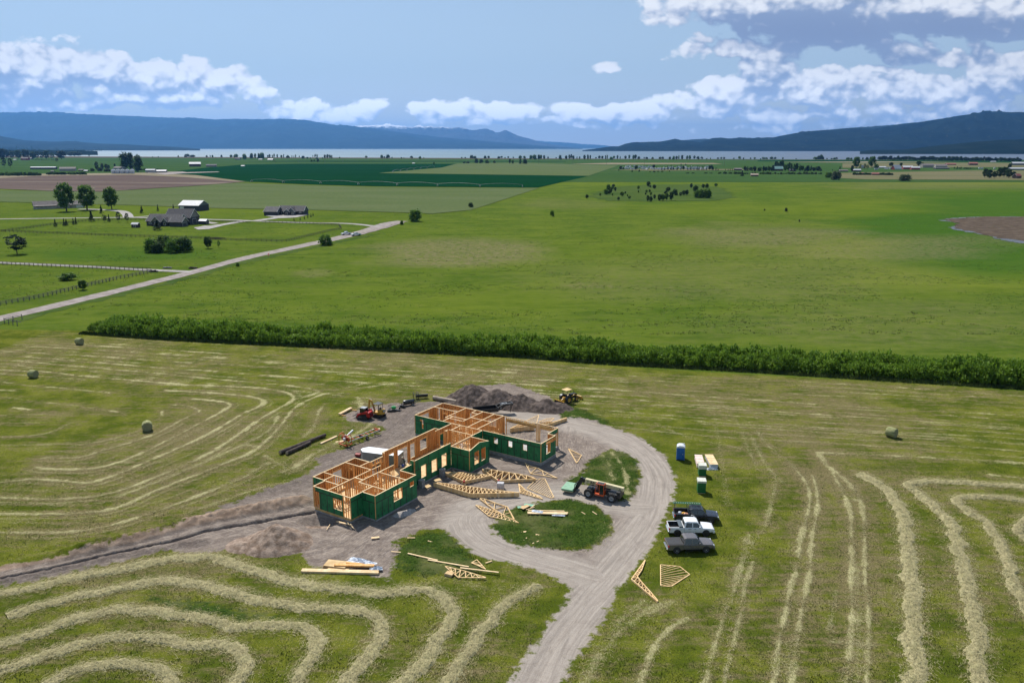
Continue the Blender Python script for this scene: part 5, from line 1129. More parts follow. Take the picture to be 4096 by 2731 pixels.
plank_thing('plank_stack', 'wide row of boards on the lower grass island with white wrap on top', 'lumber', gs(*Z4(1065, 808)), gs(*Z4(1498, 815)), .62, .10, z=.3, n=4)
crumple('plastic_wrap', 'scrap of white wrap on the boards of the lower island', gs(*Z4(1175, 800)), .7, .3, .12, R(-20), wrap_m, 7, z=.42)
crumple('plastic_wrap', 'scrap of white wrap at the right end of the boards on the lower island', gs(*Z4(1395, 828)), .8, .2, .1, R(-5), wrap_m, 8, z=.25)
gm_off = mat('green_cutoff', (0.20, 0.42, 0.28), 0.6)
for i, (x, y, a) in enumerate([(1020, 745, 10), (1060, 738, 30), (1088, 730, -15), (1045, 752, 50)]):
    p = gs(*Z4(x, y)); tag(MB().box(-.7, .7, -.3, .3, 0, .03).build('sheathing_scrap', gm_off if i % 2 == 0 else deck_m, None, (p[0], p[1], .3+.04*i), R(a)),
        ['pale green panel scrap, leftmost of the offcuts on the island', 'tan panel scrap lying over the green offcuts', 'pale green panel scrap at the right of the offcuts', 'tan panel scrap lowest of the offcuts on the island'][i], 'offcut', 'offcuts on the lower island')
for i, (x, y, a) in enumerate([(1100, 765, 35), (1122, 750, 60)]): 
    p = gs(*Z4(x, y)); tag(MB().box(-.7, .7, -.05, .05, 0, .05).build('board_scrap', plate_m, None, (p[0], p[1], .35+.05*i), R(a)), ['short board scrap propped at the offcut heap, lower one', 'short board scrap propped at the offcut heap, upper one'][i], 'board scrap')
scr = [(Z4, 1033, 993, .35, .3, 10, 'square wood scrap at the lower left of the island'), (Z4, 1180, 1025, .3, .22, -20, 'wood scrap in the middle of the island foot'), (Z4, 1048, 1068, .4, .12, 60, 'short block on the bare edge of the island'), (Z4, 1183, 1092, .95, .12, 38, 'longer stick lying at the foot of the lower island'),
       (Z4, 1655, 797, .4, .1, -55, 'short stick in the right of the lower island'), (Z4, 1772, 796, .5, .12, -60, 'short block furthest right in the lower island'),
       (Z8, 870, 255, .5, .4, 15, 'square wood scrap on the dirt below the house'), (Z8, 1225, 258, .5, .15, 0, 'short block on the dirt above the grass wedge'), (Z8, 1410, 293, .35, .15, -30, 'small block in the top of the grass wedge'),
       (Z8, 1075, 397, .6, .15, -10, 'pair of blocks at the left tip of the grass wedge'), (Z8, 1993, 497, .45, .15, 35, 'small block by the drive below the tiny truss'), (Z8, 405, 150, .7, .08, 85, 'thin stick upright on the dirt left of the house shadow'), (Z8, 630, 138, 1.1, .1, -55, 'thin board in the shadow of the house corner'),
       (Z8, 560, 112, 1.2, .25, -25, 'pale board lying in the shade of the nearest corner')]
for zf, x, y, l, w, a, lb in scr:
    p = gs(*zf(x, y)); tag(MB().box(-l, l, -w/2, w/2, 0, .05).build('wood_scrap', plate_m, None, (p[0], p[1], .12), R(a)), lb, 'wood scrap', 'wood scraps on the ground')
p = gs(1700+290/2.613, 1750+365/2.613)
def ZE(x, y): return (1340+x/6.189, 1560+y/6.189)
t_ = thing('timber_stack', 'two long square timbers raised on sleepers beside the red loader', 'lumber', (*gs(*ZE(240, 555)), 0), 0)
a = Vector((*gs(*ZE(95, 632)), 0))-t_.location; b = Vector((*gs(*ZE(388, 478)), 0))-t_.location; d = (b-a).normalized(); n = Vector((-d.y, d.x, 0))
MB().beam(a+Vector((0, 0, .32)), b+Vector((0, 0, .32)), .26, .24).beam(a-n*.3+Vector((0, 0, .32)), b-n*.3+Vector((0, 0, .32)), .26, .24).build('timber', plate_m, t_)
for q0, q1 in (((385, 495), (535, 517)), ((140, 637), (262, 648))):
    u = Vector((*gs(*ZE(*q0)), .09))-t_.location; v = Vector((*gs(*ZE(*q1)), .09))-t_.location; MB().beam(u, v, .16, .18).build('sleeper', lumber, t_)
def ZT(x, y): return (1100+x/3.618, 1500+y/3.618)
plank_thing('timber', 'square timber alone on the hay stubble near the logs', 'lumber', gs(*ZT(660, 1002)), gs(*ZT(902, 892)), .35, .22, n=2)
bark = mat('tree_bark', (0.13, 0.105, 0.09), 0.95, col2=(0.05, 0.04, 0.035), scale=6, stretch=(.25, 1, 1), bump=.04, spec=.1); wood_end = mat('log_end', (0.42, 0.32, 0.22), .9, scale=6)
pale_log = mat('peeled_log', (0.42, 0.34, 0.26), 0.85, col2=(0.24, 0.185, 0.14), scale=3, stretch=(.2, 1, 1), bump=.02)
def log(label, p, q, r, m, seed):
    p = Vector((*p, r)); q = Vector((*q, r)); c = (p+q)/2; L = (q-p).length; rng = random.Random(seed); t_ = thing('log', label, 'log', (c.x, c.y, 0), math.atan2(q.y-p.y, q.x-p.x), 'logs lying on the grass')
    mb = MB(); n = 14; mb.tube([(-L/2+L*k/n, rng.uniform(-.03, .03), r) for k in range(n+1)], [r*(1-.18*k/n)*rng.uniform(.94, 1.05) for k in range(n+1)], 12, 0, caps=False); mb.build('bark', m, t_, fix=False)
    e = MB(); e.lathe([(0, 0), (r*.9, 0), (r*.9, .06)], (-L/2-.01, 0, r), (1, 0, 0), 12); e.lathe([(0, .06), (r*.75, .06), (r*.75, 0)], (L/2-.05, 0, r*.95), (1, 0, 0), 12); e.build('cut_end', wood_end, t_)
log('longest dark bark log at the left, lying behind the shorter one', gs(*ZT(75, 1150)), gs(*ZT(728, 892)), .36, bark, 1)
log('shorter dark bark log in front of the long one', gs(*ZT(172, 1158)), gs(*ZT(512, 998)), .33, bark, 2)
log('pale peeled log beyond the house by the dirt heap', gs(1734, 1598), gs(1826, 1614), .42, pale_log, 3)
# ------------------------------------------------------------------ dirt heaps
soil_d = mat('dark_topsoil', (0.155, 0.120, 0.104), 0.97, col2=(0.060, 0.047, 0.040), scale=1.3, bump=.12, spec=.1)
soil_b = mat('brown_subsoil', (0.34, 0.26, 0.205), 0.97, col2=(0.17, 0.12, 0.088), scale=1.2, bump=.10, spec=.1)
def heap(label, c, humps, rz, m, seed, ext, st=.22):
    nx, ny = int(ext[0]*2/st), int(ext[1]*2/st); u, v = np.meshgrid(np.linspace(-ext[0], ext[0], nx), np.linspace(-ext[1], ext[1], ny)); z = np.full(u.shape, -.5)
    for hx, hy, rx, ry, h in humps:
        r = np.hypot((u-hx)/rx, (v-hy)/ry); z = np.maximum(z, h*(1-r**1.15))
    z += (fbm(u*.6+seed, v*.6, seed, 4)-.5)*.9*np.clip(z+.4, 0, 1)+(fbm(u*2.4, v*2.4, seed+3, 3)-.5)*.35*np.clip(z+.3, 0, 1); z = np.maximum(z, -.5)
    idx = np.arange(nx*ny).reshape(ny, nx); F = np.stack([idx[:-1, :-1].ravel(), idx[:-1, 1:].ravel(), idx[1:, 1:].ravel(), idx[1:, :-1].ravel()], 1)
    tag(link('dirt_heap', np_mesh('dirt_heap', np.stack([u.ravel(), v.ravel(), z.ravel()], 1), F, [m], True), None, (*c, 0), rz), label, 'dirt heap', 'heaps of dug soil')
heap('round brown dirt heap left of the lumber, near the trench', gd(632, 1246), [(0, 0, 4.6, 3.8, 2.3), (-2.5, -.6, 3.2, 2.4, 1.0), (2.2, -.5, 2.6, 2.2, 1.2)], 0, soil_b, 3, (6.5, 5.5))
heap('long dark topsoil heap behind the house', gd(1160, 928), [(-6.5, 1.8, 6.0, 4.2, 3.3), (-2, .5, 6, 4.2, 2.8), (3, -.6, 5.5, 3.6, 2.2), (8.5, -2.0, 5.0, 3.0, 1.9), (-9, 1.2, 3.5, 3.0, 1.6)], R(-6), soil_d, 8, (16, 8))
heap('low clod of dug soil at the lower right corner wall', gs(1200+1610/3.92, 1750+1195/3.92), [(0, 0, 1.5, .8, .55), (1.1, .4, .9, .6, .4)], R(30), mat('pale_clod', (0.36, 0.32, 0.29), .95, bump=.05), 5, (2.6, 1.8), .12)
# ------------------------------------------------------------------ hay bales
bale_m = mat('bale_hay', (0.36, 0.36, 0.18), 0.95, col2=(0.20, 0.21, 0.09), scale=5, stretch=(1, .2, 1), bump=.04, spec=.1); net_m = mat('bale_end', (0.27, 0.265, 0.14), .95, scale=6, bump=.05)
BG = 'round hay bales on the mown field'
def bale(label, p, rz, r=.85, w=1.5):
    t_ = thing('hay_bale', label, 'hay bale', (*p, 0), rz, BG); mb = MB(); n = 36; rng = random.Random(int(p[0]*10))
    mb.lathe([(r*.93, -w/2), (r, -w/2+.08), (r*1.01, 0), (r, w/2-.08), (r*.93, w/2)], (0, 0, r*.97), (0, 1, 0), n); mb.build('wrapped_roll', bale_m, t_)
    for s in (-1, 1):
        e = MB(); e.lathe([(r*.93, 0), (r*.6, .03*s), (r*.3, .0), (0, .04*s)], (0, s*w/2, r*.97), (0, 1, 0), n); e.build('bale_end', net_m, t_)
bale('round hay bale nearest the left hedge end, furthest back', gd(183, 791), R(75)); bale('round hay bale close to the left edge of the field', gd(77, 867), R(78)); bale('round hay bale inside the curved rows on the left, end facing us', gd(339, 988), R(25)); bale('round hay bale alone on the right side of the field', gd(2047, 1003), R(40))
# ------------------------------------------------------------------ wheels
rubber = mat('tyre_rubber', (0.028, 0.027, 0.026), 0.85, col2=(0.05, 0.045, 0.042), scale=6, spec=.3); steel = mat('grey_steel', (0.30, 0.31, 0.32), 0.45, .5, scale=4); chrome = mat('bright_metal', (0.62, 0.63, 0.64), 0.22, .9, scale=4)
dark = mat('black_steel', (0.022, 0.022, 0.024), 0.45, scale=4, var=.3); glass = mat('dark_glass', (0.015, 0.022, 0.026), 0.06, scale=1, spec=.9)
def wheel(par, x, y, r, w, rim=None, lug=0, name='wheel'):
    h_ = MB(); h_.lathe([(r*.2, -w*.40), (r*.2, w*.40)], (0, 0, 0), (0, 1, 0), 12); o = h_.build(name, dark, par, (x, y, r*.98))
    t = MB(); t.lathe([(r*.58, -w/2), (r*.9, -w/2), (r, -w*.36), (r, w*.36), (r*.9, w/2), (r*.58, w/2), (r*.58, -w/2)], (0, 0, 0), (0, 1, 0), 28)
    if lug:
        for k in range(lug):
            a = 2*math.pi*k/lug; M = Matrix.Rotation(a, 4, 'Y') @ Matrix.Translation((0, 0, r*1.0))
            for s in (-1, 1): t.box(-.05, .05, min(0, s*w*.46), max(0, s*w*.46), -.05, .035, 0, M @ Matrix.Rotation(.25*s, 4, 'Z'))
    t.build('tyre', rubber, o)
    m = MB(); 
    for s in (-1, 1): m.lathe([(r*.57, s*w*.46), (r*.50, s*w*.30), (r*.22, s*w*.32), (r*.16, s*w*.42), (0, s*w*.42)], (0, 0, 0), (0, 1, 0), 20)
    m.build('rim', rim or steel, o); return o
# ------------------------------------------------------------------ pickup trucks
def paint(name, c, met=0.0): return mat(name, c, 0.28, met, var=.06, scale=2, coat=.6)
def pickup(label, c, rz, pm, rimm, cover=None, extra=None, L=5.85, door_open=False):
    t = thing('pickup_truck', label, 'pickup truck', (*c, 0), rz, 'pickup trucks parked on the grass'); t['group'] = 'pickup trucks parked on the grass'
    xr, xf = -2.93, 2.93; W = .99; zb = .42
    def sec(x, w, z0, z1, r=.09): return [Vector((x, s*ww, z)) for s, seq in ((-1, [(w*.80, z0), (w*.98, z0+.10), (w, (z0+z1)/2), (w*.985, z1-r), (w*.93, z1-.02), (w*.5, z1+.01)]), (1, [(w*.5, z1+.01), (w*.93, z1-.02), (w*.985, z1-r), (w, (z0+z1)/2), (w*.98, z0+.10), (w*.80, z0)])) for ww, z in seq]
    b = MB(); b.loft([sec(-.94, W, zb, 1.14), sec(.6, W, zb, 1.14), sec(1.28, W, zb, 1.15), sec(1.5, W, zb, 1.14), sec(2.2, .985, zb+.05, 1.10), sec(2.65, .95, zb+.1, 1.04), sec(2.84, .90, zb+.2, .96), sec(2.88, .86, zb+.3, .88)], sm=False)
    b.build('body', pm, t, bevel=.02)
    # bed: two sides, floor, front wall
    bd = MB()
    for s in (-1, 1):
        y0, y1 = sorted((s*W, s*(W-.13))); bd.box(-2.80, -.96, y0, y1, zb+.06, 1.20)
    bd.box(-2.79, -.97, -W+.131, W-.131, zb+.1, .68); bd.box(-1.02, -.962, -W+.132, W-.132, .682, 1.19); bd.build('bed', pm, t, bevel=.02)
    li = MB(); li.box(-2.78, -1.03, -W+.14, W-.14, .684, .70)
    for s in (-1, 1): y0, y1 = sorted((s*(W-.135), s*(W-.155))); li.box(-2.78, -1.03, y0, y1, .70, 1.16)
    li.build('bed_liner', dark, t)
    tg = MB(); tg.box(-2.88, -2.81, -W+.06, W-.06, .60, 1.19); tg.build('tailgate', pm, t, bevel=.015)
    # cab greenhouse
    prof = [(-.95, 1.12), (1.42, 1.14), (.82, 1.78), (.58, 1.88), (-.55, 1.90), (-.84, 1.82)]
    yw = lambda z: .935-max(0, z-1.14)*.30
    cb = MB(); vs = [Vector((x, -yw(z), z)) for x, z in prof]+[Vector((x, yw(z), z)) for x, z in prof]; n = len(prof)
    cb.add(vs, [tuple(range(n)), tuple(range(n, 2*n))[::-1]]+[(i, i+n, (i+1) % n+n, (i+1) % n) for i in range(n)]); cb.build('cab', pm, t, bevel=.035)
    for s in (-1, 1):
        for nm, pts in (('side_window', [(-.76, 1.20), (.06, 1.20), (.06, 1.74), (-.66, 1.74)]), ('side_window', [(.16, 1.20), (1.16, 1.20), (.80, 1.66), (.62, 1.74), (.16, 1.74)])):
            g = MB(); v1 = [Vector((x, s*(yw(z)+.004), z)) for x, z in pts]; v2 = [Vector((x, s*(yw(z)-.03), z)) for x, z in pts]; k = len(pts)
            g.add(v1+v2, [tuple(range(k)), tuple(range(k, 2*k))[::-1]]+[(i, (i+1) % k, k+(i+1) % k, k+i) for i in range(k)]); g.build(nm, glass, t)
        MB().box(-.2, .2, -.02, .02, 0, .025).build('door_handle', chrome if rimm is chrome else dark, t, (-.25, s*(W+.005), 1.02)); MB().box(-.1, .1, -.02, .02, 0, .025).build('door_handle', chrome if rimm is chrome else dark, t, (.42, s*(W+.005), 1.02))
        mm = MB(); y0, y1 = sorted((s*.95, s*1.20)); mm.box(.92, 1.06, y0, y1, 1.20, 1.40); mm.build('side_mirror', pm, t, bevel=.03)
        y0, y1 = sorted((s*.60, s*.905)); MB().box(2.72, 2.87, y0, y1, .80, .98).build('headlight', mat('lamp_glass', (.65, .68, .7), .1, scale=2), t, bevel=.02)
        y0, y1 = sorted((s*.80, s*1.0)); MB().box(-2.895, -2.70, y0, y1, .85, 1.12).build('tail_light', red_m, t, bevel=.02)
        y0, y1 = sorted((s*.93, s*1.06)); MB().box(-.65, 1.1, y0, y1, .36, .41).build('side_step', chrome if rimm is chrome else dark, t)
        for x in (-1.80, 1.83):
            a = MB(); y0 = s*(W-.30)
            a.lathe([(0, 0), (.47, 0), (.47, s*.312), (.44, s*.314), (0, s*.314)], (x, y0, .47), (0, 1, 0), 24); a.build('wheel_arch', dark, t)
    ws = MB(); 
    def pane(nm, x0, z0, x1, z1, yb, yt, off):
        d = Vector((x1-x0, 0, z1-z0)).normalized(); nn = Vector((d.z, 0, -d.x))*off; q = [Vector((x0, -yb, z0)), Vector((x0, yb, z0)), Vector((x1, yt, z1)), Vector((x1, -yt, z1))]
        g = MB(); g.add([v+nn for v in q]+[v-nn*.5 for v in q], [(0, 1, 2, 3), (7, 6, 5, 4), (0, 4, 5, 1), (1, 5, 6, 2), (2, 6, 7, 3), (3, 7, 4, 0)]); g.build(nm, glass, t)
    pane('windshield', 1.37, 1.20, .86, 1.745, .86, .72, .012); pane('rear_window', -.935, 1.22, -.855, 1.74, .74, .66, -.012)
    MB().box(2.70, 2.96, -.93, .93, .45, .72).build('front_bumper', chrome if rimm is chrome else pm, t, bevel=.04); MB().box(-3.0, -2.86, -.93, .93, .48, .66).build('rear_bumper', chrome, t, bevel=.03)
    MB().box(2.85, 2.915, -.58, .58, .70, .97).build('grille', dark, t, bevel=.01)
    for x in (-1.80, 1.83):
        for s in (-1, 1): wheel(t, x, s*(W-.09), .42, .28, rimm)
    if cover: MB().box(-2.82, -1.0, -W+.10, W-.10, 1.195, 1.235).build('bed_cover', cover, t, bevel=.01)
    if door_open:
        g = MB(); g.box(-.03, .03, 0, 1.0, .50, 1.16); o = g.build('open_door', pm, t, (1.15, W, 0), R(50), bevel=.02)
        f = MB(); f.beam((0, .05, 1.16), (-.1, .5, 1.72), .04, .04); f.beam((-.1, .5, 1.72), (0, .98, 1.70), .04, .04); f.beam((0, .98, 1.16), (0, .98, 1.70), .05, .05); f.build('door_frame', pm, o)
    return t
def place2(zf, rear, front):
    "midpoint and heading from two near-side wheel contacts, shifted to the vehicle axis"
    r = Vector(gs(*zf(*rear))); f = Vector(gs(*zf(*front))); d = (f-r).normalized(); n = Vector((-d.y, d.x)); return (r+f)/2, math.atan2(d.y, d.x), n
def Zv(x, y): return (2200+x/2.851, 1750+y/2.851)
rim_a = mat('alloy_rim', (0.42, 0.42, 0.43), .4, .3, scale=3)
c, a, n = place2(Zv, (1435, 1322), (1785, 1312)); c = c+n*.95
pickup('dark grey crew cab pickup with a flat black bed cover, nearest of the three', c[:], a, paint('graphite_paint', (.14, .122, .115), .1), rim_a, cover=mat('bed_cover_vinyl', (.02, .02, .022), .6, scale=3))
c, a, n = place2(Zv, (1445, 1122), (1780, 1125)); c = c+n*.95
t_ = pickup('white crew cab pickup with its far door open, middle of the three', c[:], a, paint('white_truck_paint', (.80, .81, .82)), dark, door_open=True)
MB().box(-1.6, -1.1, -.96, .96, 1.20, 1.36).build('tool_box', mat('tool_box_grey', (.10, .12, .13), .4, scale=2), t_, bevel=.02)
c, a, n = place2(Zv, (1505, 968), (1832, 982)); c = c+n*.95
t_ = pickup('black crew cab pickup with a green ladder on its rack, furthest of the three', c[:], a, paint('black_truck_paint', (.014, .014, .02)), steel)
rk = MB()
for x in (-2.7, -1.1):
    for s in (-1, 1): rk.beam((x, s*.9, 1.18), (x, s*.88, 2.0), .05, .05)
    rk.beam((x, -.9, 2.0), (x, .9, 2.0), .05, .05)
for s in (-1, 1): rk.beam((-2.72, s*.7, 2.03), (.9, s*.7, 2.0), .04, .04)
rk.beam((.6, -.75, 2.0), (.6, .75, 2.0), .04, .04); rk.build('ladder_rack', dark, t_)
lad = mat('green_ladder_paint', (.02, .28, .17), .45, scale=3)
tl = thing('extension_ladder', 'green extension ladder lying on the rack of the black pickup', 'ladder', (*c[:], 2.06), a)
for s in (-1, 1): MB().box(-3.0, .7, s*.19-.02, s*.19+.02, 0, .09).build('ladder_rail', lad, tl, (0, .62, 0))
mb = MB(); [mb.box(-2.85+.3*k, -2.81+.3*k, -.17, .17, .03, .06) for k in range(12)]; mb.build('rung', mat('ladder_rung', (.6, .62, .6), .4), tl, (0, .62, 0))
cc = Vector((*c[:], 0)); Rm = Matrix.Rotation(a, 4, 'Z')
for i, (x, y, m_, lb) in enumerate([(-2.1, -.2, wm, 'white round tank in the bed of the black pickup'), (-1.6, -.3, mat('orange_yellow', (.75, .38, .02), .5), 'yellow orange case in the bed of the black pickup'), (-1.35, -.45, mat('pale_orange', (.75, .35, .2), .5), 'pale orange bag in the bed of the black pickup')]):
    p = cc+Rm @ Vector((x, y, .70)); mb = MB()
    if i == 0: mb.lathe([(.05, .55), (.2, .5), (.26, .35), (.26, .1), (.22, 0)], (0, 0, 0))
    else: mb.loft([[Vector((sx*w, sy*w*.7, z)) for sx, sy in ((-1, -1), (1, -1), (1, 1), (-1, 1))] for w, z in ((.3, 0), (.33, .2), (.26, .42), (.1, .5))])
    tag(mb.build(['tank', 'case', 'bag'][i], m_, None, p, a, bevel=.03 if i else 0), lb, ['tank', 'case', 'bag'][i])
# ------------------------------------------------------------------ toilet, pallets
blue = mat('blue_plastic', (.01, .13, .42), .45, col2=(.008, .09, .30), scale=3); roofw = mat('white_roof_plastic', (.62, .65, .68), .4, scale=3, var=.08)
p = gs(*Zv(1487, 242)); t_ = thing('portable_toilet', 'blue portable toilet with a rounded white roof', 'portable toilet', (*p, 0), R(-12))
mb = MB(); mb.box(-.55, .55, -.55, .55, .08, 2.0); mb.build('cabin', blue, t_, bevel=.03)
MB().box(-.6, .6, -.6, .6, 0, .085).build('base', dark, t_)
pr = [(-.58, 1.98), (.58, 1.98), (.58, 2.08), (.45, 2.22), (.2, 2.32), (-.2, 2.32), (-.45, 2.22), (-.58, 2.08)]; MB().prism(pr, -.58, .58).build('roof', roofw, t_, bevel=.015); t_.scale = (1.12, 1.12, 1.05)
mb = MB(); mb.box(-.40, .40, -.585, -.552, .15, 1.9); o = mb.build('door', blue, t_, bevel=.01); MB().box(.26, .32, -.60, -.587, .95, 1.1).build('latch', wm, o)
mb = MB()
for k in range(4): mb.box(-.585, -.552, -.45, .45, .25+k*.42, .55+k*.42)
mb.build('side_rib', blue, t_, bevel=.01)
mb = MB(); mb.tube([(.4, .4, 2.0), (.4, .4, 2.42)], .05, 8); mb.build('vent_pipe', roofw, t_)
zipwrap = mat('green_panel_stack', (.008, .15, .045), .4, col2=(.006, .10, .03), scale=2, stretch=(.3, .3, 6)); pinkish = mat('pinkish_board', (.72, .58, .52), .7, scale=2, var=.08); cream = mat('cream_wrap', (.66, .66, .56), .4, col2=(.5, .5, .42), scale=3, bump=.02)
film = mat('clear_film', (.70, .72, .74), .25, col2=(.45, .48, .52), scale=5, bump=.03)
def stack(name, label, cat, c, rz, lx, ly, h, body_m, top_m, slats=0, skirt=0.0):
    t = thing(name, label, cat, (*c, 0), rz); mb = MB(); k = max(2, int(h/.16)); rr = random.Random(int(c[0]*7))
    for i in range(k): mb.box(-lx/2+rr.uniform(0, .02), lx/2-rr.uniform(0, .02), -ly/2+rr.uniform(0, .02), ly/2-rr.uniform(0, .02), .12+(h-.12)*i/k, .12+(h-.12)*(i+1)/k-.006)
    mb.build('panel_stack', body_m, t); pl = MB(); [pl.box(-lx/2+.05, lx/2-.05, y-.05, y+.05, 0, .118) for y in (-ly*.4, 0, ly*.4)]; pl.build('pallet', plate_m, t)
    tp = MB(); tp.box(-lx/2-.04, lx/2+.04, -ly/2-.04, ly/2+.04, h, h+.03)
    if skirt:
        for s in (-1, 1): tp.box(s*(lx/2+.03)-.012, s*(lx/2+.03)+.012, -ly/2-.04, ly/2+.04, h-skirt*rr.uniform(.7, 1.2), h); tp.box(-lx/2-.015, lx/2+.015, s*(ly/2+.03)-.012, s*(ly/2+.03)+.012, h-skirt*rr.uniform(.5, 1.1), h)
    tp.build('cover', top_m, t)
    if slats: sl = MB(); [sl.box(-lx/2, lx/2, -ly/2+ly*(i+.5)/slats-.05, -ly/2+ly*(i+.5)/slats+.05, h+.032, h+.06) for i in range(slats)]; sl.build('batten', plate_m, t)
    return t
hd = R(83)
stack('panel_stack', 'tall green sheathing stack under a cream wrap, closer to the trucks', 'panel stack', gs(*Zv(1722, 618)), hd-R(90), 1.15, 1.3, 1.9, zipwrap, cream, 0, .35)
stack('panel_stack', 'tall green sheathing stack under a cream wrap, further back', 'panel stack', gs(*Zv(1732, 425)), hd-R(90), 1.1, 1.3, 1.75, zipwrap, cream, 0, .5)
stack('board_stack', 'long pinkish board stack behind the green stacks', 'board stack', gs(*Zv(1702, 300)), hd-R(90), 1.1, 3.6, .8, pinkish, pinkish, 3)
stack('board_stack', 'long stack of tan boards in torn white film, rightmost of the stacks', 'board stack', gs(*Zv(1838, 295)), R(-2), 1.2, 4.0, .7, film, plate_m, 4)
crumple('plastic_wrap', 'loose silver film bunched at the end of the rightmost stack', gs(*Zv(1845, 358)), .8, .35, .35, R(5), film, 12)
p = gs(*Z4(790, 532)); t_ = thing('utility_cube', 'small pale grey wrapped cube among the trusses', 'crate', (*p, 0), R(-8)); MB().box(-.48, .48, -.4, .4, .1, .95).build('wrapped_box', mat('pale_grey_wrap', (.46, .45, .47), .6, bump=.01), t_, bevel=.03); MB().box(-.5, .5, -.42, .42, 0, .1).build('pallet', plate_m, t_)
# ------------------------------------------------------------------ enclosed trailer
greyp = mat('trailer_grey', (.24, .235, .23), .5, var=.05, scale=2); whiter = mat('trailer_white_roof', (.82, .83, .84), .35, var=.05, scale=2)
def Z2(x, y): return (1200+x/3.92, 1750+y/3.92)
f0 = Vector(gs(*Z2(980, 225), z=2.3)); f1 = Vector(gs(*Z2(1280, 262), z=2.3)); d = (f0-f1).normalized(); tz = math.atan2(d.y, d.x)
n = Vector((-d.y, d.x)); tl_c = f1+d*(-.6)
# x forward (towards the V nose), near side is +y or -y depending on heading
near = -1 if (Matrix.Rotation(tz, 2) @ Vector((0, -1))).y < 0 else 1
org = f0-d*2.6+(-near)*Vector((-d.y, d.x))*1.12
t_ = thing('cargo_trailer', 'grey enclosed cargo trailer with a white roof and pointed nose behind the framed wall', 'trailer', (*org, 0), tz)
hw, ln = 1.1, 2.6
pl_ = [(-3.3, -hw), (ln, -hw), (ln+.75, -.25), (ln+.75, .25), (ln, hw), (-3.3, hw)]
MB().prism(pl_, .5, 2.28, axis='z').build('box_body', greyp, t_, bevel=.03); MB().prism([(x*1.005, y*1.02) for x, y in pl_], 2.282, 2.36, axis='z').build('roof', whiter, t_, bevel=.03)
tri = MB(); tri.beam((ln+.4, -.7, .48), (ln+2.1, 0, .48), .08, .1); tri.beam((ln+.4, .7, .48), (ln+2.1, 0, .48), .08, .1); tri.build('tongue', dark, t_)
MB().box(-3.33, -3.30, -.95, .95, .55, 2.2).build('rear_door', greyp, t_)
for x in (-.9, 0.0):
    for s in (-1, 1): wheel(t_, x, s*(hw+.02), .34, .2)
for s in (-1, 1): y0, y1 = sorted((s*(hw+.005), s*(hw+.16))); MB().box(-1.35, .45, y0, y1, .74, .80).build('fender', dark, t_)
Mt = Matrix.Translation((-.2, near*(hw+.004), 1.55)) @ (Matrix.Rotation(R(180), 4, 'Z') if near > 0 else Matrix()) @ Matrix.Rotation(R(90), 4, 'X')
put_text('lettering', 'TONCO', .42, Mt, dark, t_, bold=.02); MB().box(-.95, .55, near*(hw+.008)-.004, near*(hw+.008)+.004, 1.22, 1.27).build('stripe', dark, t_)
put_text('lettering', '406-871', .20, Matrix.Translation((0, 0, -.5)) @ Mt, dark, t_)
p = gs(*Z2(912, 305)); mb = MB()
t_ = thing('generator', 'small red and black generator beside the trailer nose', 'generator', (*p, 0), R(-15)); MB().box(-.45, .45, -.28, .28, .25, .62).build('tank', mat('dark_red_paint', (.35, .03, .02), .45), t_, bevel=.06)
fr = MB(); [fr.tube([(x, -.32, .05), (x, -.32, .68), (x, .32, .68), (x, .32, .05)], .025, 6) for x in (-.5, .5)]; fr.box(-.4, .4, -.22, .22, .05, .24); fr.build('engine_frame', dark, t_)
p = hp(12.8, 10.4); t_ = thing('plywood_crate', 'tan plywood sheets standing behind the great room wall opening', 'plywood', (p[0], p[1], 0), R(57)); [MB().box(-.7, .7, -.1+.06*k, -.07+.06*k, 0, 1.7).build('sheet', osb, t_) for k in range(3)]
for i, (a_, b_, r_) in enumerate([(21.2, 9.9, 10), (22.0, 10.3, -15), (20.0, 10.0, 40), (17.5, 10.4, 20)]):
    p = hp(a_, b_); tag(MB().box(-.9, .9, -.12, .12, 0, .05).build('green_offcut', gm_off, None, (p[0], p[1], .06), R(57+r_)), ['pale green offcut on the dirt, rightmost behind the great room', 'pale green offcut crossing another behind the great room', 'pale green offcut in the middle window view', 'pale green offcut furthest left behind the great room'][i], 'offcut', 'green offcuts behind the house')
plank_thing('leaning_board', 'grey board leaning on the green back wing wall', 'plank', hp(27.5, 12.6)[:2], hp(27.9, 12.5)[:2], .15, 2.3, z=0, m=bark)
# ================================================================== machines
orange = mat('orange_machine_paint', (.62, .095, .015), .4, col2=(.48, .06, .01), scale=3); creamp = mat('cream_boom_paint', (.62, .54, .32), .45, var=.08, scale=3)
yellow = mat('yellow_machine_paint', (.60, .34, .035), .42, col2=(.45, .24, .02), scale=3); redp = mat('red_machine_paint', (.50, .012, .018), .38, col2=(.36, .01, .012), scale=3)
sawo = mat('orange_saw_paint', (.58, .085, .012), .5, scale=4); sheetg = mat('green_board_stack', (.24, .42, .26), .6, col2=(.18, .34, .22), scale=1.5, stretch=(1, 1, 8))
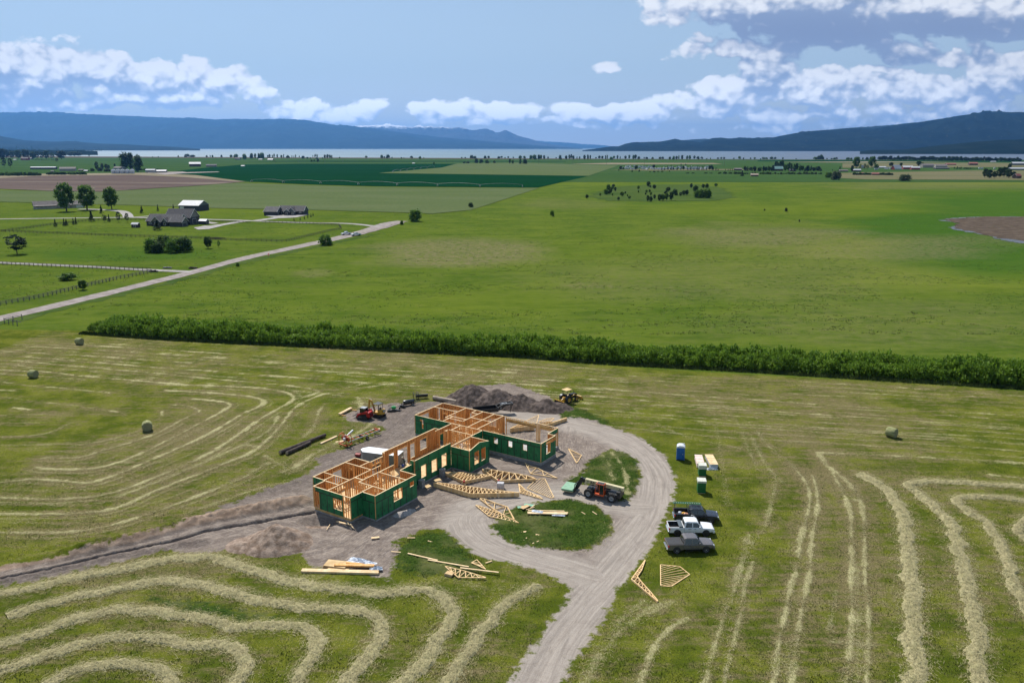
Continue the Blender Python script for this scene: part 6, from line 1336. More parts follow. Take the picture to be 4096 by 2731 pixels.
# telehandler: x forward
r_ = Vector(gs(*Zv(702, 735))); f_ = Vector(gs(*Zv(437, 680))); d = (f_-r_).normalized(); tz = math.atan2(d.y, d.x); n = Vector((-d.y, d.x)); near = 1 if n.y < 0 else -1
c = (r_+f_)/2+n*(-near)*1.05; wb = (f_-r_).length/2
T = thing('telehandler', 'orange and black telescopic handler with a cream boom lifting green boards', 'telehandler', (*c, 0), tz)
ny = near
for x in (-wb, wb):
    for s in (-1, 1): wheel(T, x, s*1.05, .64, .44, steel, lug=16)
mb = MB(); mb.box(-wb-1.0, wb+.5, -.48, .48, .55, 1.15); mb.box(-wb-1.1, -wb+.7, -1.0, 1.0, .75, 1.2); mb.box(wb-.5, wb+.4, -1.0, 1.0, .85, 1.05); mb.box(-wb-1.15, -wb-.6, -.9, .9, .6, 1.6); mb.build('chassis', dark, T, bevel=.04)
y0, y1 = sorted((-ny*.35, -ny*1.15)); MB().box(-.9, 1.0, y0, y1, .8, 1.55).build('engine_cover', dark, T, bevel=.06)
def yb(a, b): return sorted((ny*a, ny*b))
y0, y1 = yb(.38, 1.18)
mb = MB()   # cab frame
for (x, x2) in ((-.55, -.55), (.75, .55)):
    for y in (y0+.04, y1-.04): mb.beam((x, y, .8), (x2, y, 2.32), .08, .08)
mb.box(-.6, .62, y0, y1, 2.28, 2.38); mb.box(-.6, .8, y0, y1, .62, .86); mb.beam((.1, ny*1.15, .8), (.1, ny*1.15, 2.3), .06, .06); mb.box(-.6, -.54, y0, y1, .86, 1.4); mb.build('cab', orange, T, bevel=.02)
MB().box(-.5, .5, y0+.08, y1-.08, 2.382, 2.41).build('cab_roof_panel', dark, T)
g = MB(); g.box(-.50, .03, ny*1.12-.01, ny*1.12+.01, 1.35, 2.25); g.box(-.575, -.56, y0+.1, y1-.1, 1.42, 2.2); g.box(.1, .58, ny*.42-.01, ny*.42+.01, 1.0, 2.2); g.build('cab_window', glass, T)
MB().box(-.52, .04, ny*1.14-.012, ny*1.14+.012, .86, 1.33).build('cab_door', dark, T)
st = MB(); st.box(-.3, .2, ny*.75-.22, ny*.75+.22, .95, 1.1); st.box(-.35, -.25, ny*.75-.22, ny*.75+.22, 1.1, 1.7); st.build('seat', dark, T, bevel=.03)
bo = MB(); bo.box(-wb-1.35, wb+.9, -.5*0-.26, .26, 0, .55); B = bo.build('boom', creamp, T, (0, -ny*.02, 0), bevel=.02); B.location = (0, -ny*.05, 1.62); B.rotation_euler = (0, R(-3.0), 0)
MB().box(wb+.905, wb+1.25, -.19, .19, .06, .5).build('inner_boom', dark, B)
for x in (-2.6, 2.2): MB().lathe([(.001, 0), (.09, 0), (.09, .02), (.001, .02)], (x, ny*.262, .28), (0, ny, 0), 12).build('boom_pin', dark, B)
put_text('lettering', 'JLG', .42, Matrix.Translation((wb-.25, ny*.268, .26)) @ (Matrix.Rotation(R(180), 4, 'Z') if ny > 0 else Matrix()) @ Matrix.Rotation(R(90), 4, 'X'), dark, B, bold=.02)
gn = MB(); gn.prism([(wb+1.0, 1.75), (wb+1.35, 2.45), (wb+1.6, 2.4), (wb+2.35, .9), (wb+2.3, .45), (wb+2.0, .5), (wb+1.3, 1.7)], -.16, .16); gn.build('gooseneck', dark, T, bevel=.02)
fk = MB()
for y in (-.65, -.2, .2, .65): fk.box(wb+2.25, wb+2.33, y-.04, y+.04, .2, 1.35)
for z in (.3, .8, 1.3): fk.box(wb+2.24, wb+2.32, -.7, .7, z, z+.07)
for y in (-.35, .35): fk.box(wb+2.33, wb+3.55, y-.06, y+.06, .14, .19)
fk.build('fork_carriage', dark, T)
cyl = MB(); cyl.tube([(-.9, -ny*.05, 1.0), (1.4, -ny*.05, 1.6)], .07, 10); cyl.build('lift_cylinder', chrome, T)
mr = MB(); mr.beam((.7, ny*1.2, 1.5), (.95, ny*1.4, 1.75), .03, .03); mr.box(.9, .98, ny*1.42-.1, ny*1.42+.1, 1.6, 1.95); mr.build('side_mirror', dark, T)
Mw = Matrix.Translation((*c, 0)) @ Matrix.Rotation(tz, 4, 'Z'); pc = Mw @ Vector((wb+3.3, 0, .2))
L_ = thing('board_pallet', 'stack of pale green boards on the forks of the handler', 'board stack', pc, tz+R(4)); mb = MB(); rr = random.Random(2)
for k in range(7): mb.box(-.85+rr.uniform(-.05, .05), .85, -1.15+rr.uniform(-.1, .1), 1.15+(.3 if k > 4 else 0), .12+k*.06, .175+k*.06)
mb.build('board_stack', sheetg, L_); mb = MB(); [mb.box(-.8, .8, y-.06, y+.06, 0, .11) for y in (-1, 0, 1)]; mb.build('pallet', plate_m, L_)
# compact track loader: x forward (image left)
def tracks(par, L, W, tw, h, z0=0):
    for s in (-1, 1):
        m = MB(); pr = [(-L/2+.18, z0), (L/2-.3, z0), (L/2-.02, z0+.22), (L/2-.1, z0+.42), (-L/2+.35, z0+h), (-L/2+.08, z0+h-.1), (-L/2, z0+h*.5)]
        y0, y1 = sorted((s*W/2, s*(W/2-tw))); m.prism(pr, y0, y1); o = m.build('track', rubber, par, bevel=.04)
        q = MB()
        for k in range(5): q.lathe([(.001, 0), (.13, 0), (.13, .02), (.001, .02)], (-L/2+.45+k*(L-.9)/4, s*(W/2+.002), z0+.2), (0, s, 0), 12)
        q.build('roller', dark, o)
        l = MB(); [l.box(-L/2+.2+k*.16, -L/2+.26+k*.16, y0+.01, y1-.01, z0-.025, z0+.01) for k in range(int((L-.45)/.16))]; l.build('lug', rubber, o)
a_ = Vector(gs(*ZE(660, 745))); q_ = Vector(gs(*ZE(560, 690))); p = gs(*ZE(725, 700))
LZ = R(160)
S = thing('track_loader', 'red compact track loader with a black cab and grapple, left of the excavator', 'loader', (*p, 0), LZ)
tracks(S, 2.3, 1.9, .42, .72)
MB().prism([(-1.35, .45), (.7, .45), (.75, .8), (.3, 1.0), (-.5, 1.15), (-1.3, 1.15), (-1.45, .9)], -.48, .48).build('body', dark, S, bevel=.03)
MB().prism([(-1.55, .5), (-.85, .5), (-.8, 1.30), (-1.0, 1.5), (-1.45, 1.45)], -.72, .72).build('rear_hood', redp, S, bevel=.06)
mb = MB(); [mb.box(-1.57, -1.545, y-.13, y+.13, .62+.24*k, .78+.24*k) for y in (-.42, -.0, .42) for k in range(3)]; mb.build('rear_grille', dark, S)
for s in (-1, 1):
    y0, y1 = sorted((s*.62, s*.90)); MB().prism([(-1.35, 1.2), (-1.1, 1.72), (-.75, 1.66), (.3, 1.25), (1.0, .95), (1.15, .35), (.85, .30), (.75, .75), (.1, 1.0), (-.7, 1.15)], y0, y1).build('lift_arm', redp, S, bevel=.03)
mb = MB(); 
for x in (-.55, .55):
    for y in (-.52, .52): mb.beam((x, y, 1.0), (x*.9, y*.96, 2.05), .08, .08)
mb.box(-.62, .6, -.6, .6, 2.02, 2.12); mb.build('cab_frame', dark, S, bevel=.02)
MB().box(-.50, .48, -.50, .50, 2.12, 2.14).build('cab_roof_panel', steel, S); mb = MB(); mb.box(-.48, .48, -.53, -.51, 1.15, 2.0); mb.box(-.48, .48, .51, .53, 1.15, 2.0); mb.box(.5, .52, -.48, .48, 1.15, 2.0); mb.build('cab_glass', glass, S)
mb = MB(); mb.box(1.1, 1.22, -.85, .85, .12, .62)
for k in range(8): mb.tube([(1.2, -.8+k*.23, .6), (1.6, -.8+k*.23, .72), (1.85, -.8+k*.23, .4)], .03, 5); mb.tube([(1.2, -.8+k*.23, .15), (1.9, -.8+k*.23, .08)], .03, 5)
mb.build('grapple', dark, S)
# mini excavator: x toward the boom
p = gs(*ZE(1095, 648)); X_ = thing('mini_excavator', 'yellow mini excavator with a black canopy and folded boom', 'excavator', (*p, 0), R(150))
U = thing('undercarriage', None, None); U.parent = X_
bpy.data.objects.remove(U)
tracks(X_, 2.1, 1.75, .35, .48)
MB().box(.95, 1.15, -.85, .85, .05, .38).build('dozer_blade', dark, X_, (.35, 0, 0)); mb = MB(); mb.box(-.8, .8, -.5, .5, .22, .45); mb.lathe([(.001, .62), (.45, .62), (.45, .45), (.001, .45)], (0, 0, 0)); mb.box(.8, 1.4, -.3, -.2, .2, .3); mb.box(.8, 1.4, .2, .3, .2, .3); mb.build('car_body', dark, X_)
mb = MB(); nn = 16; ol = [(math.cos(t)*.95-.25, math.sin(t)*.82) for t in np.linspace(R(80), R(280), nn)]+[(.75, -.78), (.8, -.3), (.8, .3), (.75, .78)]
HS = MB(); HS.prism(ol, .62, 1.0, axis='z'); HS.build('house', yellow, X_, bevel=.04)
HB = MB(); ol2 = [(math.cos(t)*.95-.25, math.sin(t)*.82) for t in np.linspace(R(100), R(260), nn)]; HB.prism(ol2, 1.002, 1.45, axis='z'); HB.build('counterweight', yellow, X_, bevel=.06)
mb = MB(); mb.box(-.35, .15, -.28, .28, 1.0, 1.3); mb.box(-.40, -.28, -.25, .25, 1.3, 1.8); mb.build('seat', dark, X_, bevel=.03)
mb = MB()
for x in (-.42, .68):
    for y in (-.58, .58): mb.beam((x, y, 1.0), (x*.95, y*.97, 2.42), .06, .06)
mb.build('canopy_post', dark, X_); MB().box(-.55, .8, -.68, .68, 2.42, 2.52).build('canopy', dark, X_, bevel=.04)
mb = MB(); mb.prism([(.75, .75), (1.0, .7), (1.75, 2.55), (2.15, 2.75), (2.05, 2.95), (1.55, 2.75), (1.3, 2.1)], -.12, .12); mb.build('boom', yellow, X_, bevel=.02)
mb = MB(); mb.prism([(2.0, 2.95), (2.3, 2.9), (2.5, 1.2), (2.35, .95), (2.2, 1.2)], -.09, .09); mb.build('arm', yellow, X_, bevel=.02); MB().prism([(2.2, 1.1), (2.55, 1.0), (2.6, .6), (2.2, .35), (1.85, .45), (2.0, .8)], -.28, .28).build('bucket', dark, X_, bevel=.02)
mb = MB(); mb.tube([(1.0, .1, .95), (1.5, .1, 1.9)], .06, 8); mb.tube([(1.6, 0, 2.95), (2.15, 0, 3.08)], .05, 8); mb.build('cylinder', chrome, X_)
for yy_ in (-1, 1):
    for ang in (R(180),):
        pass
# lettering on the rear
Mr = Matrix.Translation((-1.205, .0, 1.20)) @ Matrix.Rotation(R(-90), 4, 'Z') @ Matrix.Rotation(R(90), 4, 'X')
o = MB(); o.box(-1.205, -1.20, -.42, .42, 1.05, 1.38); o.build('badge_plate', dark, X_)
put_text('lettering', 'CAT', .34, Matrix.Translation((-.006, 0, 0)) @ Mr, wm, X_, bold=.015)
# near side badge (visible flank)
# sawmill
a0 = Vector(gs(*ZE(270, 1330), z=.3)); a1 = Vector(gs(*ZE(1060, 1000), z=.5)); d = (a1-a0); L = d.length; tz = math.atan2(d.y, d.x); c0 = a0
W_ = thing('sawmill', 'orange portable band sawmill with a long grey rail bed', 'sawmill', (*(a0), 0), tz)
mb = MB()
for s in (-1, 1): mb.box(0, L, s*.55-.05, s*.55+.05, .62, .76)
mb.build('rail', steel, W_, bevel=.01)
mb = MB()
for k in range(7): x = L*(k+.6)/7; mb.box(x-.06, x+.06, -.5, .5, .60, .72)
mb.box(L-.05, L+.05, -.62, .62, .6, .78); mb.beam((L, -.6, .7), (L-.4, -.6, 1.05), .06, .06); mb.beam((L, .6, .7), (L-.4, .6, 1.05), .06, .06); mb.beam((L-.4, -.6, 1.05), (L-.4, .6, 1.05), .06, .06); mb.build('cross_bunk', sawo, W_)
mb = MB()
for k in range(4):
    for s in (-1, 1): x = L*(k+.3)/4; mb.box(x-.04, x+.04, s*.58-.04, s*.58+.04, 0, .62)
mb.build('leg', dark, W_)
for s in (-1, 1): wheel(W_, L*.55, s*.80, .33, .2)
mb = MB(); x0 = .1
for x in (-.7, .5):
    for s in (-1, 1): mb.tube([(x, s*.85, .35), (x, s*.85, 1.6)], .05, 6)
mb.tube([(-.7, -.85, 1.6), (-.45, -.85, 2.05), (.25, -.85, 2.05), (.5, -.85, 1.6)], .06, 6); mb.tube([(-.7, .85, 1.6), (-.45, .85, 2.05), (.25, .85, 2.05), (.5, .85, 1.6)], .06, 6)
mb.tube([(-.45, -.85, 2.05), (-.45, .85, 2.05)], .05, 6); mb.box(-.8, .6, -.95, -.83, .3, .45); mb.box(-.8, .6, .83, .95, .3, .45); mb.box(-.8, -.68, -.82, .82, .3, .45); mb.build('saw_head_frame', sawo, W_)
mb = MB(); mb.lathe([(.001, 0), (.38, 0), (.38, .12), (.001, .12)], (-.1, -.7, 1.25), (1, 0, 0), 20); mb.lathe([(.001, 0), (.38, 0), (.38, .12), (.001, .12)], (-.1, .6, 1.25), (1, 0, 0), 20); mb.box(-.15, .05, -.7, .6, 1.5, 1.66); mb.build('blade_guard', sawo, W_, bevel=.02)
mb = MB(); mb.box(-.4, .2, -.3, .25, 1.0, 1.45); mb.build('engine', wm, W_, bevel=.05); mb = MB(); mb.box(-.35, .25, -.5, -.32, 1.0, 1.35); mb.box(-.2, .1, -.2, .2, 1.66, 1.8); mb.build('engine_block', dark, W_, bevel=.03)
mb = MB(); mb.tube([(.35, .4, 1.0), (.35, .4, 1.75)], .09, 10); mb.tube([(.5, .2, 1.55), (1.3, .35, 1.75), (2.1, .5, 1.95)], [.13, .15, .16], 10); mb.build('dust_tube', wm, W_)
for i, (x, y) in enumerate([(1020, 1015), (120, 1285)]):
    p = gs(*ZE(x, y)); tag(MB().box(-.7, .7, -.2, .2, 0, .06).build('slab_board', plate_m, None, (*p, .35 if i == 0 else .1), R(25)), ['pale slab board at the far end of the sawmill', 'pale board end under the saw head'][i], 'board scrap')
# green mower attachment
gp_ = mat('green_machine_paint', (.01, .32, .06), .4, scale=3)
p = gs(*ZE(1440, 510)); G_ = thing('disc_mower', 'black mower attachment with a green gearbox cover and a ring wheel', 'mower', (*p, 0), R(8))
mb = MB(); mb.tube([(math.cos(t)*.62-.35, math.sin(t)*.62+.35, .75+.12*math.sin(t)) for t in np.linspace(0, 2*math.pi, 25)], .05, 8); mb.tube([(-.9, .3, .75), (.2, .4, .75)], .03, 6); mb.tube([(-.35, -.2, .7), (-.35, .9, .8)], .03, 6); mb.build('ring_wheel', dark, G_)
MB().loft([[Vector((x, sy*w, sz*h_+.62)) for sy, sz in ((-1, -1), (1, -1), (1, .6), (.6, 1), (-.6, 1), (-1, .6))] for x, w, h_ in ((-.3, .22, .15), (-.1, .3, .25), (.3, .3, .25), (.55, .2, .15))]).build('gearbox_cover', gp_, G_, bevel=.04)
mb = MB(); mb.box(-1.1, 1.3, -.55, -.15, .05, .28); mb.box(-1.0, 1.2, -.14, .3, .1, .2); mb.beam((-1.0, 0, .2), (.2, .2, .7), .1, .1); mb.beam((.4, 0, .6), (1.3, .4, .9), .09, .09); mb.beam((1.3, .4, .9), (1.5, .5, .1), .08, .08); mb.box(1.05, 1.35, .1, .5, .1, .6); mb.build('deck_frame', dark, G_)
p = gs(*ZE(1655, 420)); G_ = thing('auger_attachment', 'black auger attachment lying between the green mower and the roller', 'attachment', (*p, 0), R(-20)); mb = MB(); mb.box(-.35, .35, -.25, .25, .05, .45); mb.tube([(-.1, 0, .4), (.05, .1, .8), (.3, .1, .75)], .09, 8); mb.build('drive_head', dark, G_, bevel=.04)
mb = MB(); mb.tube([(.2, -.3, .2), (.9, -.35, .15)], .06, 8); [mb.lathe([(.05, 0), (.2, 0), (.2, .02), (.05, .02)], (.3+.14*k, -.31, .2), (1, -.05, 0), 12) for k in range(5)]; mb.build('auger', dark, G_)
bl2 = mat('glossy_black_drum', (.018, .018, .02), .25, scale=3, spec=.7)
p = gs(*ZE(1830, 372)); G_ = thing('tow_roller', 'glossy black lawn roller drum on a small wheeled frame', 'roller', (*p, 0), R(28)); mb = MB(); mb.lathe([(.001, -1.05), (.42, -1.05), (.45, -1.0), (.45, 1.0), (.42, 1.05), (.001, 1.05)], (0, .1, .62), (1, 0, 0), 24); mb.build('drum', bl2, G_)
mb = MB(); mb.beam((-1.1, -.35, .35), (1.3, -.35, .35), .08, .1); mb.beam((-1.1, .5, .35), (1.3, .5, .35), .08, .1); mb.beam((1.2, -.35, .35), (1.2, .5, .35), .08, .1); mb.beam((1.2, 0, .4), (2.2, 0, .45), .08, .1); mb.beam((-.05, -.42, .4), (-.05, -.38, 1.1), .06, .06); mb.build('frame', dark, G_); wheel(G_, .55, -.62, .26, .18)
p = gs(*ZE(2010, 235)); G_ = thing('pallet_fork_frame', 'black fork carriage and lifting frame standing behind the roller', 'attachment', (*p, 0), R(30)); mb = MB()
for x in (-.5, 0, .5): mb.box(x-.04, x+.04, -.04, .04, 0, 1.25)
for z in (.1, .65, 1.2): mb.box(-.6, .6, -.05, .05, z, z+.07)
for x in (-.4, .4): mb.box(x-.05, x+.05, -1.2, 0, .03, .09); mb.tube([(x, 0, 1.2), (x, .5, 1.5), (x, .7, .4)], .04, 6)
mb.build('fork_frame', dark, G_)
p = gs(*ZE(2150, 212)); G_ = thing('rake_attachment', 'long black toothed rake attachment at the far end of the equipment row', 'attachment', (*p, 0), R(14)); mb = MB(); mb.box(-1.2, 1.2, -.06, .06, .35, .8); mb.box(-1.25, 1.25, -.12, .12, .8, .9); [mb.box(-1.15+.2*k, -1.1+.2*k, -.3, .06, 0, .35) for k in range(12)]; mb.build('rake_bar', dark, G_)
# gooseneck dump trailer (x towards the hitch)
p = gs(1600+1290/3.36, 1550+352/3.36); G_ = thing('dump_trailer', 'black gooseneck dump trailer with a pale spare wheel ring behind the framed walls', 'trailer', (*p, 0), R(-2+20))
mb = MB()
for y0, y1 in ((-1.05, -1.0), (1.0, 1.05)): mb.box(-4.2, .2, y0, y1, .8, 1.45)
mb.box(-4.2, .2, -.99, .99, .75, .82); mb.box(.15, .22, -.99, .99, .82, 1.45); mb.build('dump_box', dark, G_, bevel=.01)
mb = MB(); [mb.box(-4.1+k*.55, -4.03+k*.55, s*1.09-.035, s*1.09+.035, .8, 1.42) for k in range(8) for s in (-1, 1)]; mb.build('side_rib', dark, G_)
mb = MB(); mb.box(-4.2, .3, -.4, -.3, .5, .74); mb.box(-4.2, .3, .3, .4, .5, .74); mb.prism([(.23, .75), (.9, 1.0), (1.6, 1.55), (3.0, 1.75), (3.0, 1.95), (1.2, 1.95), (.23, 1.5)], -.75, -.62); mb.prism([(.23, .75), (.9, 1.0), (1.6, 1.55), (3.0, 1.75), (3.0, 1.95), (1.2, 1.95), (.23, 1.5)], .62, .75)
mb.box(.8, 3.0, -.6, .6, 1.75, 1.8); mb.box(2.95, 3.15, -.7, .7, 1.6, 1.97); mb.tube([(3.05, 0, 1.7), (3.05, 0, .7)], .07, 8); mb.tube([(2.6, -.7, 1.6), (2.6, -.7, .3)], .06, 8); mb.build('gooseneck', dark, G_)
mb = MB(); mb.tube([(1.75+math.cos(t)*.34, math.sin(t)*.34, 1.86) for t in np.linspace(0, 2*math.pi, 20)], .09, 8); mb.build('spare_wheel', steel, G_)
MB().box(1.0, 1.4, -.5, .0, 1.801, 2.0).build('battery_box', steel, G_)
for x in (-2.6, -1.75):
    for s in (-1, 1): wheel(G_, x, s*1.12, .38, .22)
put_text('lettering', 'PJ', .3, Matrix.Translation((.75, -.76, 1.3)) @ Matrix.Rotation(R(90), 4, 'X'), wm, G_)
# landscape tractor (x forward = away right)
p = gs(*Z7(1665, 455)); Tt = thing('yellow_tractor', 'yellow landscape tractor with a flat canopy, box blade behind and bucket in front', 'tractor', (*p, 0), R(42))
for s in (-1, 1): wheel(Tt, -.45, s*.82, .72, .45, yellow, lug=14); wheel(Tt, 1.75, s*.78, .45, .3, yellow, lug=10)
mb = MB(); mb.box(-.7, 2.2, -.28, .28, .55, .95); mb.build('chassis', dark, Tt, bevel=.03); MB().prism([(.7, .95), (2.35, .9), (2.4, 1.25), (2.2, 1.4), (.7, 1.55)], -.36, .36).build('hood', dark, Tt, bevel=.05)
for s in (-1, 1):
    MB().loft([[Vector((math.cos(t)*r-.45, s*y, math.sin(t)*r+.72)) for r, y in ((.80, .62), (.80, 1.08), (.84, 1.08), (.84, .62))] for t in np.linspace(R(20), R(160), 9)]).build('fender', dark, Tt)
    mb = MB(); mb.beam((.5, s*.5, 1.0), (1.5, s*.52, 1.35), .12, .14); mb.beam((1.5, s*.52, 1.35), (3.0, s*.52, .5), .12, .14); mb.build('loader_arm', yellow, Tt)
mb = MB(); [mb.beam((x, s*.55, 1.1), (x, s*.55, 2.5), .06, .06) for x in (-.65,) for s in (-1, 1)]; [mb.beam((.5, s*.45, 1.2), (.4, s*.45, 2.5), .05, .05) for s in (-1, 1)]; mb.build('canopy_post', dark, Tt); MB().box(-.95, .65, -.72, .72, 2.5, 2.6).build('canopy', mat('pale_yellow_roof', (.70, .48, .20), .5), Tt, bevel=.04)
mb = MB(); mb.box(-.45, .05, -.28, .28, 1.05, 1.2); mb.box(-.5, -.4, -.26, .26, 1.2, 1.65); mb.tube([(.55, 0, 1.2), (.35, 0, 1.6)], .03, 6); mb.build('seat', dark, Tt, bevel=.03); mb = MB(); mb.tube([(1.5, -.3, 1.4), (1.5, -.3, 2.15)], .05, 8); mb.build('exhaust', dark, Tt)
MB().prism([(3.0, .1), (3.6, .08), (3.1, .75), (2.95, .7)], -.95, .95).build('bucket', yellow, Tt, bevel=.02)
mb = MB(); mb.beam((-.8, -.35, .6), (-1.6, -.35, .35), .09, .09); mb.beam((-.8, .35, .6), (-1.6, .35, .35), .09, .09); mb.beam((-.8, 0, 1.1), (-1.6, 0, .7), .08, .08); mb.box(-1.05, -.7, -.35, .35, .5, 1.15); mb.box(-1.5, -1.42, -.5, .5, .3, .75); mb.build('hitch', yellow, Tt)
mb = MB(); mb.box(-2.1, -2.04, -1.2, 1.2, .05, .62); mb.box(-2.3, -1.55, -1.24, -1.18, .05, .6); mb.box(-2.3, -1.55, 1.18, 1.24, .05, .6); mb.build('box_blade', dark, Tt); MB().box(-2.12, -2.0, -1.22, 1.22, .622, .70).build('blade_beam', mat('orange_yellow', (.75, .38, .02)), Tt)
# person on the deck: one skinned body
def person(label, c, rz, pose, top_m, leg_m, skin_m, hat_m=None):
    t = thing('person', label, 'person', c, rz)
    J = pose; names = list(J); me = bpy.data.meshes.new('body'); idx = {k: i for i, k in enumerate(names)}
    E = [('pel', 'wai'), ('wai', 'che'), ('che', 'nec'), ('nec', 'hea'), ('hea', 'cro'), ('che', 'shl'), ('shl', 'ell'), ('ell', 'hal'), ('che', 'shr'), ('shr', 'elr'), ('elr', 'har'), ('pel', 'hpl'), ('hpl', 'knl'), ('knl', 'anl'), ('anl', 'tol'), ('pel', 'hpr'), ('hpr', 'knr'), ('knr', 'anr'), ('anr', 'tor')]
    me.from_pydata([J[k][0] for k in names], [(idx[a], idx[b]) for a, b in E], []); o = link('body', me, t)
    md = o.modifiers.new('skin', 'SKIN'); sv = me.skin_vertices[0].data
    for k in names: sv[idx[k]].radius = (J[k][1], J[k][1]*.85); sv[idx[k]].use_root = (k == 'pel')
    o.modifiers.new('sub', 'SUBSURF').levels = 1
    dg = bpy.context.evaluated_depsgraph_get(); m2 = bpy.data.meshes.new_from_object(o.evaluated_get(dg)); o.modifiers.clear(); o.data = m2
    for m_ in (skin_m, top_m, leg_m): m2.materials.append(m_)
    for pgn in m2.polygons:
        z = pgn.center.z; pgn.material_index = 2 if z < .95 else (1 if z < 1.45 else 0); pgn.use_smooth = True
    if hat_m:
        h_ = MB(); hx, hy, hz_ = J['hea'][0]; h_.lathe([(.22, .02), (.2, .04), (.11, .06), (.105, .16), (.001, .18)], (hx, hy, hz_+.02), n=14); h_.build('hat', hat_m, t)
    return t
skin_m = mat('skin', (.45, .25, .17), .6); jean = mat('denim', (.05, .08, .16), .85); dk = mat('dark_shirt', (.05, .06, .09), .85); straw_h = mat('straw_hat', (.62, .55, .40), .8)
pose = dict(pel=((0, 0, .96), .15), wai=((.02, 0, 1.12), .135), che=((.10, 0, 1.36), .16), nec=((.16, 0, 1.50), .06), hea=((.21, 0, 1.62), .095), cro=((.23, 0, 1.72), .085),
 shl=((.11, .19, 1.41), .07), ell=((.20, .26, 1.14), .05), hal=((.42, .16, 1.02), .035), shr=((.11, -.19, 1.41), .07), elr=((.22, -.27, 1.14), .05), har=((.44, -.18, 1.00), .035),
 hpl=((0, .10, .90), .11), knl=((.06, .13, .50), .075), anl=((-.02, .14, .10), .05), tol=((.16, .15, .05), .04), hpr=((0, -.10, .90), .11), knr=((-.02, -.13, .50), .075), anr=((-.10, -.14, .10), .05), tor=((.08, -.15, .05), .04))
pp = gs(*Z2(1640, 462), z=FL); person('worker in a pale brimmed hat, dark shirt and tool pouch standing on the deck', (pp[0], pp[1], FL), R(215), pose, dk, jean, skin_m, straw_h)
bluep = mat('blue_bucket_plastic', (.02, .12, .55), .4); p = gs(*Z2(1612, 462), z=FL); t_ = thing('blue_bucket', 'blue bucket on the deck at the feet of the worker', 'bucket', (p[0], p[1], FL)); MB().lathe([(.001, .01), (.15, 0), (.19, .42), (.17, .42), (.14, .03), (.001, .03)], (0, 0, 0), n=18).build('pail', bluep, t_); mb = MB(); mb.tube([(math.cos(a_)*.19, 0, .42+math.sin(a_)*.17) for a_ in np.linspace(0, math.pi, 9)], .01, 5); mb.build('handle', steel, t_)
# ================================================================== foliage
def leaf_mat(name, c1, c2, c3):
    m = bpy.data.materials.new(name); m.use_nodes = True; t = NT(m.node_tree); b = t.n['Principled BSDF']; p = t.pos()
    n = t.noise(p, 0.55, 3, 0.6); f = t.noise(p, 3.0, 3, 0.7)
    info = t.new('ShaderNodeObjectInfo'); col = t.mix(t.smooth(n, 0.35, 0.65), c1, c2); col = t.mix(t.smooth(f, 0.55, 0.8, 0, .8), col, c3)
    col = t.mix(t.m('MULTIPLY', info.outputs['Random'], 0.35), col, tuple(x*.6 for x in c1))
    t.l.new(col, b.inputs['Base Color']); b.inputs['Roughness'].default_value = .65; b.inputs['Specular IOR Level'].default_value = .25
    tr = t.new('ShaderNodeBsdfTranslucent'); t.l.new(col, tr.inputs[0]); mx = t.new('ShaderNodeMixShader'); mx.inputs[0].default_value = .38
    t.l.new(b.outputs[0], mx.inputs[1]); t.l.new(tr.outputs[0], mx.inputs[2]); t.l.new(mx.outputs[0], t.n['Material Output'].inputs['Surface'])
    return m
lf_mid = leaf_mat('broad_leaves', (.060, .135, .016), (.125, .22, .028), (.20, .29, .05))
lf_dark = leaf_mat('dark_leaves', (.028, .066, .016), (.058, .110, .022), (.10, .15, .03))
lf_con = leaf_mat('conifer_needles', (.014, .036, .018), (.028, .060, .026), (.05, .085, .04))
lf_hedge = leaf_mat('hedge_leaves', (.085, .165, .014), (.19, .31, .03), (.34, .44, .07))
lf_grey = leaf_mat('willow_leaves', (.07, .10, .045), (.12, .155, .07), (.19, .22, .12))
trunk_m = mat('trunk_bark', (.12, .095, .075), .9, col2=(.06, .045, .035), scale=4, spec=.1)
def leafcloud(C, S, n, size, rng, flat=.5):
    "n leaves round each centre C with spread S; returns quad arrays"
    N = len(C)*n; c = np.repeat(C, n, 0)+rng.normal(0, 1, (N, 3))*np.repeat(S, n, 0)*.5
    a = rng.normal(0, 1, (N, 3)); a[:, 2] *= flat; a /= np.linalg.norm(a, axis=1)[:, None]
    b = np.cross(a, rng.normal(0, 1, (N, 3))); b /= np.linalg.norm(b, axis=1)[:, None]+1e-9
    s = (size*rng.uniform(.5, 1.3, N))[:, None]
    V = np.stack([c-a*s-b*s*.4, c+a*s*.2-b*s*.8, c+a*s+b*s*.3, c-a*s*.1+b*s*.8], 1).reshape(-1, 3)
    return V, np.arange(4*N).reshape(N, 4)
def trunk_arr(h, r, limbs, rng):
    mb = MB(); mb.tube([(0, 0, -.02), (0, 0, h*.5), (rng.uniform(-.03, .03), 0, h)], [r, r*.7, r*.25], 7)
    for k in range(limbs):
        a = rng.uniform(0, 6.28); z = h*rng.uniform(.35, .8); l = h*rng.uniform(.25, .42); mb.tube([(0, 0, z), (math.cos(a)*l*.6, math.sin(a)*l*.6, z+l*.5), (math.cos(a)*l, math.sin(a)*l, z+l)], [r*.4, r*.25, r*.08], 5)
    return mb
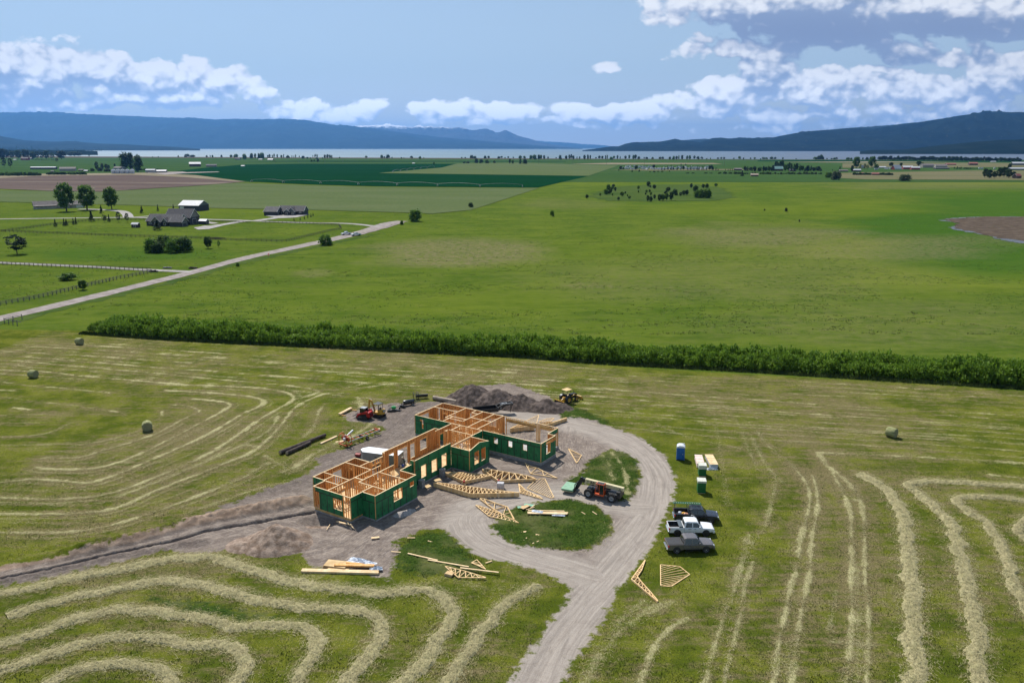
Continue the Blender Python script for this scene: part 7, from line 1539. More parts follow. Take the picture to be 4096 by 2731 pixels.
def crown_arr(kind, seed):
    "unit-height tree (z 0..1), half width given by the kind"
    rng = np.random.RandomState(seed)
    if kind == 'broad':
        n = 60; th = rng.uniform(0, 6.28, n); u = rng.uniform(0, 1, n); z = .22+.74*u; prof = np.sin(np.clip((z-.12)/.9, 0, 1)*math.pi)**.55*.30
        r = prof*np.sqrt(rng.uniform(.15, 1, n)); C = np.stack([np.cos(th)*r, np.sin(th)*r, z], 1); return leafcloud(C, np.full((n, 3), .085), 58, .031, rng)
    if kind == 'poplar':
        n = 55; th = rng.uniform(0, 6.28, n); z = .10+.88*rng.uniform(0, 1, n); prof = np.sin(np.clip((z-.02)/1.02, 0, 1)*math.pi)**.6*.19; r = prof*np.sqrt(rng.uniform(.1, 1, n))
        C = np.stack([np.cos(th)*r, np.sin(th)*r, z], 1); return leafcloud(C, np.array([[.07, .07, .09]]).repeat(n, 0), 38, .029, rng)
    if kind == 'conifer':
        n = 90; th = rng.uniform(0, 6.28, n); z = .06+.92*rng.uniform(0, 1, n)**1.3; r = (1.0-z)*.25*rng.uniform(.35, 1.05, n); C = np.stack([np.cos(th)*r, np.sin(th)*r, z], 1)
        S = np.stack([.03+.05*(1-z)]*2+[.03*np.ones(n)], 1); return leafcloud(C, S, 22, .025, rng, .35)
    if kind == 'pine':
        n = 46; th = rng.uniform(0, 6.28, n); z = .25+.70*rng.uniform(0, 1, n); r = np.sin(np.clip((z-.1)/.95, 0, 1)*math.pi)**.8*.36*np.sqrt(rng.uniform(.1, 1, n)); C = np.stack([np.cos(th)*r, np.sin(th)*r, z], 1)
        return leafcloud(C, np.array([[.10, .10, .05]]).repeat(n, 0), 44, .028, rng, .5)
    if kind == 'shrub':   # half width about .6 of height
        n = 55; th = rng.uniform(0, 6.28, n); ph = rng.uniform(0, 1, n); z = .10+.80*ph; r = np.sqrt(1-(z*.95)**2)*.55*rng.uniform(.4, 1, n); C = np.stack([np.cos(th)*r, np.sin(th)*r, z], 1)
        return leafcloud(C, np.full((n, 3), .16), 34, .055, rng, .8)
KINDH = dict(broad=(.33, .028), poplar=(.3, .02), conifer=(.8, .012), pine=(.55, .02), shrub=(.35, .02))
PROTO = {}
def proto(kind, lm, seed):
    k = (kind, lm.name, seed)
    if k not in PROTO:
        V, F = crown_arr(kind, seed*13+5); cm = np_mesh('crown', V, F, [lm]); h, r = KINDH[kind]
        tm = trunk_arr(h*1.5 if kind != 'conifer' else .9, r, 0 if kind == 'conifer' else 5, random.Random(seed)).mesh('trunk', trunk_m, fix=False)
        # joined variant for far copies
        tv = np.array([v.co[:] for v in tm.vertices]); tf = [tuple(p.vertices) for p in tm.polygons if len(p.vertices) == 4]
        jm = np_mesh('far_tree', np.concatenate([V, tv]), np.concatenate([F, np.array(tf)+len(V)]), [lm, trunk_m], fmat=[0]*len(F)+[1]*len(tf))
        PROTO[k] = (cm, tm, jm)
    return PROTO[k]
NAMES = dict(broad='broadleaf_tree', poplar='poplar_tree', conifer='conifer_tree', pine='pine_tree', shrub='shrub')
def tree(kind, lm, p, h, wscale, label, group=None, far=False, seed=None, name=None, tilt=True):
    seed = random.randint(0, 3) if seed is None else seed; cm, tm, jm = proto(kind, lm, seed); rz = random.uniform(0, 6.28)
    nm = name or NAMES[kind]; cat = 'shrub' if kind == 'shrub' else 'tree'
    if far: o = link(nm, jm, None, (p[0], p[1], 0), rz); tag(o, label, cat, group)
    else:
        o = thing(nm, label, cat, (p[0], p[1], 0), rz, group); link('crown', cm, o); link('trunk', tm, o)
    o.scale = (h*wscale, h*wscale, h); return o
HW = dict(broad=.36, poplar=.23, conifer=.25, pine=.42, shrub=.66)
def tree_px(zf, x, base, top, w, kind, lm, label, group=None, far=False, name=None):
    "place from traced pixels: foot, top and full width"
    s0 = zf(x, base); s1 = zf(x, top); sw = zf(x+w, base)
    p = gs(*s0); Zc = p[1]*CP+CAM_H*SP; ppm = FPX/Zc; h = (s0[1]-s1[1])/ppm/.97; width = (sw[0]-s0[0])/ppm
    return tree(kind, lm, p, h, max(.3, width/(2*HW[kind]*h)), label, group, far, name=name)
# ------------------------------------------------------------------ the long hedge
def build_hedge():
    L = crom([(p[0], p[1]+6.0) for p in D((188, 766), (400, 781), (700, 796), (1000, 811), (1200, 821), (1400, 836), (1700, 852), (2000, 871), (2352, 893), (2600, 912))], 1.0); rng = np.random.RandomState(3)
    var = []
    for s in range(6):
        n = 34; th = rng.uniform(0, 6.28, n); z = rng.uniform(.1, .92, n); r = np.sqrt(np.clip(1-z**2, 0.05, 1))*.85*np.sqrt(rng.uniform(.2, 1, n)); C = np.stack([np.cos(th)*r, np.sin(th)*r, z], 1)
        var.append(leafcloud(C, np.array([[.26, .26, .18]]).repeat(n, 0), 12, .10, rng, .8)[0])
    Vs = []
    for i in np.arange(0, len(L), 1.35):
        q = L[int(i)]; taper = min(1, .5+i/14)
        for off in (-3.6, -1.2, 1.2, 3.6):
            hh = (2.1+2.7*fbm(np.array([q[0]*.10]), np.array([off*.25]), 5, 3)[0]+(.9 if q[0] > 95 else 0)-.25*abs(off)/2+rng.uniform(-.6, .7))*taper; w = rng.uniform(1.3, 2.3)*taper*(1.2 if q[0] > 95 else 1)
            a = rng.uniform(0, 6.28); v = var[rng.randint(6)]*np.array([w, w, hh]); c_, s_ = math.cos(a), math.sin(a)
            v = np.stack([v[:, 0]*c_-v[:, 1]*s_, v[:, 0]*s_+v[:, 1]*c_, v[:, 2]], 1)+np.array([q[0]+rng.uniform(-.6, .6), q[1]+off*taper+rng.uniform(-.6, .6), 0]); Vs.append(v)
    V = np.concatenate(Vs); F = np.arange(len(V)).reshape(-1, 4)
    h = thing('hedge', 'long dense green hedgerow crossing behind the mown field', 'hedge', (0, 0, 0)); link('foliage', np_mesh('foliage', V, F, [lf_hedge]), h)
    mb = MB()
    for i in range(0, len(L), 3): x, y = L[i]; mb.beam((x, y, 0), (x+rng.uniform(-.5, .5), y+rng.uniform(-.5, .5), 1.8), .12, .12)
    mb.build('stems', trunk_m, h)
    # rough grass verge at its foot
    k = 30000; i = rng.randint(0, len(L), k); x = L[i, 0]+rng.uniform(-.5, .5, k); y = L[i, 1]-4.6-rng.uniform(0, 2.6, k)
    n = k; a = rng.uniform(0, 6.28, n); hgt = rng.uniform(.25, .75, n); w = .09
    V = np.empty((n, 3, 3)); V[:, 0] = np.stack([x-np.cos(a)*w, y-np.sin(a)*w, 0*x], 1); V[:, 1] = np.stack([x+np.cos(a)*w, y+np.sin(a)*w, 0*x], 1); V[:, 2] = np.stack([x+.1, y, hgt], 1)
    tag(link('verge_grass', np_mesh('verge_grass', V.reshape(-1, 3), np.arange(3*n).reshape(n, 3), [MATS['uncut_grass']])), 'rough uncut grass along the foot of the hedge', 'grass', kind='stuff')
build_hedge()
def build_weeds():
    rng = np.random.RandomState(21)
    for nm, m_, thr, n, lb in (('weed_tufts', lf_mid, .56, 15000, 'low dark weed tufts scattered through the big pasture'), ('dry_grass_tufts', MATS['stubble_blades'], .60, 16000, 'pale dry grass tufts scattered through the big pasture')):
        y = 205+rng.uniform(0, 1, n)**1.4*420; x = rng.uniform(-1, 1, n)*y*.70; sd_ = 5 if nm[0] == 'w' else 61
        yb = np.interp(x, [p[0] for p in BOUND], [p[1] for p in BOUND]); k = (fbm(x*.035, y*.09, sd_, 4) > thr-.06*rng.rand(n)) & (y > yb+18)
        rd = np.array(D((-160, 768), (0, 732), (300, 661), (560, 594), (790, 544), (925, 508))); xr = np.interp(y, rd[:, 1], rd[:, 0]); k &= (np.abs(x-xr) > 9); x, y = x[k], y[k]
        C = np.stack([x, y, np.full(len(x), .12)], 1); S = np.tile([[1.1, .7, .12]], (len(x), 1)); V, F = leafcloud(C, S, 7, .13, rng, 1.0); tag(link(nm, np_mesh(nm, V, F, [m_])), lb, 'weeds', kind='stuff')
build_weeds()
# ------------------------------------------------------------------ trees of the left farms
def Y1(x, y): return (x/4.2, 740+y/4.2)
def Y2(x, y): return (x/2.613, 900+y/2.613)
def Y3(x, y): return (900+x/2.352, 550+y/2.352)
def Y4(x, y): return (580+x/3.267, 730+y/3.267)
def Y5(x, y): return (x/2.352, 550+y/2.352)
def Y6(x, y): return (2300+x/2.352, 600+y/2.352)
def Y7(x, y): return (3200+x/2.625, 580+y/2.625)
def YD(x, y): return (x*4096/2352, y*4096/2352)
for a in [(Y1, 1120, 445, 0, 320, 'broad', lf_mid, 'tallest dark leafy tree in front of the tan ranch house'), (Y1, 1465, 420, 35, 330, 'broad', lf_mid, 'wide open-crowned tree at the ranch house driveway'), (Y1, 1880, 410, 60, 250, 'broad', lf_mid, 'round-topped tree standing alone beyond the curved driveway'),
          (Y1, 1540, 615, 440, 110, 'conifer', lf_con, 'darkest full conifer beside the lane fence'), (Y1, 1705, 478, 345, 70, 'conifer', lf_con, 'conifer in the lawn inside the curved driveway'), (Y1, 935, 705, 575, 60, 'conifer', lf_con, 'conifer furthest left of the small ones along the fence'),
          (Y1, 1080, 690, 565, 55, 'conifer', lf_con, 'left conifer of the first close pair along the fence'), (Y1, 1120, 682, 572, 60, 'conifer', lf_con, 'right conifer of the first close pair along the fence'), (Y1, 1235, 668, 560, 50, 'conifer', lf_con, 'left conifer of the second pair along the fence'), (Y1, 1280, 662, 545, 55, 'conifer', lf_con, 'right conifer of the second pair along the fence'),
          (Y1, 1760, 628, 490, 85, 'pine', lf_grey, 'thin young tree between two conifers at the lane'), (Y1, 1835, 620, 500, 60, 'conifer', lf_con, 'small conifer right of the thin young tree'), (Y1, 1990, 625, 450, 85, 'pine', lf_grey, 'young tree below the driveway bend'), (Y1, 2140, 625, 475, 85, 'pine', lf_grey, 'young tree right of the driveway bend'),
          (Y4, 170, 378, 290, 32, 'conifer', lf_con, 'small conifer in the lawn far left of the big barn'), (Y4, 372, 352, 285, 30, 'conifer', lf_con, 'small conifer touching the left end of the big barn'), (Y5, 1335, 713, 645, 40, 'conifer', lf_con, 'small conifer halfway between the young tree and the barn'), (Y4, 165, 625, 490, 120, 'conifer', lf_con, 'dense round evergreen in front of the gabled house'),
          (Y2, 180, 305, 90, 225, 'pine', lf_con, 'dark spreading pine alone near the left edge'), (Y2, 2175, 245, 128, 88, 'broad', lf_dark, 'bushy tree just right of the big thicket'), (Y2, 2287, 236, 165, 36, 'pine', lf_mid, 'tiny tree right of the bushy tree'),
          (Y2, 870, 678, 575, 100, 'broad', lf_mid, 'small tree standing against the nearest rail fence')]: tree_px(*a)
for i, (x, b, t, w) in enumerate([(1590, 285, 150, 190), (1720, 270, 115, 210), (1800, 290, 150, 190), (1920, 280, 135, 200), (1960, 262, 150, 150), (1650, 292, 190, 150)]):
    tree_px(Y2, x, b, t, w, 'shrub', lf_dark if i % 2 else lf_mid, 'large shrub of the dense thicket below the dark gabled house', 'shrubs of the thicket by the fence')
for a in [(Y2, 715, 575, 500, 195, 'shrub', lf_mid, 'low wide bush inside the nearest fenced paddock'), (Y3, 1790, 790, 688, 145, 'shrub', lf_mid, 'big round bush at the end of the gravel road'), (Y3, 1663, 822, 782, 40, 'shrub', lf_mid, 'small bush left of the big round one at the road end'), (Y3, 2312, 660, 615, 55, 'shrub', lf_dark, 'small bush on the field boundary beyond the road end'),
          (YD, 748, 563, 539, 38, 'shrub', lf_mid, 'pointed bush on the near side of the road below the white truck'), (YD, 546, 612, 603, 10, 'shrub', lf_mid, 'small weed bush beside the road'), (YD, 1268, 497, 484, 12, 'shrub', lf_mid, 'single small bush in the middle of the pasture'),
          (YD, 1805, 486, 478, 7, 'shrub', lf_grey, 'tiny pale bush in the right of the pasture'), (Y7, 1100, 380, 315, 145, 'shrub', lf_grey, 'pale rounded bush at the edge of the dry field'), (Y7, 375, 368, 275, 125, 'shrub', lf_grey, 'large pale willow bush left of the dry field'), (Y7, 300, 345, 290, 90, 'shrub', lf_mid, 'green bush tucked left of the pale willow')]: tree_px(*a)
for i, (x, b, t) in enumerate([(650, 785, 755), (708, 780, 748), (747, 770, 738), (779, 760, 728), (809, 750, 715), (829, 740, 708)]): tree_px(Y3, x, b, t, 14, 'conifer', lf_con, 'little conifer in the row by the white-windowed house', 'little conifers in a row by the driveway')
# wetland clump
for (x, b, t, w) in [(112, 458, 420, 34), (237, 435, 408, 22), (315, 378, 325, 52), (360, 360, 325, 36), (350, 378, 345, 34), (378, 392, 352, 26), (290, 420, 372, 52), (322, 420, 382, 34), (338, 402, 372, 26), (352, 432, 408, 18), (408, 475, 443, 28), (441, 438, 395, 44), (473, 415, 392, 18), (493, 440, 420, 14), (511, 462, 432, 30),
                     (597, 373, 338, 26), (690, 350, 300, 42), (708, 355, 333, 22), (745, 367, 328, 38), (597, 404, 380, 16), (672, 402, 375, 26), (664, 425, 402, 18), (702, 402, 373, 22), (714, 432, 398, 24), (683, 487, 430, 32), (712, 490, 440, 42), (747, 462, 420, 28), (795, 482, 418, 48), (825, 480, 418, 48), (862, 475, 412, 42), (876, 395, 352, 48), (905, 477, 400, 48), (853, 418, 385, 40), (940, 428, 372, 62), (993, 436, 400, 34), (1022, 430, 385, 42), (1052, 430, 378, 36),
                     (1094, 362, 318, 30), (1135, 400, 338, 62), (1205, 360, 322, 34), (1240, 365, 320, 38), (1325, 346, 315, 34), (1150, 452, 380, 80), (1190, 455, 372, 70), (1240, 455, 368, 100)]:
    tree_px(Y6, x, b, t, w, 'broad' if w < 50 else 'shrub', random.choice([lf_dark, lf_dark, lf_mid]), 'dark scrubby tree of the wetland clump in the middle of the big pasture', 'scrubby trees of the wetland clump', far=True, name='scrub_tree')
for x, b, t, w in [(1988, 580, 548, 26), (1783, 572, 556, 18), (2110, 677, 655, 18)]: tree_px(Y6, x, b, t, w, 'shrub', lf_grey, 'small pale bush scattered right of the wetland clump', 'pale bushes in the pasture', far=True)
# poplars and hedges at the bins
for a in [(Y5, 1180, 300, 155, 110, 'poplar', lf_dark, 'leftmost of three tall poplars behind the grain bins'), (Y5, 1237, 300, 157, 62, 'poplar', lf_dark, 'middle of three tall poplars behind the grain bins'), (Y5, 1300, 325, 175, 90, 'poplar', lf_dark, 'rightmost of three tall poplars behind the grain bins')]: tree_px(*a)
for x, b, t, w in [(912, 302, 232, 38), (963, 300, 248, 34), (1000, 300, 252, 34), (1022, 300, 262, 30), (940, 318, 285, 60), (1080, 275, 248, 22), (870, 320, 292, 50), (1010, 322, 292, 80)]: tree_px(Y5, x, b, t, w, 'poplar' if w < 40 else 'shrub', lf_dark, 'dark tree of the shelter belt left of the grain bins', 'shelter belt left of the grain bins', far=True)
def belt(zf, x0, x1, y, hpx, step, label, group, kinds=('shrub',), lms=(lf_dark, lf_mid), jit=.35, seed=1):
    rng = random.Random(seed); x = x0
    while x < x1:
        k = rng.choice(kinds); hh = hpx*rng.uniform(1-jit, 1+jit); tree_px(zf, x, y+rng.uniform(-.1, .1)*hpx, y-hh, hh*(rng.uniform(1.1, 1.7) if k == 'shrub' else rng.uniform(.4, .7)), k, rng.choice(lms), label, group, far=True); x += step*rng.uniform(.7, 1.3)
belt(Y5, -10, 375, 362, 28, 14, 'shrub of the long hedge line at the left edge of the ploughed field', 'hedge line at the ploughed field', seed=2)
belt(Y5, 450, 820, 352, 22, 13, 'shrub of the hedge line behind the ploughed field near the grey-roofed shed', 'hedge line near the grey-roofed shed', seed=3)
belt(Y5, 1320, 1560, 312, 16, 16, 'shrub of the low hedge behind the pale sheds', 'hedge behind the pale sheds', seed=4)
# left shore woodland
for x, b, t, w in [(20, 205, 115, 90), (60, 200, 120, 70), (115, 198, 135, 60), (175, 200, 125, 70), (245, 205, 118, 70), (310, 205, 140, 60), (350, 205, 135, 50), (395, 205, 140, 50), (440, 205, 130, 60), (490, 205, 150, 50), (580, 205, 132, 100), (660, 178, 140, 60), (700, 178, 138, 80), (745, 178, 142, 60), (40, 285, 190, 50), (100, 288, 200, 46), (535, 232, 195, 36)]:
    tree_px(Y5, x, b, t, w, 'broad' if w > 55 else 'pine', random.choice([lf_dark, lf_con]), 'dark tree of the grove at the far left shore', 'grove at the far left shore', far=True)
belt(Y5, 300, 520, 218, 12, 14, 'small round tree of the orchard row at the far left', 'orchard row at the far left', ('broad',), seed=6)
# shore trees (x, base, top, width) in the far strips
def Y8(x, y): return (1000+x/2.352, 590+y/2.352)
def Y9(x, y): return (2000+x/2.352, 590+y/2.352)
def Y10(x, y): return (3000+x/2.146, 580+y/2.146)
SH = 'trees along the lake shore'; SL = 'far tree on the strip of the near lake shore'
for x, b, t, w in [(838, 178, 163, 14), (1435, 190, 180, 14), (1490, 190, 178, 12), (1678, 186, 170, 16), (1760, 186, 158, 60), (1810, 186, 166, 60), (1945, 186, 170, 24), (1978, 186, 168, 10), (2000, 188, 168, 20), (2085, 188, 165, 22), (2175, 188, 165, 30), (2218, 188, 158, 50), (2300, 206, 160, 50)]: tree_px(Y5, x, b, t, w, 'shrub', random.choice([lf_dark, lf_mid]), SL, SH, far=True)
for x, b, t, w in [(15, 105, 58, 40), (50, 105, 62, 26), (85, 106, 58, 30), (115, 106, 52, 55), (168, 98, 74, 16), (185, 100, 66, 20), (212, 98, 72, 12), (228, 98, 62, 16), (258, 98, 68, 18), (295, 100, 74, 22), (318, 100, 66, 12), (358, 100, 76, 40), (395, 98, 78, 10), (413, 98, 78, 8), (430, 98, 70, 12), (465, 98, 80, 10), (500, 105, 82, 36), (540, 108, 90, 24), (570, 108, 94, 16), (592, 96, 74, 8), (610, 94, 66, 10), (622, 94, 64, 12), (635, 94, 68, 10), (630, 110, 95, 30), (684, 108, 94, 18), (705, 105, 72, 24), (730, 104, 68, 26), (752, 105, 72, 24), (770, 105, 76, 16), (844, 103, 90, 14), (1094, 100, 80, 26), (1240, 102, 72, 34), (1298, 104, 70, 44), (1265, 102, 86, 18), (1337, 104, 90, 16), (1424, 106, 92, 16), (1448, 104, 94, 10), (1520, 102, 82, 34), (1600, 112, 86, 26), (1635, 104, 94, 10), (1992, 104, 92, 18), (2025, 104, 92, 18), (2085, 104, 76, 40), (2115, 106, 82, 40), (2213, 106, 80, 32), (2245, 106, 82, 26), (2340, 106, 86, 34), (580, 140, 116, 20), (605, 140, 116, 20), (640, 142, 112, 28), (235, 138, 124, 14), (2130, 148, 108, 44), (2175, 150, 112, 44), (2230, 150, 116, 50), (2300, 148, 126, 30), (2015, 150, 134, 30), (2050, 150, 132, 40), (1730, 162, 140, 18)]:
    tree_px(Y8, x, b, t, w, 'poplar' if w < 17 else ('broad' if w < 30 else 'shrub'), random.choice([lf_dark, lf_mid, lf_dark]), SL if b < 112 else 'dark tree standing in the fields before the lake', SH if b < 112 else 'trees in the fields before the lake', far=True)
for x, b, t, w in [(15, 102, 84, 26), (48, 103, 92, 16), (78, 103, 86, 22), (125, 104, 90, 18), (190, 105, 78, 38), (230, 105, 82, 30), (290, 112, 76, 36), (325, 114, 72, 50), (365, 112, 70, 30), (385, 112, 72, 26), (415, 114, 78, 26), (452, 110, 88, 18), (527, 105, 92, 16), (566, 116, 76, 34), (622, 116, 80, 26), (652, 114, 70, 20), (670, 112, 68, 20), (690, 114, 78, 26), (724, 110, 88, 12), (750, 112, 86, 14), (795, 116, 72, 26), (826, 116, 70, 22), (850, 114, 76, 18), (903, 108, 93, 18), (935, 108, 80, 26), (962, 110, 82, 24), (992, 112, 78, 14), (1008, 112, 74, 14), (1045, 118, 90, 40), (1072, 108, 82, 24), (1105, 112, 78, 20), (1130, 110, 86, 12), (1180, 110, 80, 26), (1215, 110, 72, 22), (1255, 114, 74, 26), (1275, 112, 72, 26), (1305, 110, 86, 34), (1356, 108, 93, 16), (1380, 110, 92, 30), (1435, 110, 93, 30), (1505, 110, 90, 30), (1530, 110, 90, 30), (1598, 116, 90, 26), (1632, 116, 84, 30), (1660, 116, 84, 26), (1682, 114, 76, 14), (1712, 118, 76, 26), (1760, 118, 80, 22), (1785, 116, 78, 26), (1828, 112, 80, 24), (1862, 112, 86, 34), (1898, 112, 90, 28), (1944, 114, 102, 16), (1980, 112, 98, 12), (2050, 112, 97, 24), (2082, 112, 93, 22), (2108, 112, 92, 22), (2200, 112, 98, 16), (2253, 110, 86, 32), (2290, 114, 97, 16), (1447, 192, 165, 26), (1747, 168, 156, 14), (1703, 168, 154, 12), (92, 155, 110, 22), (120, 155, 122, 26), (190, 155, 108, 30), (235, 155, 112, 50)]:
    tree_px(Y9, x, b, t, w, 'poplar' if w < 17 else ('broad' if w < 30 else 'shrub'), random.choice([lf_dark, lf_mid, lf_dark]), SL if b < 119 else 'dark tree standing in the fields before the lake', SH if b < 119 else 'trees in the fields before the lake', far=True)
for x, b, t, w in [(5, 124, 110, 16), (40, 124, 108, 22), (115, 124, 106, 34), (140, 124, 108, 28), (185, 124, 104, 36), (215, 124, 106, 26), (281, 124, 108, 18), (395, 124, 116, 14), (90, 130, 116, 12), (560, 126, 104, 44), (590, 126, 96, 46), (610, 126, 86, 36), (625, 126, 104, 26), (660, 126, 114, 14), (700, 126, 114, 18), (725, 126, 110, 30), (742, 126, 108, 22), (840, 128, 110, 40), (868, 128, 110, 24), (968, 128, 110, 18), (1005, 130, 106, 34), (1040, 130, 104, 40)]: tree_px(Y10, x, b, t, w, 'shrub' if w > 22 else 'broad', random.choice([lf_dark, lf_mid]), SL, SH, far=True)
rng_ = random.Random(9)
for i in range(62):
    x = 1105+i*20+rng_.uniform(-6, 6); y = 132+(x-1100)*.010; tree_px(Y10, x, y, y-rng_.uniform(22, 38)*(1 if not 1210 < x < 1235 else .4)-(12 if 1480 < x < 1500 else 0), rng_.uniform(26, 44), 'broad', rng_.choice([lf_dark, lf_dark, lf_con]), 'dark round tree of the long tree line at the right shore', 'long tree line at the right shore', far=True)
# trailer park trees and the lodge wood
for x, b, t, w in [(430, 188, 155, 34), (455, 186, 165, 24), (575, 190, 150, 36), (740, 172, 140, 28), (765, 186, 160, 20), (812, 190, 165, 14), (842, 190, 158, 14), (873, 188, 146, 16), (903, 190, 142, 18), (925, 190, 156, 20), (962, 190, 150, 16), (997, 190, 140, 14), (1020, 190, 152, 26), (1058, 190, 155, 12), (1088, 190, 152, 16), (1118, 190, 158, 10), (1148, 190, 148, 16), (1165, 190, 152, 16), (1195, 190, 148, 16), (1212, 190, 148, 14), (1235, 190, 160, 16), (1265, 192, 148, 26), (1285, 192, 145, 28), (1300, 192, 158, 20), (1325, 196, 163, 16), (1345, 196, 178, 18), (1415, 196, 180, 10), (1440, 196, 178, 10), (1460, 196, 176, 10), (1480, 196, 176, 10), (1500, 196, 174, 12)]:
    tree_px(Y6, x, b, t, w, 'conifer' if w < 22 else 'broad', lf_con if w < 22 else lf_dark, 'dark tree standing among the campers of the trailer park', 'trees of the trailer park', far=True)
for x, b, t, w in [(412, 196, 182, 14), (537, 208, 190, 18), (604, 208, 186, 16), (706, 210, 198, 14), (745, 210, 196, 30), (780, 208, 196, 26), (820, 208, 194, 30), (888, 206, 193, 16), (1060, 222, 212, 40), (1110, 222, 212, 40), (1230, 222, 212, 40), (1280, 222, 214, 40), (1360, 226, 208, 40), (1410, 226, 206, 50), (1460, 226, 206, 50), (1510, 228, 206, 50)]:
    tree_px(Y6, x, b, t, w, 'shrub', random.choice([lf_dark, lf_mid]), 'low bush on the pasture edge before the trailer park', 'bushes before the trailer park', far=True)
belt(Y6, 1540, 2330, 230, 18, 22, 'pale willow bush in front of the lodge wood', 'willow bushes before the lodge', ('shrub',), (lf_mid, lf_grey), seed=7)
for i in range(40):
    x = 1590+i*18.5+rng_.uniform(-7, 7); b = 200+rng_.uniform(-4, 4); hh = rng_.uniform(28, 48)+(32*math.exp(-((x-2010)/130)**2)); 
    if 1870 < x < 1960: b -= 22; hh += 12
    tree_px(Y6, x, b, b-hh, rng_.uniform(22, 40), rng_.choice(['conifer', 'poplar', 'broad']), rng_.choice([lf_dark, lf_mid, lf_con]), 'tree of the dense wood around the green-roofed lodge', 'wood around the lodge', far=True)
tree_px(Y6, 1573, 248, 195, 36, 'conifer', lf_con, 'dark evergreen beside the brown hut in the pasture', far=True)
for x, b, t, w in [(590, 245, 135, 85), (755, 240, 130, 85), (545, 285, 220, 36), (632, 260, 205, 30), (678, 260, 200, 34), (705, 260, 210, 34), (800, 258, 205, 50), (955, 228, 185, 50), (415, 280, 228, 30), (340, 278, 255, 12), (1060, 225, 190, 36), (1245, 225, 172, 60), (1280, 222, 185, 40), (1480, 225, 200, 30), (1620, 255, 232, 20), (1650, 255, 228, 16), (1690, 258, 232, 20), (2198, 260, 198, 40), (2220, 225, 195, 30)]:
    tree_px(Y7, x, b, t, w, 'broad' if w > 34 else 'pine', random.choice([lf_dark, lf_mid]), 'tree among the farm buildings at the right', 'trees among the right-hand farm buildings', far=True)
for x, b, t, w in [(1940, 345, 255, 60), (1985, 355, 262, 70), (2040, 350, 280, 50), (2090, 345, 240, 60), (2140, 340, 240, 80), (2190, 350, 260, 70), (2240, 350, 285, 50)]: tree_px(Y7, x, b, t, w, 'broad', lf_dark, 'dark tree of the grove beside the brown house at the right edge', 'grove at the right edge', far=True)
for x in range(570, 975, 30): tree_px(Y7, x, 318 if x < 900 else 320, 292 if x % 60 else 296, 46, 'shrub', lf_dark, 'low dark shrub round the red-roofed cabins', 'shrubs round the red-roofed cabins', far=True)
belt(Y7, 1640, 1880, 254, 12, 20, 'small bush of the garden row behind the dry field', 'garden row behind the dry field', seed=12)
for i in range(55):
    x = 0+i*7.5; y = 604; tree_px(lambda a, b: (a, b), x, y+rng_.uniform(-1, 1), y-rng_.uniform(4, 11)*(1.6 if x < 140 else .8), rng_.uniform(5, 11), 'broad', lf_dark, 'far tree of the low wooded spit at the left', 'trees on the far left spit', far=True)
# ------------------------------------------------------------------ buildings
roof_d = mat('dark_shingles', (.065, .062, .070), .85, col2=(.040, .038, .045), scale=1.5); roof_b = mat('brown_grey_shingles', (.16, .135, .13), .85, col2=(.11, .095, .092), scale=1.2); roof_w = mat('white_metal_roof', (.44, .44, .46), .6, col2=(.36, .37, .40), scale=.6, stretch=(6, .3, 1)); roof_s = mat('silver_roof', (.42, .43, .48), .35, .3, scale=1)
sid_d = mat('dark_siding', (.040, .040, .050), .7, col2=(.028, .028, .036), scale=2, stretch=(.2, .2, 8)); sid_g = mat('grey_siding', (.20, .19, .17), .7, col2=(.15, .145, .13), scale=2, stretch=(.2, .2, 8)); sid_t = mat('tan_siding', (.36, .33, .28), .75, col2=(.29, .265, .225), scale=2, stretch=(.2, .2, 8))
sid_b = mat('blue_grey_siding', (.13, .15, .16), .6, col2=(.10, .115, .125), scale=2, stretch=(6, 6, .3)); sid_r = mat('red_siding', (.26, .035, .035), .7, scale=2); trim = mat('white_trim', (.72, .71, .68), .6, scale=2, var=.06); sid_br = mat('brown_log_wall', (.11, .07, .05), .8, scale=2); sid_p = mat('pale_metal_wall', (.42, .40, .36), .5, scale=1.5); roof_gr = mat('green_metal_roof', (.16, .30, .27), .45, scale=1); roof_rd = mat('red_roof', (.26, .08, .06), .7, scale=2); wood_dk = mat('dark_wood', (.06, .045, .035), .85, scale=3)
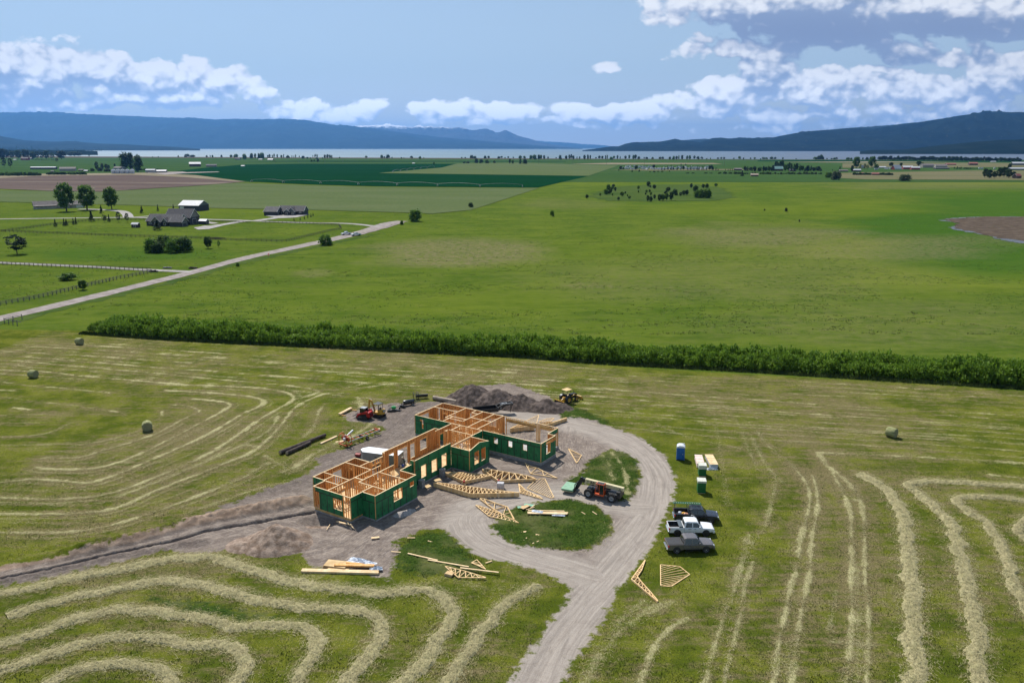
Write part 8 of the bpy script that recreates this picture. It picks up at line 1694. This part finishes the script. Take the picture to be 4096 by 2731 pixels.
def building(name, label, cat, c, rz, blocks, wins=(), ov=.5, group=None):
    "blocks: (x0,x1,y0,y1,eave,ridge,axis,wall_mat,roof_mat[,gable_mat]); wins: (kind, face, s, z0, w, h, block)"
    t = thing(name, label, cat, (c[0], c[1], 0), rz, group); e = 0
    for i, b in enumerate(blocks):
        x0, x1, y0, y1, ze, zr, ax, wm_, rm = b[:9]; gm = b[9] if len(b) > 9 else wm_; e = i*.004
        w = MB(); w.box(x0+e, x1-e, y0+e, y1-e, 0, ze)
        w.build('wall', wm_, t); g = MB()
        if ax == 'x': g.prism([(y0+e, ze), (y1-e, ze), ((y0+y1)/2, zr)], x0+e, x1-e, 0, 'x')
        else: g.prism([(x0+e, ze), (x1-e, ze), ((x0+x1)/2, zr)], y0+e, y1-e, 0, 'y')
        g.build('gable', gm, t)
        r = MB(); f = MB(); th = .16
        a0, a1, m0, m1 = (x0-ov, x1+ov, y0, y1) if ax == 'x' else (y0-ov, y1+ov, x0, x1); mid = (m0+m1)/2; sl = (zr-ze)/(mid-m0); lo = ze-ov*sl
        pr = [(m0-ov, lo), (mid, zr), (m1+ov, lo), (m1+ov, lo+th), (mid, zr+th*1.15), (m0-ov, lo+th)]
        r.prism(pr, a0, a1, 0, 'x' if ax == 'x' else 'y'); rf = r.build('roof', rm, t)
        for s0, s1 in ((a0-.05, a0-.002), (a1+.002, a1+.05)): f.prism([(m0-ov, lo-.12), (mid, zr-.14), (m1+ov, lo-.12), (m1+ov, lo+th), (mid, zr+th*1.15), (m0-ov, lo+th)], s0, s1, 0, 'x' if ax == 'x' else 'y')
        f.build('fascia', trim, rf)
    for kd, face, s, z0, w_, h_, bi in wins:
        x0, x1, y0, y1 = blocks[bi][:4]; o = MB(); q = MB(); k = .03
        def slab(M_, s0, s1, z0_, z1_, d0, d1):
            if face == 'f': M_.box(s0, s1, y0-d1, y0-d0, z0_, z1_)
            elif face == 'r': M_.box(x1+d0, x1+d1, s0, s1, z0_, z1_)
            elif face == 'l': M_.box(x0-d1, x0-d0, s0, s1, z0_, z1_)
        slab(o, s-w_/2-.14, s+w_/2+.14, z0-.12, z0+h_+.14, .0, .04); fr = o.build({'win': 'window', 'door': 'door', 'garage': 'garage_door', 'wdoor': 'door'}[kd], trim, t)
        slab(q, s-w_/2, s+w_/2, z0, z0+h_, .042, .06); q.build('pane' if kd == 'win' else 'panel', {'win': glass, 'door': wood_dk, 'garage': sid_d, 'wdoor': trim}[kd], fr)
        if kd == 'win' and w_ > 1.3: q = MB(); slab(q, s-.05, s+.05, z0, z0+h_, .062, .07); q.build('mullion', trim, fr)
    return t
# x runs to the right, y away from the camera in the building's own frame
building('gabled_house', 'dark gabled house with grey gables and white trim, closest of the farm houses', 'house', gs(*Y4(330, 560)), R(-9), [
    (-6, 11, 4.5, 16, 4.6, 9.6, 'x', sid_d, roof_d, sid_g), (-13, 9, -5, 6, 3.0, 6.9, 'x', sid_d, roof_d, sid_g), (-8, -2, -7.5, 3, 3.0, 6.0, 'y', sid_d, roof_d, sid_g), (-1.5, 2, -6.3, 0, 2.95, 5.0, 'y', sid_d, roof_d, sid_g), (5, 13, -8.5, -1, 3.0, 5.6, 'x', sid_d, roof_d, sid_g)],
    [('win', 'f', -5, 1.2, 1.6, 1.0, 2), ('win', 'f', .2, .7, 1.2, 1.6, 3), ('garage', 'r', -4.8, .05, 4.6, 2.3, 4), ('garage', 'r', 10, .05, 4.2, 3.4, 0), ('win', 'f', -10.5, 1.3, 1.6, .8, 1)])
building('big_barn', 'large dark barn with a pale metal roof behind the gabled house', 'barn', gs(*Y4(600, 372)), R(-12), [(-9.5, 7.5, -1, 13, 4.3, 7.6, 'x', sid_d, roof_w, sid_b)], [('wdoor', 'f', -7, .3, 3.2, 2.8, 0)])
building('white_windowed_house', 'dark grey house with bright white windows and an entry gable, right of the barn', 'house', gs(*Y4(1830, 425)), R(-6), [
    (-5, 14, 0, 10, 2.9, 6.3, 'x', sid_d, roof_d, sid_b), (-13, -3.5, -7, 5, 2.9, 6.0, 'x', sid_d, roof_d, sid_b), (3.5, 8.5, -3, 5, 2.9, 5.7, 'y', sid_d, roof_d, sid_b), (1.0, 5.0, -4, 2, 2.85, 4.6, 'y', sid_d, roof_d, sid_b)],
    [('win', 'f', -1.2, .7, 2.4, 1.7, 0), ('win', 'f', 7.0, .7, 1.8, 1.7, 2), ('win', 'f', 11.5, 1.6, 1.4, .6, 0), ('garage', 'r', -1.5, .05, 4.5, 2.2, 1), ('door', 'f', 3, .05, 1.1, 2.1, 3)])
t_ = building('ranch_house', 'long tan ranch house with a brown-grey roof and white porch rail at the far left', 'house', gs(*Y1(870, 400)), R(36), [
    (-12, 14, 0, 9, 2.8, 6.0, 'x', sid_t, roof_b), (4, 13, -1, 12, 2.8, 7.2, 'y', sid_t, roof_b), (14, 24, -1, 8, 2.8, 5.6, 'x', sid_t, roof_b)], [('win', 'l', 4.5, 1.2, 1.1, 1.1, 0), ('wdoor', 'f', 20, .05, 4.5, 2.3, 2)])
mb = MB(); mb.box(-11.5, 3, -2.4, -.05, .3, .5)
for k in range(6): mb.box(-11.5+k*2.88, -11.35+k*2.88, -2.4, -2.25, .5, 2.6)
for z in (.75, 1.05, 1.35): mb.box(-11.5, 3, -2.38, -2.30, z, z+.09)
mb.build('porch', trim, t_); mb = MB(); mb.add([(-12.4, 0, 2.9), (3.4, 0, 2.9), (3.4, -2.9, 2.55), (-12.4, -2.9, 2.55), (-12.4, 0, 3.02), (3.4, 0, 3.02), (3.4, -2.9, 2.67), (-12.4, -2.9, 2.67)], [(0, 3, 2, 1), (4, 5, 6, 7), (0, 1, 5, 4), (1, 2, 6, 5), (2, 3, 7, 6), (3, 0, 4, 7)]); mb.build('porch_roof', roof_b, t_)
building('wooden_shed', 'small wooden shed with a shiny roof alone on the lawn', 'shed', gs(*Y1(2282, 715)), R(-10), [(-2.3, 1.9, -1, 1.8, 2.0, 2.9, 'x', wood_dk, roof_w)], [('door', 'f', 0, .05, .9, 1.7, 0)], ov=.2)
building('garden_shed', 'small dark shed with an open door right of the gabled house', 'shed', gs(*Y4(765, 548)), R(-14), [(-2.6, 2.4, -1, 2.6, 2.2, 3.2, 'x', sid_d, roof_s)], [('door', 'r', .8, .05, 1.6, 1.9, 0)], ov=.25)
def far_b(zf, x0, x1, base, top, label, wm_, rm, cat='shed', rz=-8, eave=.6, dep=.7, name='farm_shed', gm=None, wins=()):
    p = gs(*zf((x0+x1)/2, base)); Zc = p[1]*CP+CAM_H*SP; ppm = FPX/Zc; s = zf(x1, base)[0]-zf(x0, base)[0]; W = s/ppm/1.06; Hh = (zf(x0, base)[1]-zf(x0, top)[1])/ppm
    Hh = max(Hh*.92, 2.5); d = min(W*dep, 16)
    return building(name, label, cat, (p[0], p[1]), R(rz), [(-W/2, W/2, 0, d, Hh*eave, Hh, 'x', wm_, rm, gm or wm_)], wins, ov=.4)
far_b(Y5, 282, 523, 300, 276, 'very long low dark cattle shed at the far left', sid_d, roof_s, rz=3, eave=.8, dep=.2, name='cattle_shed')
far_b(Y5, 565, 705, 318, 277, 'grey-roofed farm shed right of the long cattle shed', sid_t, roof_b, rz=20)
far_b(Y5, 733, 780, 316, 298, 'small weathered hut at the end of the hedge', sid_br, roof_b); far_b(Y5, 785, 824, 322, 307, 'tiny hut with a pale roof left of the shelter belt', sid_br, roof_w); far_b(Y5, 475, 505, 326, 312, 'tiny blue-grey hut in the hedge gap', sid_b, roof_b); far_b(Y5, 1060, 1155, 302, 274, 'brown-roofed house behind the grain bins', sid_t, roof_b)
far_b(Y5, 1368, 1455, 333, 298, 'pale flat-sided machine shed right of the grain bins', sid_p, roof_s, rz=6, eave=.85); far_b(Y5, 1460, 1560, 331, 305, 'open shed with a bright white roof right of the pale shed', sid_g, roof_w, rz=10); far_b(Y5, 1783, 1890, 275, 230, 'dark barn with a brilliant white roof in the far fields', sid_br, roof_w, rz=22, cat='barn', name='far_barn')
far_b(Y5, 1940, 2035, 278, 252, 'low grey farm building right of the white-roofed barn', sid_g, roof_d, rz=15); far_b(Y5, 2265, 2300, 275, 262, 'tiny white-roofed hut near the irrigated field', sid_g, roof_w); far_b(Y5, 190, 262, 215, 185, 'dark red farmhouse among the far left trees', sid_r, roof_b, cat='house', name='farm_house'); far_b(Y5, 280, 305, 205, 190, 'pale hut among the far left trees', sid_g, roof_w); far_b(Y5, 120, 152, 215, 205, 'low white-roofed hut at the far left', sid_g, roof_w); far_b(Y5, 2205, 2255, 210, 193, 'house in front of the shore trees at the left', sid_b, roof_d, cat='house', name='farm_house')
far_b(Y8, 78, 115, 118, 108, 'low white-roofed shed near the shore trees', sid_g, roof_w); far_b(Y8, 160, 215, 121, 108, 'second low shed near the shore trees with a dark side', sid_d, roof_s); far_b(Y8, 1525, 1550, 154, 148, 'tiny white shed at the far end of the irrigated field', sid_p, roof_w)
far_b(Y7, 985, 1072, 262, 208, 'tall red barn with a steep white roof at the right', sid_r, roof_w, cat='barn', name='red_barn', rz=15, eave=.35); far_b(Y7, 1085, 1185, 258, 218, 'long red barn with a low white roof', sid_r, roof_w, cat='barn', name='red_barn', rz=-12, eave=.6); far_b(Y7, 1170, 1260, 262, 226, 'deep red barn joined to the right of the long one', sid_r, roof_w, cat='barn', name='red_barn', rz=-10, eave=.65)
far_b(Y7, 1282, 1420, 240, 195, 'long grey-roofed farmhouse right of the red barns', sid_t, roof_b, cat='house', name='farm_house', rz=5); far_b(Y7, 1425, 1545, 243, 203, 'second grey-roofed house right of the long farmhouse', sid_t, roof_b, cat='house', name='farm_house', rz=-12); far_b(Y7, 1425, 1570, 254, 236, 'low dark wing in front of the grey-roofed houses', sid_d, roof_d)
far_b(Y7, 622, 668, 308, 290, 'small red-roofed cabin, left one of the two in the shrubs', sid_br, roof_rd, name='cabin', cat='cabin'); far_b(Y7, 757, 830, 320, 290, 'larger red-roofed cabin, right one of the two in the shrubs', sid_br, roof_rd, name='cabin', cat='cabin'); far_b(Y7, 420, 505, 282, 260, 'dark bungalow left of the blue-white roofed one', sid_d, roof_b, name='bungalow', cat='house'); far_b(Y7, 560, 640, 283, 252, 'bungalow with a pale blue roof left of the red barns', sid_d, roof_w, name='bungalow', cat='house')
far_b(Y7, 1540, 1640, 212, 192, 'dark red house among orchards at the right', sid_r, roof_rd, name='farm_house', cat='house'); far_b(Y7, 1780, 1865, 215, 180, 'brown gabled house far right behind the orchard', sid_br, roof_rd, name='farm_house', cat='house', rz=-15); far_b(Y7, 2235, 2420, 215, 178, 'large pale metal building at the right edge', sid_b, roof_w, name='metal_hall', cat='hall', rz=-8); far_b(Y7, 2215, 2420, 265, 238, 'wide pale roofed hall near the right edge', sid_b, roof_w, name='metal_hall', cat='hall', rz=-5); far_b(Y7, 2262, 2335, 355, 300, 'brown gabled house in the grove at the right edge', sid_br, roof_rd, name='farm_house', cat='house', rz=20)
far_b(Y7, 645, 668, 245, 212, 'small white house between trees left of the red barns', sid_p, roof_w, name='farm_house', cat='house'); far_b(Y7, 2010, 2060, 182, 170, 'tiny pale house by the right tree line', sid_p, roof_w, name='farm_house', cat='house'); far_b(Y7, 830, 905, 246, 225, 'low white farm shed left of the tall red barn', sid_p, roof_w)
far_b(Y6, 1868, 1958, 198, 152, 'lodge with a green roof and a wooden deck in the wood', sid_br, roof_gr, name='lodge', cat='lodge', eave=.45); far_b(Y6, 1655, 1725, 250, 222, 'brown hut with a pale tan roof on the pasture', sid_br, pale_log, name='hut', cat='hut'); far_b(Y6, 2020, 2075, 202, 175, 'dark steep-roofed cabin right of the lodge', sid_br, roof_d, name='cabin', cat='cabin', eave=.4); far_b(Y6, 1500, 1570, 194, 170, 'dark flat cabin left of the lodge wood', sid_br, roof_b, name='cabin', cat='cabin')
far_b(Y10, 1268, 1302, 69, 61, 'white lakeside building under the dark hill', sid_p, roof_w, name='lake_house', cat='house')
# grain bins
galv = mat('galvanised_steel', (.50, .52, .55), .35, .6, col2=(.38, .40, .44), scale=1.5, stretch=(1, 1, 10)); 
for i, x in enumerate([1070, 1114, 1158, 1202, 1247]):
    p = gs(*Y5(x, 343)); Zc = p[1]*CP+CAM_H*SP; r = 20/2.352*Zc/FPX; h = 33/2.352*Zc/FPX
    t_ = thing('grain_bin', ['leftmost', 'second from left', 'middle', 'second from right', 'rightmost'][i]+' of the five shiny steel grain bins', 'grain bin', (*p, 0), 0, 'row of steel grain bins'); mb = MB(); mb.lathe([(r, 0), (r, h*.33), (r*1.01, h*.34), (r, h*.35), (r, h*.66), (r*1.01, h*.67), (r, h*.68), (r, h)], (0, 0, 0), n=28); mb.build('bin_wall', galv, t_)
    mb = MB(); mb.lathe([(r*1.04, h), (r*.15, h*1.42), (r*.15, h*1.5), (.01, h*1.52)], (0, 0, 0), n=28); mb.build('bin_roof', roof_w, t_)
# campers
cw = mat('camper_white', (.62, .62, .63), .45, scale=1, var=.2)
def camper_proto():
    t = thing('camper', 'x', 'camper'); MB().prism([(-4, .6), (3.6, .6), (4, 1.4), (3.4, 3.1), (-4, 3.1)], -1.25, 1.25).build('shell', cw, t); MB().box(-2, -.6, -1.28, -1.252, 1.4, 2.3).build('window', glass, t); MB().box(-1.2, .6, -1.26, 1.26, .05, .62).build('wheels', dark, t); MB().beam((3.6, 0, .6), (5.2, 0, .5), .15, .15).build('hitch', dark, t); return t
cp = camper_proto(); k = 0
for i in range(74):
    x = 445+i*11.2+rng_.uniform(-5, 5); y = rng_.choice([168, 175, 182, 186])+rng_.uniform(-3, 3)-(8 if x < 560 else 0)*rng_.random()
    if x > 1270: continue
    p = gs(*Y6(x, y)); rz = R(rng_.choice([20, 60, 75, 95])+rng_.uniform(-8, 8)); o = cp if k == 0 else dup(cp); k += 1
    o.location = (*p, 0); o.rotation_euler = (0, 0, rz); o.scale = (1.15, 1.15, 1.15); tag(o, 'white camper parked in the far trailer park', 'camper', 'campers in the trailer park')
for i, (x, y) in enumerate([(905, 258), (925, 250), (960, 256), (1010, 262), (1040, 262), (800, 262), (790, 240), (1880, 253), (1910, 255), (2040, 255)]):
    o = dup(cp); p = gs(*Y7(x, y)); o.location = (*p, 0); o.rotation_euler = (0, 0, rng_.uniform(0, 3)); tag(o, 'white vehicle standing among the right-hand farm yards', 'vehicle', 'white vehicles in the right-hand farm yards'); o.name = 'parked_trailer'
# trucks on the road
src_tr = [o for o in COL.objects if o.get('category') == 'pickup truck' and 'white' in o['label']][0]
for i, (x, y, lb, rz) in enumerate([(1140, 918, 'white pickup stopped on the gravel road by the bend', 215), (1232, 926, 'silver pickup on the verge right of the white one on the road', 215)]):
    o = dup(src_tr); p = gs(*Y3(x, y)); o.location = (*p, .1); o.rotation_euler = (0, 0, R(rz)); tag(o, lb, 'pickup truck', 'trucks on the far road')
cone = mat('orange_cone', (.7, .1, .02), .5); p = gs(*YD(617, 587)); t_ = thing('road_barrel', 'small orange barrel beside the gravel road', 'barrel', (*p, 0)); MB().lathe([(.35, 0), (.35, .12), (.28, .15), (.22, 1.0), (.001, 1.0)], (0, 0, 0), n=14).build('barrel_body', cone, t_); MB().lathe([(.268, .35), (.258, .55)], (0, 0, 0), n=14).build('stripe', wm, t_)
rock_m = mat('grey_rock', (.28, .26, .25), .9, bump=.05, scale=2)
for i, (zf, x, y, s, lb) in enumerate([(Y2, 1605, 492, 1.6, 'dark block pile at the corner of the nearest fence'), (Y2, 2020, 458, 1.7, 'dark stone block beside the driveway mouth'), (Y2, 1750, 455, 1.0, 'brown brush pile on the verge of the driveway')]):
    p = gs(*zf(x, y)); rr = np.random.RandomState(i); mb = MB()
    for k in range(6): mb.loft([[Vector((sx*w*rr.uniform(.8, 1.1)+k*.5-1.3, sy*w*.8, z)) for sx, sy in ((-1, -1), (1, -1), (1, 1), (-1, 1))] for w, z in ((.5, 0), (.55, .4), (.3, .4+.5*rr.rand()))])
    tag(mb.build('rock_pile', bark if i < 2 else rock_m, None, (*p, 0)), lb, 'rock pile')
# ------------------------------------------------------------------ fences
fw = mat('dark_fence_wood', (.085, .070, .055), .85, scale=3); fw2 = mat('weathered_fence_wood', (.20, .18, .15), .85, scale=3)
def fence(label, pts, m, sp=2.4, h=1.35, w=.16, rails=(.45, .85, 1.25)):
    L = crom(pts, 1.0) if len(pts) > 2 and False else np.array(pts, float); t = thing('rail_fence', label, 'fence', (L[0][0], L[0][1], 0)); o = Vector((L[0][0], L[0][1], 0)); mb = MB(); pm_ = MB().box(-w/2, w/2, -w/2, w/2, -.2, h).mesh('post', m); npst = 0; extra = MB()
    for a, b in zip(L[:-1], L[1:]):
        a = Vector((*a, 0)); b = Vector((*b, 0)); d = (b-a).length; n = max(1, int(round(d/sp)))
        for z in rails: mb.beam(a-o+Vector((0, 0, z)), b-o+Vector((0, 0, z)), .05, .14)
        for k in range(n):
            q = a.lerp(b, k/n)-o; npst += 1
            if npst <= 99: link('post', pm_, t, q)
            else: extra.box(q.x-w/2, q.x+w/2, q.y-w/2, q.y+w/2, -.2, h)
    mb.build('rail', m, t)
    if extra.v: x = extra.build('far_posts', m, t); x['kind'] = 'stuff'
def G_(zf, *pts): return [gs(*zf(*p)) for p in pts]
fence('rail fence along the near driveway at the left', G_(Y2, (-60, 410), (400, 432), (920, 455), (1350, 472), (1585, 480)), fw, 2.2)
fence('rail fence slanting down to the left edge, closest to us', G_(Y2, (1580, 500), (1220, 570), (840, 660), (550, 732), (310, 785), (-60, 850)), fw2, 2.0, w=.2)
fence('long dark rail fence below the gabled house, running past the thicket', G_(Y2, (-60, 70), (600, 95), (1000, 112), (1560, 130), (2352, 155))+G_(Y4, (800, 750), (1790, 778), (1850, 775), (2352, 655))+G_(Y3, (1095, 862)), fw, 2.9)
fence('short dark fence turning the corner beside the lane', G_(Y3, (1095, 860), (1072, 830), (700, 812), (345, 805)), fw, 2.9)
fence('dark rail fence along the lane behind the row of conifers', G_(Y1, (30, 790), (450, 735), (900, 672), (1500, 605), (2352, 592))+G_(Y4, (140, 492)), fw, 2.9)
fence('dark rail fence between the gabled house and the lane crossing', G_(Y4, (860, 520), (1390, 533)), fw, 2.9)
fence('small wooden corner fence at the left end of the mown field', G_(Y2, (232, 985), (48, 1025), (228, 1060)), fw2, 2.4, h=1.5, rails=(1.25,))
# irrigation lines and poles
galv2 = mat('pivot_steel', (.09, .13, .12), .5, .3, scale=3)
def pivot(label, zf, pts, lat=3.4):
    P = [Vector((*gs(*zf(*p)), 0)) for p in pts]; t = thing('irrigation_pivot', label, 'irrigation line', P[0]); o = P[0]; s = 1+.0*len(P)
    for a, b in zip(P[:-1], P[1:]):
        a = a-o; b = b-o; mb = MB(); n = 8; top = [a.lerp(b, k/n)+Vector((0, 0, lat+1.6*math.sin(math.pi*k/n))) for k in range(n+1)]; mb.tube(top, .28, 6)
        for k in range(n): mb.beam(top[k]+Vector((0, 0, 0)), a.lerp(b, (k+.5)/n)+Vector((0, 0, lat+.3+1.6*math.sin(math.pi*(k+.5)/n)-1.1)), .14, .14)
        for k in range(n): mb.beam(a.lerp(b, (k+.5)/n)+Vector((0, 0, lat-.8+1.6*math.sin(math.pi*(k+.5)/n))), top[k+1], .14, .14)
        mb.build('span', galv2, t)
    for a in P:
        a = a-o; mb = MB(); 
        for s in (-1, 1): mb.beam(a+Vector((s*.5, s*3.2, .9)), a+Vector((0, 0, lat)), .28, .28); mb.lathe([(.001, -.25), (.95, -.25), (.95, .25), (.001, .25)], a+Vector((s*.5, s*3.4, .95)), (1, 0, 0), 12)
        mb.beam(a+Vector((-.5, -3.4, .9)), a+Vector((.5, 3.4, .9)), .25, .25); mb.build('wheel_tower', galv2, t)
pivot('long irrigation line along the near edge of the dark green field', Y3, [(250, 422), (550, 430), (900, 437), (1255, 447), (1620, 455), (2000, 462), (2400, 470), (2800, 472)])
pivot('shorter irrigation line slanting into the dark green field', Y3, [(1580, 332), (1650, 322), (1715, 314), (1778, 306), (1840, 299), (1905, 292), (1970, 284)])
pole_m = mat('pole_wood', (.16, .13, .11), .9)
for i, (zf, x, b, h) in enumerate([(Y8, 455, 145, 34), (Y8, 705, 150, 34), (Y8, 875, 152, 44), (Y8, 1245, 152, 40), (Y8, 1525, 150, 40), (Y8, 1850, 150, 38), (Y9, 365, 158, 36), (Y9, 685, 166, 48), (Y9, 1003, 168, 50), (Y9, 1358, 168, 50), (Y9, 2108, 178, 44), (Y8, 2480, 152, 38)]):
    p = gs(*zf(x, b)); Zc = p[1]*CP+CAM_H*SP; hh = h/2.352*Zc/FPX; t_ = thing('utility_pole', 'thin wooden utility pole of the line across the far plain', 'utility pole', (*p, 0), 0, 'utility poles across the far plain'); MB().tube([(0, 0, 0), (0, 0, hh)], .28, 6).build('pole', pole_m, t_); MB().box(-1.6, 1.6, -.12, .12, hh*.93, hh*.95).build('crossarm', pole_m, t_)

# ------------------------------------------------------------------ name each look-alike by its place in its row
def ordinal(n): return ['', 'first', 'second', 'third', 'fourth', 'fifth', 'sixth', 'seventh', 'eighth', 'ninth', 'tenth'][n] if n <= 10 else '%d%s' % (n, 'th' if 10 < n % 100 < 14 else {1: 'st', 2: 'nd', 3: 'rd'}.get(n % 10, 'th'))
rows = {}
for o in COL.objects:
    if o.get('group') and o.get('label') and not o.parent: rows.setdefault((o['group'], o['label']), []).append(o)
for (gname, lb), L in rows.items():
    if 2 <= len(L) <= 45 and len(lb.split()) <= 12:
        L.sort(key=lambda o: o.location.x/max(o.location.y, 1))
        for i, o in enumerate(L): o['label'] = lb+', '+('leftmost' if i == 0 else 'rightmost' if i == len(L)-1 else ordinal(i+1)+' from the left')
